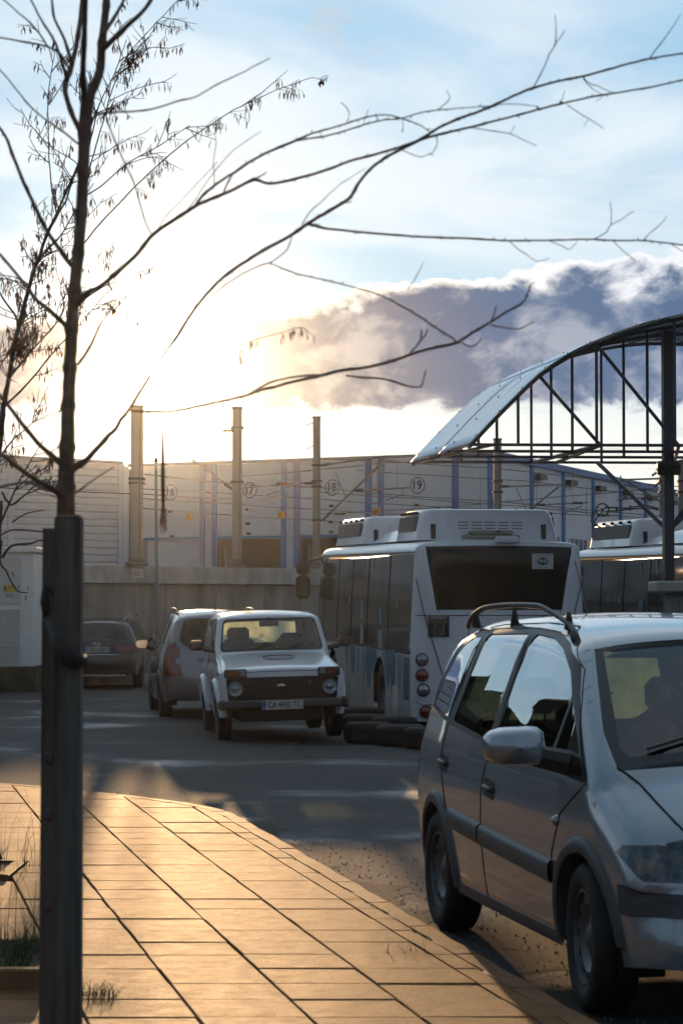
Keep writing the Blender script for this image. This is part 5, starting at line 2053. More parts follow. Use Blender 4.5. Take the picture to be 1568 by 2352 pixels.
# ---------------------------------------------------------------- dark estate car, rear view
def make_estate(root):
    prof = [(0.85, .22, .16, .12), (.92, .45, .2, .18), (.88, .66, .2, .18), (.6, .80, .16, .1), (.1, .93, .14, .06), (-.15, .97, .10, .05),
            (-.5, 1.15, .08, .05), (-.95, 1.37, .09, .05), (-1.3, 1.44, .12, .035), (-2.0, 1.475, .13, .03), (-2.8, 1.45, .13, .035), (-3.35, 1.40, .12, .04),
            (-3.48, 1.36, .10, .05), (-3.62, 1.22, .10, .05), (-3.76, 1.02, .12, .06), (-3.80, .96, .12, .07), (-3.84, .86, .16, .08), (-3.87, .74, .18, .09),
            (-3.92, .66, .20, .10), (-3.93, .48, .2, .10), (-3.88, .34, .16, .08), (-3.80, .27, .1, .05)]
    widths = [(0.1, .80), (.3, .845), (.6, .88), (.8, .88), (.95, .855), (1.05, .80), (1.3, .68), (1.48, .56)]
    plan = [(-4.0, .05), (-3.4, .03), (-2.8, .01), (-1, 0), (0, .02), (.6, .07), (1, .12)]
    car = Car(root, prof, widths, plan, lambda x: .27, step=.09, dens=18)
    fr = round_poly([(-3.45, 1.03), (-.35, .96), (-.9, 1.28), (-1.2, 1.37), (-2.0, 1.41), (-2.9, 1.38), (-3.25, 1.30)], .04)
    sr = [dict(name='window_frame', poly=fr, mat=rubber, off=-.002)]
    for P in ([(-1.60, .995), (-.55, .975), (-.98, 1.27), (-1.25, 1.355), (-1.6, 1.385)], [(-2.55, 1.01), (-1.70, 1.0), (-1.70, 1.39), (-2.48, 1.385)], [(-3.32, 1.04), (-2.64, 1.02), (-2.58, 1.375), (-2.95, 1.35)]):
        sr.append(dict(name='side_window', poly=round_poly(P, .04), mat=priv_glass, off=-.006, glass=True))
    s_ = car.s_of
    a, b = s_(-3.50, 1.35), s_(-3.765, 1.01)
    tr = [dict(name='rear_window', poly=round_poly([(a, -.93), (a, .93), (b, .97), (b, -.97)], .07, 4), mat=priv_glass, off=-.002, glass=True),
          dict(name='windscreen', poly=round_poly([(s_(-.2, .99), -.93), (s_(-.2, .99), .93), (s_(-.93, 1.36), .93), (s_(-.93, 1.36), -.93)], .07, 4), mat=priv_glass, off=-.002, glass=True)]
    c, d = s_(-3.81, .93), s_(-3.86, .785)
    for sg in (1, -1):
        tr.append(dict(name='tail_light', poly=[(c - .02, sg * 1.0), (c, sg * .60), (d, sg * .56), (d, sg * 1.0)][::sg], mat=lamp_red, off=.006))
        e_, f_ = s_(-3.925, .50), s_(-3.93, .46)
        tr.append(dict(name='reflector', poly=[(f_, sg * .80), (f_, sg * .62), (e_, sg * .62), (e_, sg * .80)][::sg], mat=lamp_red, off=.004))
    sr.append(dict(name='tail_light', poly=[(-3.9, .78), (-3.9, .93), (-3.55, .92), (-3.60, .80)], mat=lamp_red, off=.006))
    car.shell(dark_car, sr, tr, [(0, .32, .36), (-2.7, .32, .36)], lining=lining_m)
    q = MB()
    q.tube([car.on_top(-3.895, .70, k, .012) for k in np.linspace(-.72, .72, 20)], .014, 6); q.build('chrome_strip', chrome, root)
    q = MB(); q.box((-3.86, 0, .28), (.12, 1.2, .05), bev=.01); q.build('valance', mat('pale_plastic', (.25, .27, .28), .5), root)
    plate(root, 'CB5316PT', car.on_top(-3.86, .79, 0, .03), (0, -1, 0), (.06, 0, 1), w_=.52)
    # oval ring badge
    q = MB()
    for rx, rz in ((.075, .048), (.03, .046)):
        q.tube([car.on_top(-3.83, .895, 0, .012) + Vector((0, rx * math.cos(k), rz * math.sin(k))) for k in np.linspace(0, 2 * math.pi, 24)], .006, 5)
    q.tube([car.on_top(-3.83, .895, 0, .012) + Vector((0, .05 * math.cos(k), .018 + .018 * math.sin(k))) for k in np.linspace(0, 2 * math.pi, 18)], .006, 5)
    q.build('badge', chrome, root)
    for sg in (1, -1):
        mirror(root, (-.50, sg * 1.0, 1.03), (.12, .20, .14), sg, dark_car, car.on_side(-.46, .97, sg, -.02))
        q = MB(); q.tube([(-3.2, .50 * sg, 1.41), (-3.0, .52 * sg, 1.47), (-1.6, .53 * sg, 1.50), (-1.3, .52 * sg, 1.44)], [.02, .018, .018, .02], 6)
        q.build('roof_rail', mat('rail_silver', (.4, .42, .45), .3, metal=.8), root, smooth=True)
        for x_ in (0, -2.7):
            wheel(root, x_, sg * .77, .32, .205, sg, rim_grey, .66, 5)
    q = MB(); q.box((-1.5, 0, .42), (4.0, 1.2, .3)); q.tube([(-3.80, .45, .27), (-3.93, .45, .26)], .035, 8); q.build('underbody', under_m, root)
    q = MB(); q.tube([(-3.30, 0, 1.40), (-3.42, 0, 1.60)], [.007, .003], 5); q.build('aerial', rubber, root)
    q = MB(); q.tube([car.on_top(-3.78, 1.0, 0, .01), car.on_top(-3.76, 1.03, -.5, .012)], .008, 5); q.build('wiper', rubber, root)
    for y in (.37, -.37):
        seat(root, -1.35, y, 1.15)
        seat(root, -2.3, y, 1.12)
    return car


re_ = thing('estate_car', 'dark estate car with tinted rear window parked near the concrete wall', 'car', (-4.98 - .06, 50.3 + 3.9, 0), R(88.3 + 2.0))
estate = make_estate(re_)

# ---------------------------------------------------------------- city buses
bus_white = mat('bus_white', (0.74, 0.74, 0.77), 0.32, coat=.6, var=.05, vscale=1.5)
bus_dirty = mat('bus_side_white', (0.50, 0.50, 0.50), 0.42, coat=.3, var=.28, vscale=1.2, stretch=(3, 3, .5))
bus_glass = mat('bus_dark_glass', (0.008, 0.013, 0.014), 0.07, spec=.35)
bus_side_glass = mat('bus_side_glass', (0.030, 0.040, 0.042), 0.10, spec=.6, coat=0.6, var=.3, vscale=.8)
teal = mat('mural_teal', (0.03, 0.14, 0.22), .4)
teal2 = mat('mural_light', (0.10, 0.26, 0.33), .4)
cream = mat('hatch_cream', (0.28, 0.29, 0.24), .6)


def make_bus(root, detail=True):
    Lb, Wb = 9.2, 1.275
    # x = 0 at the rear face, forward positive
    prof = [(Lb - .02, .12, .18, .16), (Lb + .02, .5, .2, .2), (Lb, 1.1, .2, .2), (Lb - .10, 2.3, .18, .15), (Lb - .22, 2.62, .14, .10), (Lb - .42, 2.72, .12, .06), (Lb - 1.0, 2.76, .14, .05),
            (6, 2.76, .14, .05), (3, 2.76, .14, .05), (.6, 2.76, .14, .05), (.18, 2.745, .14, .04), (.06, 2.70, .10, .035), (.01, 2.60, .09, .03), (0.0, 2.3, .09, .03), (0.0, 1.5, .09, .03), (0.0, .5, .09, .03), (.02, .16, .09, .03)]
    widths = [(0, Wb - .02), (.3, Wb), (1.0, Wb), (1.8, Wb - .02), (2.5, Wb - .06), (2.76, Wb - .08)]
    plan = [(-.2, .02), (.3, 0), (9, 0)]
    car = Car(root, prof, widths, plan, lambda x: .10, step=.16, dens=9)
    gl = [(.14, 1.10), (9.05, 1.10), (9.0, 2.40), (8.9, 2.53), (.14, 2.53)]
    sr = [dict(name='side_glazing', poly=gl, mat=bus_side_glass, off=-.004)]
    for i, (a, b) in enumerate(((.2, 1.9), (1.95, 3.7), (3.75, 5.2), (5.25, 6.6), (6.65, 8.1), (8.15, 8.9))):
        pass
    sr.append(dict(name='lower_panel', poly=[(.14, .11), (.14, 1.085), (9.0, 1.085), (9.0, .11)], mat=bus_dirty, off=.001))
    sr.append(dict(name='engine_grille', poly=round_poly([(.20, .45), (.62, .45), (.62, 1.06), (.20, 1.06)], .03), mat=teal, off=.004, sgn=1))
    # mural of tall blue drops and towers above the rear wheel
    if detail:
        for k, (x_, w_, z0) in enumerate(((3.9, .16, .55), (3.5, .22, .45), (3.05, .28, .62), (2.2, .16, .70), (1.85, .22, .55), (1.45, .2, .42), (4.5, .12, .7), (5.0, .2, .6), (5.6, .14, .75), (.95, .12, .5))):
            sr.append(dict(name='mural_shape', poly=smooth_poly([(x_ - w_, 1.08), (x_ + w_, 1.08), (x_ + w_ * .6, z0 + .15), (x_, z0), (x_ - w_ * .8, z0 + .18)], 4), mat=teal if k % 3 else teal2, off=.003, sgn=1))
    s_ = car.s_of
    t0, t1 = s_(0.005, 2.635), s_(0, 1.69)
    W_ = Wb - .02
    tr = [dict(name='rear_window', poly=[(t0, -1.09 / 1.13), (t0, 1.09 / 1.13), (t1, .90 / 1.14), (t1, -.90 / 1.14)], mat=bus_glass, off=.004)]
    w0_, w1_ = s_(Lb - .02, 1.15), s_(Lb - .20, 2.58)
    tr.append(dict(name='windscreen', poly=round_poly([(w0_, -.97), (w1_, -.97), (w1_, .97), (w0_, .97)], .08), mat=bus_glass, off=.003))
    car.shell(bus_white, sr, tr, [(2.55, .48, .52), (7.0, .48, .52)])
    # recessed pane joints of the glazing
    for x_ in (1.95, 3.75, 5.25, 6.65, 8.15):
        car.seam('pane_joint', [(x_, 1.11), (x_, 2.52)], 1, seam_m, r=.006)
        car.seam('pane_joint', [(x_, 1.11), (x_, 2.52)], -1, seam_m, r=.006)
    car.seam('gutter', [(.1, 2.56), (9.0, 2.57)], 1, mat('gutter_dark', (.08, .08, .08), .5), r=.012, n=20)
    if detail:
        for k in range(20):
            for j in range(2):
                p = car.on_side(.30 + j * .17, .52 + k * .028, 1, .006)
                q = MB(); q.box(p, (.10, .006, .012)); q.build('vent_slot', teal2, root)
        # panel joints on the side
        for x_ in (.75, 1.5, 3.3, 4.8, 6.0):
            car.seam('panel_gap', [(x_, .14), (x_, 1.08)], 1, seam_m, r=.004)
        q = MB(); q.add([car.on_side(a, b, 1, .004) for a, b in ((1.05, .28), (1.45, .28), (1.45, .62), (1.05, .62))], [(0, 1, 2, 3)][::1])
        q.build('service_flap', bus_white, root)
        # stickers and advert panels stuck inside the glass
        pale = mat('sticker_pale', (.30, .31, .32), .6); paleb = mat('sticker_blue', (.10, .22, .30), .6)
        for a, b, z0, z1, m_ in ((4.05, 4.30, 1.15, 1.45, pale), (4.05, 4.32, 1.55, 1.85, paleb), (2.35, 2.70, 1.12, 1.40, pale), (2.45, 2.65, 1.50, 1.75, paleb), (3.35, 3.45, 2.25, 2.50, pale), (4.25, 4.32, 2.25, 2.45, pale),
                                 (6.1, 6.2, 1.8, 1.9, pale), (5.4, 5.5, 1.78, 1.9, pale), (1.2, 1.3, 1.75, 1.87, pale)):
            q = MB(); q.box(car.on_side((a + b) / 2, (z0 + z1) / 2, 1, .002), (b - a, .004, z1 - z0)); q.build('window_sticker', m_, root)
    # rear fittings
    for yy in (1, -1):
        for z_, m_ in ((1.04, lamp_clear), (.82, lamp_red), (.61, lamp_clear), (.30, lamp_red)):
            off_ = .15 if z_ > .7 else .17 if z_ > .4 else .21
            q = MB(); q.lathe([(.095, .0), (.095, -.012), (.078, -.016)], 'X', 24, (0, yy * (Wb - off_), z_))
            r_ = q.build('lamp_ring', rubber, root, smooth=True, sharp=40)
            q = MB(); q.lathe([(.078, -.012), (.06, -.026), (.03, -.034), (0, -.036)], 'X', 24, (0, yy * (Wb - off_), z_))
            q.build('lamp_lens', m_, r_, smooth=True)
        # long seam line of the corner cover
        q = MB()
        q.tube([(-.002, yy * (Wb - .06), 2.2), (-.002, yy * (Wb - .19), 1.66), (-.004, yy * (Wb - .55), .50), (-.004, yy * (Wb - .56), .2)], .007, 5)
        q.build('panel_gap', seam_m, root)
        q = MB()
        q.tube([(-.002, yy * (Wb - .06), .46), (-.003, yy * (Wb - .14), .40), (-.003, yy * (Wb - .40), .40)], .005, 5); q.build('panel_gap', seam_m, root)
        q = MB(); q.tube([(-.002, yy * 1.05, 2.6), (-.002, yy * .88, 1.70)], .005, 5); q.build('panel_gap', seam_m, root)
    q = MB(); q.tube([(-.002, -1.22, 1.665), (-.002, 1.22, 1.665)], .006, 5); q.build('panel_gap', seam_m, root)
    q = MB()
    q.tube([(-.003, .45, 1.35), (-.003, .40, 1.22), (-.003, .30, 1.16), (-.003, -.30, 1.16), (-.003, -.40, 1.22), (-.003, -.45, 1.35), (-.003, -.45, 1.50), (-.003, .45, 1.50), (-.003, .45, 1.35)], .006, 5)
    q.build('panel_gap', seam_m, root)
    q = MB(); q.box((-.03, -.10, 2.735), (.10, .36, .11), bev=.03); q.build('rear_camera', bus_white, root)
    if detail:
        # wi-fi sticker, safety notice
        stw = mat('sticker_white', (.50, .50, .51), .6); ink = mat('ink', (.1, .1, .1))
        yc = Wb - 1.90; zc = 2.435
        q = MB(); q.box((-.012, yc, zc), (.006, .31, .22)); sk = q.build('wifi_sticker', stw, root)
        q = MB(); q.lathe([(.055, 0), (.055, -.004), (0, -.004)], 'X', 24, (-.016, yc, zc)); q.lathe([(.040, 0), (.040, -.004), (0, -.004)], 'X', 20, (-.016, yc + .045, zc)); q.lathe([(.040, 0), (.040, -.004), (0, -.004)], 'X', 20, (-.016, yc - .045, zc))
        q.build('logo', mat('logo_black', (.03, .03, .04), .6), sk)
        text_obj('WiFi', .075, 'lettering', stw, sk, frame_M((-.0225, yc, zc), (0, -1, 0), (0, 0, 1)), depth=.001, width=.15, bold=.002)
        for dz, w_ in ((.085, .24), (-.085, .16)):
            q = MB()
            for k in range(int(w_ / .02)):
                q.box((-.0165, yc - w_ / 2 + .01 + k * .02, zc + dz), (.002, .012, .012))
            tag(q.build('fine_print', mat('print_grey', (.25, .25, .26)), sk), kind='stuff')
        yc = Wb - .39; zc = 1.515
        q = MB(); q.box((-.008, yc, zc), (.006, .30, .31)); nk = q.build('notice_sticker', mat('notice_black', (.012, .014, .03), .5), root)
        text_obj('СПАЗВАЙ', .07, 'lettering', stw, nk, frame_M((-.0125, yc, zc + .115), (0, -1, 0), (0, 0, 1)), depth=.001, width=.26, bold=.001)
        text_obj('ДИСТАНЦИЯ', .05, 'lettering', mat('print_olive', (.26, .30, .04), .6), nk, frame_M((-.0125, yc, zc + .055), (0, -1, 0), (0, 0, 1)), depth=.001, width=.25)
        q = MB(); q.tube([(-.0125, yc + .05, zc + .02), (-.0125, yc + .02, zc - .03), (-.0125, yc - .03, zc - .08), (-.0125, yc - .035, zc - .13)], .012, 5, flat=.3)
        q.build('pictogram', mat('print_green', (.03, .30, .08), .6), nk)
        q = MB()
        for dy_ in (.06, -.07):
            q.box((-.0125, yc + dy_, zc - .055), (.002, .006, .15))
        q.build('pictogram_line', stw, nk)
    # roof units
    def roof_box(name, x0, x1, w_, h_, base=2.74):
        rows = []
        for z_, i_ in ((0, 0), (h_ * .35, .03), (h_ * .85, .09), (h_ * .97, .14), (h_, .24)):
            r_ = .16
            xa, xb, yw = x0 + i_ * .8, x1 - i_ * .8, w_ - i_
            row = []
            for cx, cy_, a0 in ((xa + r_, yw - r_, 90), (xa + r_, -yw + r_, 180), (xb - r_, -yw + r_, 270), (xb - r_, yw - r_, 0)):
                for k in range(5):
                    a = R(a0 + 90 * k / 4)
                    row.append((cx + r_ * math.cos(a), cy_ + r_ * math.sin(a), base + z_))
            row.append(row[0])
            rows.append(row)
        q = MB(); q.grid(rows[::1])
        q.add([p for p in rows[-1][:-1]], [tuple(range(20))])
        u = q.build(name, bus_white, root, smooth=True, sharp=35)
        return u
    gp = mat('grille_panel', (.13, .12, .12), .7)
    for (x0, x1, nm) in ((.7, 2.5, 'cooling_unit'), (5.4, 8.2, 'cooling_unit')):
        u = roof_box(nm, x0, x1, 1.06, .46)
        for sg in (1, -1):
            q = MB()
            q.box(((x0 + x1) / 2, sg * 1.022, 2.74 + .245), (x1 - x0 - .5, .03, .22), Matrix.Rotation(R(8 * sg), 3, 'X')); q.build('side_grille', gp, u)
            for k in range(5):
                q = MB(); q.box((x0 + .35 + k * (x1 - x0 - .7) / 4, sg * 1.0, 2.74 + .40), (.05, .06, .05), bev=.01); q.build('clip', rubber, u)
            q = MB(); q.box((x0 + .02, sg * .82, 2.74 + .13), (.06, .07, .22), bev=.01); q.build('recess', rubber, u)
        q = MB(); q.box((x0 + .025, .02, 2.74 + .22), (.02, 1.18, .26), Matrix.Rotation(R(4), 3, 'Y'), bev=.004); gpn = q.build('vent_panel', bus_white, u)
        for c_ in range(5):
            for r__ in range(4):
                if c_ == 2 and r__ == 0:
                    continue
                q = MB(); q.box((x0 + .016, .38 - c_ * .20, 2.74 + .13 + r__ * .045), (.012, .15, .012), Matrix.Rotation(R(4), 3, 'Y')); q.build('vent_slot', mat('slot_grey', (.10, .10, .11), .7), gpn)
        q = MB()
        for y_ in (-.55, .62):
            q.lathe([(.03, 0), (.03, .02), (0, .03)], 'Z', 8, (x0 + .6, y_, 3.195))
        q.build('bolt', rubber, u)
    # dome between the units
    q = MB()
    rows = [[(x_, y_, 2.75 + .30 * max(0, 1 - ((x_ - 4.0) / 1.35) ** 2) ** .5 * max(0, 1 - (y_ / .95) ** 2) ** .5) for y_ in np.linspace(-.95, .95, 17)] for x_ in np.linspace(2.65, 5.35, 17)]
    q.grid(rows[::-1]); q.build('roof_dome', bus_white, root, smooth=True)
    # emergency hatch lid
    q = MB()
    for z_, i_ in ((2.79, 0), ):
        q.prism([(.28, -.36, 0), (.28, .42, 0), (.62, .42, 0), (.62, -.36, 0)], (0, 0, 2.77), (0, 0, 2.81))
    q.box((.46, .03, 2.845), (.30, .62, .08), bev=.03)
    q.build('roof_hatch', cream, root)
    q = MB(); q.box((.30, -.05, 2.86), (.02, .06, .02)); q.build('hatch_catch', lamp_red, root)
    # wheels
    for x_ in (2.55, 7.0):
        for sg in (1, -1):
            wheel(root, x_, sg * 1.10, .46, .28, sg, rim_steel, .56, 8)
            rows = [[(x_ + .53 * math.cos(a), sg * y_, .48 + .53 * math.sin(a)) for y_ in (.80, 1.20)] for a in np.linspace(-.5, math.pi + .5, 14)]
            q = MB(); q.grid(rows); q.build('wheel_house', under_m, root)
    q = MB(); q.box((4.5, 0, .45), (8.4, 1.9, .5)); q.box((.3, 0, .35), (.5, 2.0, .3)); q.build('underbody', under_m, root)
    # mirrors hung from the front corners
    for sg in (1, -1):
        q = MB()
        q.tube([(9.0, sg * 1.15, 2.55), (9.3, sg * 1.30, 2.50), (9.30, sg * 1.44, 2.40), (9.28, sg * 1.45, 2.1)], .025, 7)
        a_ = q.build('mirror_arm', rubber, root)
        q = MB(); q.box((9.24, sg * 1.46, 2.02), (.14, .26, .42), bev=.06); q.box((9.24, sg * 1.46, 2.36), (.14, .25, .24), bev=.06)
        q.build('mirror_head', rubber, a_)
    return car


HB = R(9.3)
def bus_place(root, corner, pitch):
    """corner: rear left corner on the ground; heading away and to the left"""
    f = Vector((-math.sin(HB), math.cos(HB), 0)); r_ = Vector((math.cos(HB), math.sin(HB), 0))
    o = Vector(corner) + r_ * 1.275
    root.location = (o.x, o.y, corner[2])
    root.rotation_euler = (0, -pitch, math.atan2(f.y, f.x))


b1 = thing('city_bus', 'white city bus seen from behind with dark trapezoid rear window and notices', 'bus', group='city buses')
make_bus(b1)
bus_place(b1, (0.985, 34.7, -.10), R(.75))
b2 = thing('city_bus', 'second white bus behind the canopy column at the right edge', 'bus', group='city buses')
for o in list(children_of(b1)):
    copy_tree(o, b2)
bus_place(b2, (5.45, 35.2, -.10), R(.6))

# ---------------------------------------------------------------- tyres laid as a barrier
tlab = ['front tyre of the flat barrier row, beside the off-roader wheel', 'front tyre of the barrier row, second from the off-roader',
        'barrier tyre half hidden by the silver blue van', 'tyre lying behind the front one, beside the off-roader', 'rear tyre of the barrier below the bus corner', 'farthest small tyre in the row by the bus wheel']
for i, (px, py, d_) in enumerate(((845, 1708, 31.6), (921, 1714, 31.1), (988, 1722, 30.5), (838, 1672, 34.2), (905, 1678, 33.8), (828, 1650, 36.5))):
    c = W(px, 1600, d_)
    t = thing('tyre', tlab[i], 'tyre', (c.x, d_, dip(c.x, d_)), rotz=i, group='tyres laid flat beside the bus')
    for lay in range(1):
        q = MB()
        r_ = .31 * (1 + .04 * (i % 3)); h_ = .27
        q.lathe([(r_ * .58, .03), (r_ * .80, 0), (r_ * .95, .02), (r_, .06), (r_, h_ / 2 - .01), (r_ * .985, h_ / 2), (r_, h_ / 2 + .01), (r_, h_ - .06), (r_ * .95, h_ - .02), (r_ * .80, h_), (r_ * .58, h_ - .03), (r_ * .62, h_ / 2)], 'Z', 36, closed=True)
        q.build('tread', tyre_m, t, smooth=True, sharp=50)
        q = MB()
        for k in range(36):
            a = k * math.pi / 18
            q.box((r_ * math.cos(a), r_ * math.sin(a), h_ / 2), (.014, .02, h_ * .55), Matrix.Rotation(a, 3, 'Z'))
        tag(q.build('tread_block', tyre_m, t), kind='stuff')
# ================================================================ CANOPY
can_steel = mat('canopy_steel', (0.045, 0.06, 0.08), 0.45, metal=0.2)
ca = R(9.2)
cu = Vector((math.cos(ca), math.sin(ca) * 0.35, 0)); cu.normalize()   # along the arch, to the right
cv = Vector((-math.sin(ca), math.cos(ca), 0))                        # away from the camera
C0_ = Vector((1.757, 34.0, 0))
canopy = thing('arched_canopy', 'white arched sheet canopy on dark lattice frames with a single column', 'canopy', (C0_.x + 3.3, 36, 0))
arc = [(0, 3.92), (0.5, 4.45), (1.0, 4.93), (1.4, 5.19), (1.8, 5.38), (2.4, 5.60), (3.0, 5.75), (3.6, 5.83), (4.2, 5.83), (4.8, 5.76), (5.4, 5.62), (6.0, 5.40), (6.6, 5.08), (7.2, 4.60), (7.7, 3.92)]
arcs = catmull([(a, z, 0, 0) for a, z in arc], 5)
AX = arcs[:, 0]; AZ = arcs[:, 1]
def CP(a, z, k):
    return C0_ + cu * a + cv * k + Vector((0, 0, z))
def az(a):
    return float(np.interp(a, AX, AZ))
KS = [0.0, 1.42, 2.75, 4.1]
for i, k in enumerate(KS):
    fr_ = bpy.data.objects.new('lattice_frame', None); col.objects.link(fr_); fr_.parent = canopy
    P = [CP(a, z - .03, k) for a, z in zip(AX, AZ)]
    q = MB(); q.tube(P, .03, 6); q.build('arch_tube', can_steel, fr_, off=canopy.location)
    q = MB(); q.tube([CP(0, 3.94, k), CP(7.7, 3.94, k)], .022, 6); q.build('tie_rod', can_steel, fr_, off=canopy.location)
    offs = (.70, .72, .74, .76)[i]
    a = offs
    while a < 7.4:
        q = MB(); q.tube([CP(a, 3.94, k), CP(a, az(a) - .03, k)], .022, 6); q.build('hanger', can_steel, fr_, off=canopy.location)
        a += 1.10
for a0, z0, k0, a1, z1, k1, r_ in ((1.0, None, 0, 1.85, 3.94, 0, .026), (1.8, None, 0, 2.95, 3.94, 0, .026), (1.85, 3.94, 0, 2.25, 3.94, 4.1, .03),
                                   (1.9, 3.94, 4.1, 1.85, 3.94, 0, .03), (4.1, 3.94, 4.1, 4.05, 3.94, 0, .03), (2.95, 3.94, 0, 4.1, 3.94, 4.1, .03),
                                   (4.05, 3.94, 0, 5.2, None, 0, .026), (.35, 3.94, 0, .1, 3.94, 4.1, .022)):
    q = MB(); q.tube([CP(a0, z0 if z0 else az(a0) - .03, k0), CP(a1, z1 if z1 else az(a1) - .03, k1)], r_, 6)
    q.build('brace', can_steel, canopy, off=canopy.location)
# purlins
for a in (0.02, 0.5, 1.0, 1.8, 2.6, 3.4, 4.2, 5.0, 5.8, 6.6, 7.2, 7.68):
    q = MB(); q.tube([CP(a, az(a) - .01, -.12), CP(a, az(a) - .01, 4.25)], .016, 5); q.build('purlin', can_steel, canopy, off=canopy.location)
# translucent sheets, one per bay along the arch
sm_ = bpy.data.materials.new('translucent_sheet'); sm_.use_nodes = True
t = NG(sm_.node_tree); t.n.clear()
d1 = t.node('ShaderNodeBsdfDiffuse', {'Color': (0.78, 0.84, 0.88)}); d2 = t.node('ShaderNodeBsdfTranslucent', {'Color': (0.34, 0.64, 0.86)})
gl_ = t.node('ShaderNodeBsdfGlossy', {'Color': (.8, .9, 1.0), 'Roughness': .16})
m1 = t.node('ShaderNodeMixShader', {0: .6, 1: d1.outputs[0], 2: d2.outputs[0]})
fr_n = t.node('ShaderNodeFresnel', {'IOR': 1.5})
m2 = t.node('ShaderNodeMixShader', {0: fr_n.outputs[0], 1: m1.outputs[0], 2: gl_.outputs[0]})
o_ = t.node('ShaderNodeOutputMaterial'); t.l.new(m2.outputs[0], o_.inputs[0])
segs = [0, 1.28, 2.56, 3.85, 5.13, 6.41, 7.7]
for i in range(6):
    for j in range(2):
        k0, k1 = (-.16, 2.05) if j == 0 else (2.07, 4.28)
        rows = []
        for u in np.linspace(0, 1, 9):
            a = segs[i] + (segs[i + 1] - segs[i] + .03) * u
            a = min(a, 7.7)
            rows.append([CP(a, az(a) + .02 + .006 * (i % 2) + .006 * math.sin(v * 60), k0 + (k1 - k0) * v) for v in np.linspace(0, 1, 23)])
        q = MB(); q.grid(rows)
        o = q.build('roof_sheet', sm_, canopy, smooth=True, off=canopy.location)
        md = o.modifiers.new('thickness', 'SOLIDIFY'); md.thickness = .008
q = MB()
for a in np.arange(.1, 7.6, .32):
    for k in (-.05, 1.42, 2.75, 4.15):
        p = CP(a, az(a) + .04, k); q.box(p, (.016, .016, .03))
tag(q.build('sheet_screw', iron, canopy, off=canopy.location), kind='stuff')
cpos = W(1535, 1395, 36.0)
q = MB(); q.box((cpos.x, 36.0, 2.78), (.15, .15, 5.95), Matrix.Rotation(ca, 3, 'Z'), bev=.01)
q.build('column', can_steel, canopy, off=canopy.location)
q = MB(); q.box((cpos.x, 36.0, -.17), (.5, .5, .06)); q.build('base_plate', can_steel, canopy, off=canopy.location)
jz = 2.80
for px, py, d in ((1372, 1063, 38.0), (1700, 1063, 38.5), (1380, 1045, 34.2)):
    if px == 1380:
        continue
    q = MB(); q.tube([Vector((cpos.x, 36.0, jz)), W(px, py, d)], .034, 7); q.build('knee_brace', can_steel, canopy, off=canopy.location)
q = MB(); q.tube([Vector((cpos.x, 36, jz)), W(1640, 1085, 36)], .034, 7); q.build('knee_brace', can_steel, canopy, off=canopy.location)
fl = W(1535, 1075, 35.8)
q = MB(); q.box(fl, (.34, .16, .18), Matrix.Rotation(R(20), 3, 'X'), bev=.02); fo = q.build('floodlight', mat('lamp_dark', (.05, .05, .05)), canopy, off=canopy.location)
q = MB(); q.tube([fl + Vector((0, .06, .05)), Vector((cpos.x, 35.95, fl.z + .1))], .02, 6); q.build('bracket', can_steel, fo, off=canopy.location)

# ================================================================ PUMP CABINET at the right edge
sh = mat('cabinet_grey', (0.22, 0.21, 0.20), .6, var=.1, vscale=2)
p = W(1545, 1395, 27.5)
pc = thing('service_cabinet', 'grey service cabinet with overhanging lid behind the nearest car', 'cabinet', (p.x + .32, 27.6, dip(p.x, 27.6)))
q = MB(); q.box((0, 0, .96), (.72, .55, 1.92), bev=.015); q.build('housing', sh, pc)
q = MB(); q.box((-.03, 0, 1.97), (1.02, .80, .13), bev=.02); q.build('lid', mat('lid_pale', (.36, .34, .31), .6), pc)
q = MB(); q.box((-.10, -.285, 1.62), (.34, .02, .40), bev=.005); d_ = q.build('door', sh, pc)
q = MB(); q.box((-.10, -.30, 1.62), (.05, .02, .10), bev=.01); q.build('lock', rubber, d_)
q = MB(); q.tube([(-.43, -.25, 1.15), (-.43, -.27, 1.95)], .014, 6); q.build('conduit', steel, pc)

# ================================================================ TREES
bark = mat('bark_dark', (0.16, 0.095, 0.068), 0.85, var=.4, vscale=20, bump=.5, bscale=60)
twig_m = mat('twig_bark', (0.15, 0.08, 0.055), 0.8)
twig2 = mat('twig_pale', (0.085, 0.06, 0.045), 0.8)
pod_m = bpy.data.materials.new('dry_pod'); pod_m.use_nodes = True
t = NG(pod_m.node_tree); t.n.clear()
pd = t.node('ShaderNodeBsdfDiffuse', {'Color': (.09, .05, .03)}); pt = t.node('ShaderNodeBsdfTranslucent', {'Color': (.32, .14, .04)})
pm = t.node('ShaderNodeMixShader', {0: .5, 1: pd.outputs[0], 2: pt.outputs[0]})
po = t.node('ShaderNodeOutputMaterial'); t.l.new(pm.outputs[0], po.inputs[0])
timber = mat('weathered_timber', (0.13, 0.115, 0.10), .85, var=.6, vscale=4, bump=.8, bscale=14, stretch=(6, 6, .35))


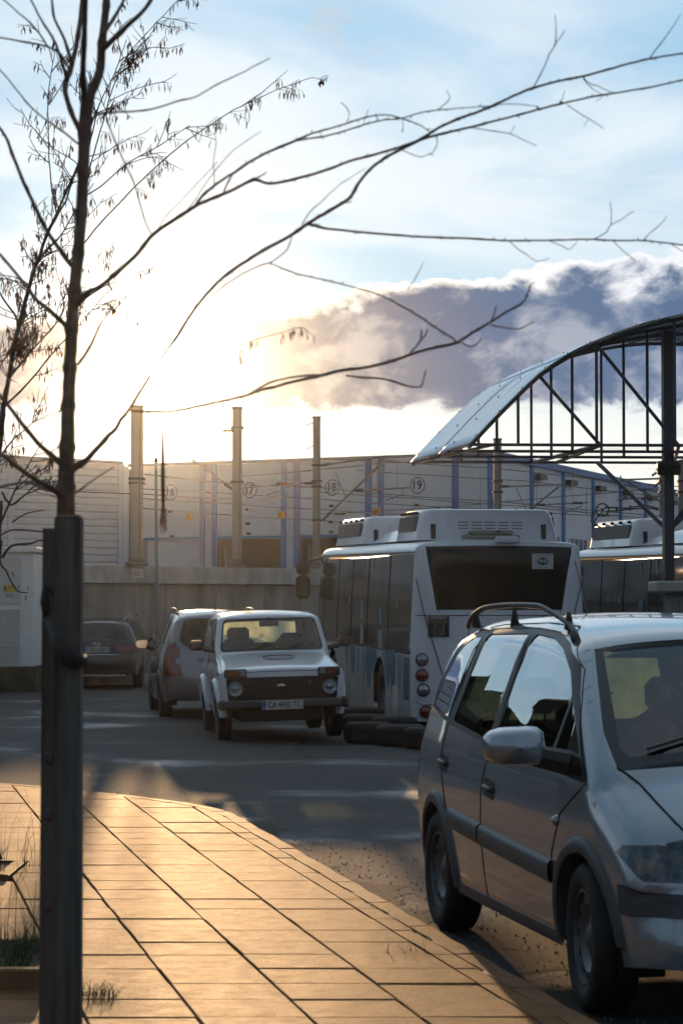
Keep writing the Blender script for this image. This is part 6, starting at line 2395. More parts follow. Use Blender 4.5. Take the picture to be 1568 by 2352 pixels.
class Tree:
    def __init__(self, root, depth, seed, tw=(0.5, 1.0)):
        self.root, self.d, self.rr = root, depth, random.Random(seed)
        self.S = depth / FPX

    def world(self, x, y, dd=0.0):
        return W(x, y, self.d + dd)

    def branch(self, pts, name='branch', m=None, dd=(0, 0), n=8, knots=True, seg=5):
        """pts: (px, py, radius in px); smooth tube"""
        P = []
        pts = [(a[0], a[1], a[2] if len(a) > 2 else None) for a in pts]
        rr_ = [a[2] for a in pts]
        known = [i for i, v in enumerate(rr_) if v is not None]
        rs = np.interp(range(len(pts)), known, [rr_[i] for i in known])
        C = [np.array((a[0], a[1], r)) for a, r in zip(pts, rs)]
        out = []
        for i in range(len(C) - 1):
            p0, p1, p2, p3 = C[max(i - 1, 0)], C[i], C[i + 1], C[min(i + 2, len(C) - 1)]
            L = np.linalg.norm(p2[:2] - p1[:2])
            k = max(2, min(8, int(L / 14)))
            for j in range(k):
                u = j / k
                t1, t2 = (p2 - p0) * .5, (p3 - p1) * .5
                h = (2 * u ** 3 - 3 * u ** 2 + 1, u ** 3 - 2 * u ** 2 + u, -2 * u ** 3 + 3 * u ** 2, u ** 3 - u ** 2)
                out.append(h[0] * p1 + h[1] * t1 + h[2] * p2 + h[3] * t2)
        out.append(C[-1])
        N = len(out)
        W3, R3 = [], []
        for i, c in enumerate(out):
            u = i / (N - 1)
            d_ = dd[0] + (dd[1] - dd[0]) * u
            j = .35 if 0 < i < N - 1 else 0
            W3.append(self.world(c[0] + self.rr.gauss(0, j), c[1] + self.rr.gauss(0, j), d_))
            r = max(.5, c[2]) * (self.d + d_) / FPX * .5
            if knots and i % 6 == 3:
                r *= 1.22
            R3.append(r)
        q = MB(); q.tube(W3, R3, n)
        o = q.build(name, m or bark, self.root, smooth=True, off=self.root.location)
        return out, o


def pods_on(q, P, rr, S, n, ln=16, wd=2.6):
    """hanging dry pods below the points P (world)"""
    for i in range(n):
        p = P[int(rr.random() ** .8 * (len(P) - 1))]
        L = ln * S * rr.uniform(.55, 1.25)
        w_ = wd * S * rr.uniform(.6, 1.2) * .5
        a = rr.uniform(0, 6.28)
        bend = rr.uniform(.1, .45) * L
        st = rr.uniform(.1, .3) * L
        ca_, sa_ = math.cos(a), math.sin(a)
        prev = None
        vs, fs = [], []
        ss = [0, .25, .5, .75, 1]
        for k, u in enumerate(ss):
            off = bend * math.sin(u * 2.2)
            c = p + Vector((ca_ * off, sa_ * off, -st - L * u))
            ww = w_ * (math.sin(math.pi * (u * .86 + .07)) + .1)
            for b in range(3):
                bb = b * 2.094
                vs.append(c + Vector((math.cos(bb) * ww, math.sin(bb) * ww, 0)))
        for k in range(4):
            for b in range(3):
                b2 = (b + 1) % 3
                fs.append((k * 3 + b, k * 3 + b2, k * 3 + 3 + b2, k * 3 + 3 + b))
        q.add(vs, fs)
        q.tube([p, p + Vector((0, 0, -st))], .45 * S, 3, cap=False)


# ---- near tree, staked, no leaves
root_t = W(157, 1395, 6.5)
tree1 = thing('young_tree', 'bare young tree with its trunk behind a timber stake in the left foreground', 'tree', (root_t.x, 6.5, SW))
T = Tree(tree1, 6.5, 5)
trunk = [(158, 2560, 58), (157, 2000, 54), (156, 1500, 50), (152, 1250, 46), (151, 1137, 41), (153, 1056, 37), (157, 933, 31), (161, 830, 30), (166, 728, 29), (174, 640, 28), (182, 550, 27), (188, 461, 27), (192, 380, 27), (194, 307, 29), (198, 250, 31), (201, 222, 30)]
T.branch(trunk, 'trunk', n=14)
B1 = [
    [(201, 240, 24), (214, 200, 22), (229, 165, 21), (234, 100, 20), (241, 40, 18), (247, -40, 16), (256, -190, 12)],
    [(198, 240, 17), (191, 200, 15), (191, 128, 14), (194, 60, 13), (198, -70, 10)],
    [(186, 305, 14), (168, 268, 12), (153, 225, 12), (149, 195, 13), (160, 165, 13), (172, 120, 12), (184, 50, 11), (192, -60, 8)],
    [(155, 185, 8), (138, 130, 7), (120, 85, 6), (95, 45, 5), (62, -20, 4)],
    [(165, 150, 8), (150, 95, 7), (125, 40, 6), (118, -20, 5)],
    [(236, 112, 15), (262, 88, 13), (290, 60, 12), (325, 28, 10), (352, -10, 8), (380, -70, 6)],
    [(236, 80, 9), (268, 30, 8), (300, -30, 6)],
    [(206, 285, 7), (222, 262, 6), (260, 257, 5), (303, 255, 4.5), (345, 250, 4), (387, 238, 4), (420, 228, 4), (450, 221, 3.4), (500, 192, 3.2), (548, 170, 3), (590, 148, 2.5), (620, 132, 2.2)],
    [(180, 330, 5), (150, 305, 4.5), (100, 270, 4), (60, 233, 3.5), (20, 182, 3.2), (-30, 130, 3)],
    [(162, 165, 6), (140, 125, 5.5), (112, 107, 5), (55, 95, 4.5), (0, 85, 4), (-40, 76, 3)],
    [(110, 107, 4), (80, 62, 4), (45, 30, 3.5), (0, -10, 3)],
    [(172, 618, 12), (154, 597, 11), (130, 562, 10), (110, 533, 9), (90, 495, 9), (72, 456, 8.5), (38, 379, 8), (13, 313, 7), (-20, 270, 6)],
    [(160, 760, 13), (146, 743, 12), (113, 712, 10), (85, 690, 9), (67, 666, 8), (31, 620, 7), (0, 585, 6.5), (-40, 560, 5)],
    [(152, 1075, 16), (128, 1054, 14), (107, 1036, 12), (87, 1018, 11), (51, 974, 10), (20, 933, 9), (-15, 890, 8)],
    [(150, 1145, 16), (125, 1126, 14), (100, 1111, 12), (77, 1099, 11), (36, 1069, 10), (5, 1043, 9), (-30, 1018, 7)],
    [(127, 1130, 8), (100, 1122, 7), (70, 1108, 7), (30, 1112, 6), (-10, 1122, 5)],
    [(152, 1090, 20), (174, 1072, 17), (192, 1062, 14), (205, 1049, 13), (228, 1025, 11), (251, 999, 10), (266, 985, 9), (277, 965, 8), (297, 940, 7), (322, 900, 7), (350, 855, 7), (378, 812, 8), (402, 780, 9), (425, 742, 8), (445, 712, 7), (464, 687, 7.5), (500, 648, 7.5), (543, 614, 8), (605, 574, 8), (660, 545, 8), (707, 513, 8.5), (755, 484, 8), (800, 457, 8), (812, 440, 7.5), (823, 420, 7), (850, 388, 7), (885, 361, 7), (925, 340, 7), (964, 320, 7), (1020, 286, 6.5), (1066, 267, 6.5), (1109, 252, 6.5), (1165, 226, 6), (1222, 202, 6), (1280, 186, 5.5), (1339, 174, 5.5), (1423, 151, 5), (1491, 134, 4.5), (1568, 122, 4), (1660, 110, 3)],
    [(705, 515, 7), (722, 517, 7), (745, 524, 6), (805, 530, 5.5), (868, 536, 5.5), (975, 544, 5), (1070, 547, 5), (1165, 552, 4.5), (1278, 551, 4), (1345, 549, 4), (1412, 552, 4), (1480, 552, 3.6), (1541, 559, 3.5), (1600, 566, 3)],
    [(178, 700, 18), (194, 680, 16), (208, 669, 13), (231, 657, 11), (255, 638, 10), (277, 618, 10), (318, 579, 9.5), (348, 541, 9), (380, 517, 9), (415, 495, 9), (456, 469, 8.5), (512, 446, 8), (550, 428, 7.5), (584, 411, 8), (606, 419, 7), (635, 420, 6.5), (675, 411, 6.5), (717, 400, 6.5), (760, 386, 6), (803, 369, 6), (858, 355, 6), (913, 339, 6), (960, 322, 6), (1003, 309, 6), (1081, 291, 5.5), (1165, 270, 5), (1249, 247, 5), (1310, 232, 4.5), (1362, 221, 4.5), (1429, 210, 4), (1496, 199, 4), (1568, 182, 3.5), (1660, 163, 3)],
    [(584, 411, 4), (598, 404, 3.5), (612, 395, 2.5)],
    [(449, 472, 7), (462, 452, 6.5), (480, 435, 6.5), (508, 414, 6), (538, 395, 6), (572, 372, 6), (610, 351, 6), (645, 336, 6), (682, 321, 6), (715, 306, 4.5), (758, 294, 4), (804, 280, 3.8), (840, 268, 3.6), (885, 263, 3.2), (924, 272, 3.2), (964, 286, 2.8), (992, 305, 2)],
    [(682, 322, 4.5), (715, 317, 4), (745, 312, 4), (790, 300, 3.8), (835, 286, 3.6), (880, 275, 3.4), (924, 270, 3.2), (964, 258, 3), (1003, 252, 2.8), (1060, 247, 2.4), (1109, 244, 2.4), (1171, 238, 2.2), (1238, 244, 1.6)],
    [(512, 446, 5), (520, 425, 4), (532, 402, 4)],
    [(477, 687, 4), (515, 656, 4), (554, 630, 4), (590, 612, 3.6), (620, 602, 3.4), (645, 585, 3), (661, 571, 3), (671, 540, 2)],
    [(618, 603, 3.4), (650, 616, 3.2), (685, 629, 3.2), (757, 645, 3.2), (815, 660, 3), (870, 676, 3.4), (912, 697, 3.6), (954, 721, 4), (985, 742, 4), (1014, 760, 4), (1038, 776, 3.5), (1056, 790, 2.5)],
    [(297, 942, 6), (340, 946, 6), (400, 944, 6), (470, 930, 6), (530, 917, 6), (569, 907, 6), (600, 896, 6.5), (632, 889, 7), (670, 877, 7), (733, 863, 7.5), (765, 855, 7.5), (793, 849, 7), (835, 845, 7), (870, 837, 7), (910, 826, 7), (942, 814, 7), (980, 803, 7), (1014, 795, 7), (1050, 786, 6.5), (1086, 763, 6), (1127, 739, 5.5), (1169, 712, 5), (1190, 702, 4.5), (1205, 688, 4), (1214, 668, 3), (1220, 650, 2.5)],
    [(569, 907, 5), (615, 880, 5), (660, 868, 4.5), (700, 862, 5), (735, 862, 5)],
    [(795, 862, 5), (838, 867, 5), (882, 870, 5), (910, 878, 4.5), (936, 887, 4), (966, 888, 3.5), (973, 868, 3), (978, 848, 2.5)],
    [(1127, 746, 4), (1155, 752, 3.6), (1187, 756, 3.4), (1208, 748, 3), (1224, 739, 2.5)],
    [(1060, 786, 4), (1080, 797, 3.4), (1098, 786, 3), (1106, 776, 2.4)],
    [(940, 812, 4.5), (955, 796, 4), (966, 780, 3.6), (968, 758, 2.6)],
    [(966, 782, 3), (976, 770, 3), (981, 757, 2.4)],
    [(1127, 740, 3.6), (1134, 722, 3), (1139, 702, 2.4)],
    [(350, 870, 3), (400, 862, 2.6), (440, 850, 2.4), (495, 826, 2.6), (538, 800, 2.6), (589, 779, 2.4), (641, 765, 2.2), (682, 752, 2), (702, 756, 1.8), (716, 770, 1.5)],
    [(243, 272, 4), (258, 308, 3.6), (272, 343, 3.6), (290, 382, 3.6), (308, 420, 3.6), (321, 465, 3.4), (333, 507, 3.4), (348, 538, 3)],
    [(178, 838, 8), (205, 800, 6), (232, 742, 5), (262, 700, 4), (268, 670, 3)],
    [(150, 1150, 6), (190, 1120, 4), (225, 1095, 3.4), (262, 1072, 2.6)],
    # side twigs of the long right-hand branches
    [(1222, 203, 3), (1232, 186, 2.8), (1252, 148, 2.8), (1262, 122, 2.8), (1275, 100, 2.6), (1276, 60, 2), (1274, 32, 1.4)],
    [(1272, 102, 2.4), (1286, 86, 2.2), (1297, 68, 1.6)],
    [(1491, 135, 3), (1502, 118, 2.6), (1525, 88, 2.4), (1545, 60, 2), (1562, 33, 1.6)],
    [(1339, 175, 2.4), (1352, 190, 2.2), (1372, 196, 2), (1392, 206, 2), (1414, 213, 1.6)],
    [(1339, 177, 2.4), (1345, 188, 2), (1362, 205, 1.8), (1385, 219, 1.6), (1368, 232, 1.4)],
    [(1302, 240, 2.4), (1335, 262, 2), (1352, 272, 2), (1386, 295, 1.6)],
    [(1352, 272, 1.6), (1340, 288, 1.2)],
    [(1085, 292, 2.6), (1130, 300, 2.4), (1170, 306, 2.2), (1200, 320, 2), (1232, 334, 1.6)],
    [(1170, 306, 1.6), (1178, 296, 1.4), (1181, 286, 1.2)],
    [(1003, 311, 2.6), (1004, 330, 2.2), (994, 348, 2), (985, 356, 1.8)],
    [(915, 340, 2.4), (942, 352, 2.2), (968, 360, 2), (990, 351, 1.8), (996, 358, 1.4)],
    [(965, 352, 0), (980, 352, 2)],
    [(796, 280, 2.2), (802, 262, 2), (796, 246, 2.4), (783, 234, 2)],
    [(1003, 252, 2.4), (1022, 238, 2.2), (1033, 222, 2), (1024, 206, 1.4)],
    [(835, 278, 2), (842, 262, 1.8), (846, 250, 1.2)],
    [(924, 274, 1.8), (925, 292, 1.6), (923, 302, 3)],
    [(1288, 238, 2), (1292, 222, 1.6), (1296, 208, 1.4)],
    [(1365, 548, 2.6), (1392, 532, 2.4), (1402, 516, 2.2), (1425, 505, 2), (1442, 492, 1.8), (1456, 484, 1.4)],
    [(1402, 516, 2), (1404, 490, 1.8), (1401, 462, 1.4)],
    [(1478, 551, 2.4), (1492, 535, 2.2), (1515, 516, 2), (1531, 496, 1.5)],
    [(1170, 553, 2.4), (1188, 570, 2.2), (1215, 588, 2), (1232, 600, 1.8), (1262, 592, 1.4)],
    [(1260, 552, 2.2), (1290, 564, 2), (1306, 573, 1.8), (1325, 555, 1.4)],
    [(1408, 553, 2.2), (1430, 575, 2), (1458, 598, 1.5)],
    [(1541, 560, 2.2), (1568, 578, 1.8)],
    [(936, 664, 2.2), (950, 645, 2), (962, 622, 1.8), (973, 600, 1.2)],
    [(804, 456, 3), (792, 466, 2.5), (808, 462, 2)],
    [(693, 515, 3), (710, 488, 2.6), (735, 465, 2.2), (778, 425, 2), (800, 410, 1.8), (840, 385, 1.4)],
    [(412, 497, 2.6), (440, 470, 2.4), (480, 410, 2.2), (530, 350, 2), (600, 300, 1.6)],
    [(490, 435, 2.4), (492, 410, 2.2), (490, 372, 2), (496, 330, 2), (492, 300, 1.4)],
    [(358, 536, 2.6), (378, 500, 2.4), (430, 445, 2), (500, 370, 1.8)],
]
for i, b_ in enumerate(B1):
    b_ = [v for v in b_ if len(v) < 3 or v[2] > 0]
    if len(b_) < 2:
        continue
    sp = random.Random(i)
    thin = b_[0][2] < 5
    dsp = (0, sp.uniform(-.35, .35)) if not thin else (sp.uniform(-.1, .1), sp.uniform(-.25, .25))
    if i in (16, 17, 18, 20, 21, 23, 24, 25) or i > 35:
        dsp = (0, 0.0)
    T.branch(b_, 'branch' if not thin else 'twig', twig_m if thin else bark, dd=dsp, n=7 if not thin else 5)
# buds along the outer branches
rr = random.Random(21)
q = MB()
for i in (16, 17, 18, 20, 21, 25, 24, 13, 14, 11):
    b_ = B1[i]
    for k in range(len(b_) - 1):
        for _ in range(2):
            u = rr.random()
            x, y = b_[k][0] + (b_[k + 1][0] - b_[k][0]) * u, b_[k][1] + (b_[k + 1][1] - b_[k][1]) * u
            L = rr.uniform(4, 10)
            a = rr.choice((-1, 1)) * rr.uniform(.5, 1.2)
            dxx, dyy = b_[k + 1][0] - b_[k][0], b_[k + 1][1] - b_[k][1]
            th = math.atan2(dyy, dxx) + a
            q.tube([T.world(x, y), T.world(x + L * math.cos(th) * .6, y + L * math.sin(th) * .6), T.world(x + L * math.cos(th), y + L * math.sin(th))], [1.2 * T.S, 1.6 * T.S, .5 * T.S], 4)
tag(q.build('bud', twig_m, tree1, off=tree1.location), kind='stuff')
# pods at the end of one twig, and the frayed strip of bark that hangs from it
q = MB()
for x_, y_, n_ in ((650, 762, 3), (662, 758, 3), (676, 753, 4), (690, 753, 4), (702, 757, 3), (716, 768, 2), (578, 784, 3), (590, 780, 3), (552, 795, 2), (555, 815, 3)):
    pods_on(q, [T.world(x_ + rr.uniform(-4, 4), y_ + rr.uniform(-2, 2)) for _ in range(n_)], rr, T.S, n_, ln=20, wd=3.4)
tag(q.build('seed_pods', pod_m, tree1, off=tree1.location), kind='stuff')
q = MB()
P = [T.world(374 + dx_, y_, .1) for dx_, y_ in ((3, 812), (1, 880), (-1, 960), (0, 1050), (0, 1130), (1, 1190))]
q.tube(P, [.5 * T.S, .6 * T.S, 1.2 * T.S, 4.5 * T.S, 5 * T.S, 3 * T.S], 8, flat=.7)
for k in range(26):
    x0 = 374 + rr.uniform(-6, 7); y0 = rr.uniform(1160, 1195)
    q.tube([T.world(x0, y0, .1), T.world(x0 + rr.uniform(-3, 3), y0 + 14, .1), T.world(x0 + rr.uniform(-7, 7), y0 + rr.uniform(18, 42), .1)], [1.3 * T.S, 1.0 * T.S, .4 * T.S], 4)
q.build('hanging_bark_strip', pod_m, tree1, off=tree1.location)

# ---- stakes and the rubber strap
st = thing('tree_stake', 'thick square timber stake in front of the young tree', 'stake', (W(157.5, 1395, 6.4).x, 6.4, SW), group='timber stakes')
q = MB()
q.prism([(-.0345, -.035, 0), (.0345, -.035, 0), (.0345, .035, 0), (-.0345, .035, 0)], (.004, 0, 0), (0, 0, W(157, 1192, 6.4).z - SW))
o = q.build('post', timber, st)
q = MB(); q.box((0, 0, W(157, 1192, 6.4).z - SW + .004), (.066, .066, .012), bev=.005); q.build('post_top', timber, st)
st2 = thing('tree_stake', 'second thinner timber stake half hidden at the left of the first', 'stake', (W(118, 1395, 6.62).x, 6.62, SW), group='timber stakes')
h2 = W(118, 1214, 6.62).z - SW
q = MB()
q.prism([(-.022, -.022, 0), (.022, -.022, 0), (.022, .022, 0), (-.022, .022, 0)], (-.006, 0, 0), (0, 0, h2)); q.build('post', timber, st2)
tie = thing('tree_tie', 'dark rubber strap tying the trunk to the two timber stakes', 'strap', W(140, 1450, 6.45))
q = MB()
q.tube([W(106, 1345, 6.56), W(104, 1382, 6.55), W(107, 1420, 6.56)], [.010, .014, .010], 8, flat=1.0)
q.tube([W(110, 1345, 6.58), W(122, 1352, 6.56), W(128, 1360, 6.5)], .012, 6)
q.tube([W(108, 1415, 6.56), W(118, 1440, 6.50), W(128, 1462, 6.40), W(140, 1490, 6.345), W(158, 1512, 6.335), W(178, 1524, 6.345), W(191, 1522, 6.38), W(191, 1512, 6.45)], [.012, .015, .018, .022, .024, .022, .018, .014], 8, flat=.5)
q.build('band', mat('strap_rubber', (.03, .022, .02), .8), tie, smooth=True, off=tie.location)
for y_ in (1740, 1870, 2080):
    q = MB(); c = W(112, y_, 6.60); q.box(c, (.02, .03, .03), bev=.006)
    q.build('knot', timber, st2, off=st2.location)

# ---- second tree, farther back, with hanging dry pods
D2 = 13.0
b2_ = W(-55, 1395, D2)
tree2 = thing('pod_tree', 'slender tree hung with dry seed pods at the left frame edge', 'tree', (b2_.x, D2, SW))
T2 = Tree(tree2, D2, 9)
B2 = [
    [(-60, 2300, 20), (-48, 1500, 18), (-22, 1150, 16), (-3, 1035, 15), (8, 935, 14), (20, 870, 12), (33, 790, 12), (45, 745, 11), (52, 715, 11), (64, 670, 10), (75, 626, 9), (88, 595, 8), (103, 550, 8), (120, 510, 7), (135, 478, 6), (152, 440, 5), (174, 390, 5), (198, 320, 4), (222, 250, 3)],
    [(103, 553, 6), (118, 520, 5), (150, 462, 5), (170, 405, 4), (205, 330, 3.5), (228, 240, 3), (262, 170, 2.5), (290, 90, 2)],
    [(130, 490, 4), (120, 440, 3.5), (113, 359, 3.2), (111, 290, 3), (110, 225, 2.6), (118, 165, 2.4), (128, 110, 2)],
    [(60, 690, 7), (72, 640, 6), (95, 590, 5), (140, 540, 4), (180, 470, 3), (215, 420, 2.5)],
    [(33, 790, 7), (40, 735, 6), (10, 690, 5), (-20, 640, 4)],
    [(20, 870, 6), (60, 820, 5), (95, 780, 4), (135, 735, 3.5), (150, 690, 2.6)],
    [(8, 935, 7), (45, 900, 5), (90, 850, 4.5), (130, 800, 3.6), (170, 760, 3), (230, 690, 2.4), (268, 655, 2)],
    [(195, 556, 4), (215, 530, 4), (241, 500, 3.8), (275, 465, 3.6), (308, 430, 3.4), (350, 390, 3.2), (390, 354, 3), (420, 330, 3), (451, 307, 2.8), (485, 285, 2.6), (513, 266, 2.6), (540, 250, 2.4), (564, 238, 2.4), (590, 220, 2.2), (615, 200, 2), (640, 178, 1.6), (661, 160, 1.2)],
    [(564, 238, 2.2), (600, 222, 2), (635, 205, 2), (680, 190, 1.8), (718, 177, 1.6), (742, 184, 1.4)],
    [(160, 600, 5), (178, 575, 4.6), (195, 556, 4)],
    [(200, 410, 4), (212, 365, 3.6), (225, 318, 3.4), (240, 268, 3.2), (251, 225, 3), (265, 185, 2.8), (277, 154, 2.6), (290, 130, 2.4), (307, 108, 2.4), (332, 80, 2.2), (359, 51, 2), (385, 25, 1.8), (415, -6, 1.5)],
    [(190, 452, 3.6), (230, 428, 3.2), (287, 379, 3), (320, 358, 2.6), (359, 338, 2.6), (398, 312, 2.2), (436, 287, 1.8)],
    [(277, 152, 2.4), (310, 128, 2.2), (345, 108, 2), (390, 110, 1.6), (425, 98, 1.2)],
    [(250, 232, 2.2), (290, 212, 2), (335, 196, 1.8), (380, 185, 1.6), (406, 168, 1.2)],
    [(212, 370, 2.4), (250, 345, 2.2), (290, 320, 2), (330, 305, 1.6), (350, 290, 1.2)],
    [(287, 380, 2.2), (310, 370, 2), (355, 360, 1.8), (420, 390, 1.4)],
    [(30, 800, 4), (0, 840, 3.5), (-20, 880, 3)],
    [(5, 1043, 6), (30, 1010, 4), (60, 985, 3), (85, 960, 2.4)],
    [(190, 690, 2.6), (235, 660, 2.4), (280, 640, 2), (320, 625, 1.8), (362, 612, 1.4)],
    # drooping twigs in the lower left
    [(3, 1150, 7), (0, 1277, 6), (14, 1266, 6), (26, 1254, 6), (45, 1250, 5), (69, 1249, 4.6), (85, 1243, 4), (103, 1241, 3.6)],
    [(4, 1240, 5), (0, 1290, 5), (13, 1310, 4.6), (28, 1341, 4.4), (36, 1352, 4), (44, 1360, 3.6), (64, 1361, 2.6)],
    [(-10, 1240, 4), (10, 1224, 4), (26, 1218, 4), (46, 1217, 3.6), (80, 1219, 3.4), (110, 1223, 3)],
    [(5, 1130, 6), (25, 1160, 5), (60, 1135, 4), (95, 1120, 3.4), (120, 1095, 2.6)],
    [(2, 1200, 6), (20, 1160, 5), (42, 1110, 4), (70, 1060, 3.4), (100, 1010, 2.6)],
    [(28, 1200, 4), (60, 1180, 3), (100, 1172, 2.6)],
]
ends = []
for i, b_ in enumerate(B2):
    thin = b_[0][2] < 6
    sp = random.Random(i + 50)
    out, _ = T2.branch(b_, ('trunk' if i == 0 else 'branch') if not thin else 'twig', twig2, dd=(0, sp.uniform(-.5, .5)) if i in (3, 4, 5, 6) else (0, 0), n=6 if not thin else 5, knots=not thin)
    ends.append(out)
# fine twigs grown from the traced branches
rr = random.Random(33)
pq = MB()
tq = MB()
podlines = []
def grow(x, y, th, L, lvl, podp):
    pts = []
    n = max(3, int(L / 12))
    for k in range(n + 1):
        pts.append((x, y))
        th += rr.gauss(0, .14)
        th += (-math.pi / 2 - th) * .02
        x += math.cos(th) * L / n
        y += math.sin(th) * L / n
    dz0 = rr.uniform(-.5, .5)
    P = [T2.world(a, b, dz0 * k / n) for k, (a, b) in enumerate(pts)]
    r0 = (1.2 if lvl == 0 else .8) * T2.S
    tq.tube(P, [r0 * (1 - .6 * k / n) + .25 * T2.S for k in range(n + 1)], 4, cap=False)
    if lvl == 0:
        for k in range(1, n):
            if rr.random() < .55:
                grow(pts[k][0], pts[k][1], th + rr.choice((-1, 1)) * rr.uniform(.4, 1.0), L * rr.uniform(.25, .5), 1, podp)
    if rr.random() < podp:
        m_ = len(P) // 3
        pods_on(pq, P[m_:], rr, T2.S, rr.randint(2, 7), ln=17, wd=3.0)
for bi, cnt, podp in ((0, 18, .8), (1, 9, .6), (2, 7, .6), (3, 8, .75), (4, 6, .8), (5, 8, .8), (6, 8, .7), (16, 4, .6), (17, 6, .5), (11, 5, .5), (10, 10, .5), (22, 3, .2), (23, 6, .3)):
    out = ends[bi]
    for _ in range(cnt):
        k = rr.randint(int(len(out) * .25), len(out) - 2)
        x, y = out[k][0], out[k][1]
        if y > 1150:
            continue
        th = math.atan2(out[k + 1][1] - y, out[k + 1][0] - x) + rr.choice((-1, 1)) * rr.uniform(.35, 1.0)
        grow(x, y, th, rr.uniform(45, 120), 0, podp)
# dense hanging clusters at the far left
for _ in range(24):
    x, y = rr.uniform(-5, 125), rr.uniform(540, 820)
    k = min(range(len(ends[0])), key=lambda i: abs(ends[0][i][1] - y - 30))
    bx, by = ends[0][k][0], ends[0][k][1]
    th = math.atan2(y - by, x - bx)
    grow(bx, by, th, min(130, math.hypot(x - bx, y - by) + 25), 0, .9)
for bi, lo, n_ in ((7, .25, 100), (8, .25, 48), (10, .2, 80), (11, .3, 40), (12, .3, 30), (13, .3, 26), (14, .3, 24), (1, .3, 30), (2, .2, 24), (15, .3, 10), (18, .3, 14), (9, .1, 4)):
    out = ends[bi]
    P = [T2.world(c[0], c[1]) for c in out[int(len(out) * lo):]]
    for _ in range(max(1, n_ // 7)):
        k = rr.randint(0, len(P) - 2)
        # pods hang in rows from short side twiglets
        c = out[int(len(out) * lo) + k]
        th = rr.uniform(-1.3, .4)
        L = rr.uniform(20, 48)
        pts = [T2.world(c[0] + math.cos(th) * L * u, c[1] + math.sin(th) * L * u + 6 * u * u) for u in (0, .33, .66, 1)]
        tq.tube(pts, [.7 * T2.S, .6 * T2.S, .5 * T2.S, .4 * T2.S], 4, cap=False)
        for u in np.linspace(.35, 1, rr.randint(3, 6)):
            j = min(2, int(u * 3)); f = u * 3 - j
            pods_on(pq, [pts[j].lerp(pts[min(3, j + 1)], f)] * 2, rr, T2.S, 1, ln=18, wd=3.2)
pods_on(pq, [T2.world(736, 182), T2.world(741, 184), T2.world(733, 180)], rr, T2.S, 6, ln=15, wd=6)
for x_, y_ in ((28, 1318), (30, 1325), (46, 1346), (62, 1350), (60, 1372)):
    pods_on(pq, [T2.world(x_, y_ - 6)] * 2, rr, T2.S, 1, ln=10, wd=4)
tag(tq.build('fine_twigs', twig2, tree2, off=tree2.location), kind='stuff')
tag(pq.build('seed_pods', pod_m, tree2, off=tree2.location), kind='stuff')

# ================================================================ HOUSES beyond the left of the frame (they show in the car windows)
hw = mat('house_wall', (.16, .14, .12), .9, var=.2, vscale=.6); hr = mat('house_roof', (.07, .04, .03), .85, var=.3, vscale=2)
def house(x, y, w_, d_, h_, rz, label):
    t = thing('house', label, 'building', (x, y, 0), rz, 'houses left of the yard')
    q = MB(); q.box((0, 0, h_ / 2), (w_, d_, h_)); q.build('wall', hw, t)
    q = MB(); e = .5
    q.prism([(-w_ / 2 - e, -d_ / 2 - e, h_), (w_ / 2 + e, -d_ / 2 - e, h_), (w_ / 2 + e, d_ / 2 + e, h_), (-w_ / 2 - e, d_ / 2 + e, h_)], (0, 0, 0.0), (0, 0, .15))
    q.add([(-w_ / 2 - e, -d_ / 2 - e, h_ + .16), (w_ / 2 + e, -d_ / 2 - e, h_ + .16), (w_ / 2 + e, d_ / 2 + e, h_ + .16), (-w_ / 2 - e, d_ / 2 + e, h_ + .16), (-w_ / 4, 0, h_ + d_ * .28), (w_ / 4, 0, h_ + d_ * .28)],
          [(0, 1, 5, 4), (1, 2, 5), (2, 3, 4, 5), (3, 0, 4)])
    rf = q.build('roof', hr, t)
    q = MB(); q.box((w_ * .2, 0, h_ + d_ * .28), (.7, .7, 1.6)); q.build('chimney', hw, rf)
    for k in range(3):
        for s_ in (-1, 1):
            q = MB(); q.box((-w_ / 3 + k * w_ / 3, s_ * (d_ / 2 + .02), h_ * .62), (1.2, .08, 1.4)); wi = q.build('window', bus_glass, t)
            q = MB(); q.box((-w_ / 3 + k * w_ / 3, s_ * (d_ / 2 + .04), h_ * .62 - .75), (1.4, .14, .08)); q.build('sill', kw, wi)
house(-30, 52, 17, 10, 8.2, R(30), 'low house with hipped roof well left of the yard')
house(-44, 60, 15, 11, 9.5, R(20), 'taller house beyond the low one left of the yard')
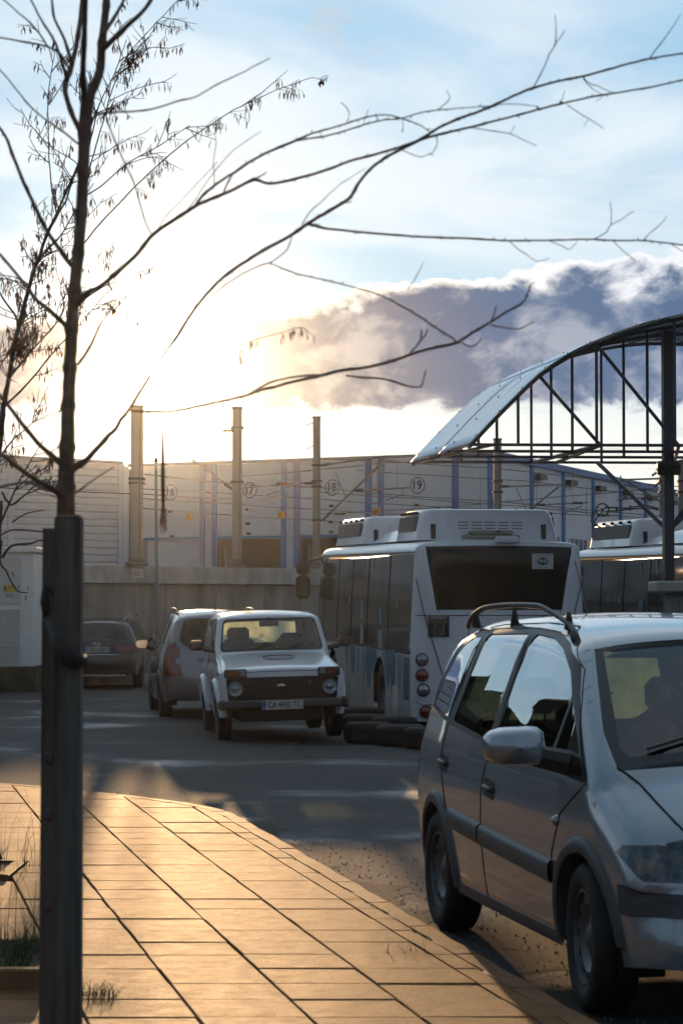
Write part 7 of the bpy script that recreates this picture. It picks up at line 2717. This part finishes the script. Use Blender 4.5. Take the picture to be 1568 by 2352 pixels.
house(-30, 30, 12, 9, 5.0, R(60), 'small house nearest the pavement on the left')
lp = thing('street_lamp', 'slim street lamp with a single head well left of the yard', 'street lamp', (-17, 36, 0))
q = MB(); q.tube([(0, 0, 0), (0, 0, 3), (.1, 0, 6.5), (.5, 0, 8.2), (1.3, 0, 8.9)], [.09, .08, .06, .05, .04], 8); q.build('mast', steel, lp, smooth=True)
q = MB(); q.box((1.6, 0, 8.98), (.8, .26, .14), Matrix.Rotation(R(-12), 3, 'Y'), bev=.04); q.build('lamp_head', iron, lp)

# unseen trees behind and left of the viewpoint, added to darken glass reflections
wood = mat('added_wood_foliage', (0.022, 0.028, 0.014), .95, var=.5, vscale=.4)
rr = random.Random(77)
q = MB()
for i in range(1500):
    a = R(rr.uniform(98, 322))
    if rr.random() < .25:
        a = R(rr.uniform(322, 343))
    d = rr.uniform(62, 84)
    h_ = 7.5 + 3.0 * math.sin(a * 7) + 1.6 * math.sin(a * 17 + 1) + rr.uniform(-1.5, 1.5)
    z = rr.uniform(0, 1) ** .7 * h_
    r_ = rr.uniform(1.0, 2.0)
    c = Vector((math.sin(a) * d, math.cos(a) * d, z))
    vs = [c + Vector((rr.uniform(-1, 1), rr.uniform(-1, 1), rr.uniform(-1, 1))).normalized() * r_ * rr.uniform(.7, 1.1) for _ in range(7)]
    fs = [(0, 1, 2), (0, 2, 3), (0, 3, 4), (1, 4, 5), (2, 5, 6), (3, 5, 6), (1, 2, 6), (4, 5, 0), (1, 3, 5), (2, 4, 6)]
    q.add(vs, fs)
tag(q.build('added_woodland', wood), kind='stuff')
# ================================================================ AIR
q = MB()
q.box((0, 135, 8.0), (230, 330, 19.0))
hz = bpy.data.materials.new('haze_air')
hz.use_nodes = True
t = NG(hz.node_tree)
t.n.clear()
pv = t.node('ShaderNodeVolumePrincipled', {'Color': (0.86, 0.95, 1.0), 'Density': 0.000085, 'Anisotropy': 0.955})
out = t.node('ShaderNodeOutputMaterial')
t.l.new(pv.outputs[0], out.inputs['Volume'])
tag(q.build('haze', hz), kind='stuff')
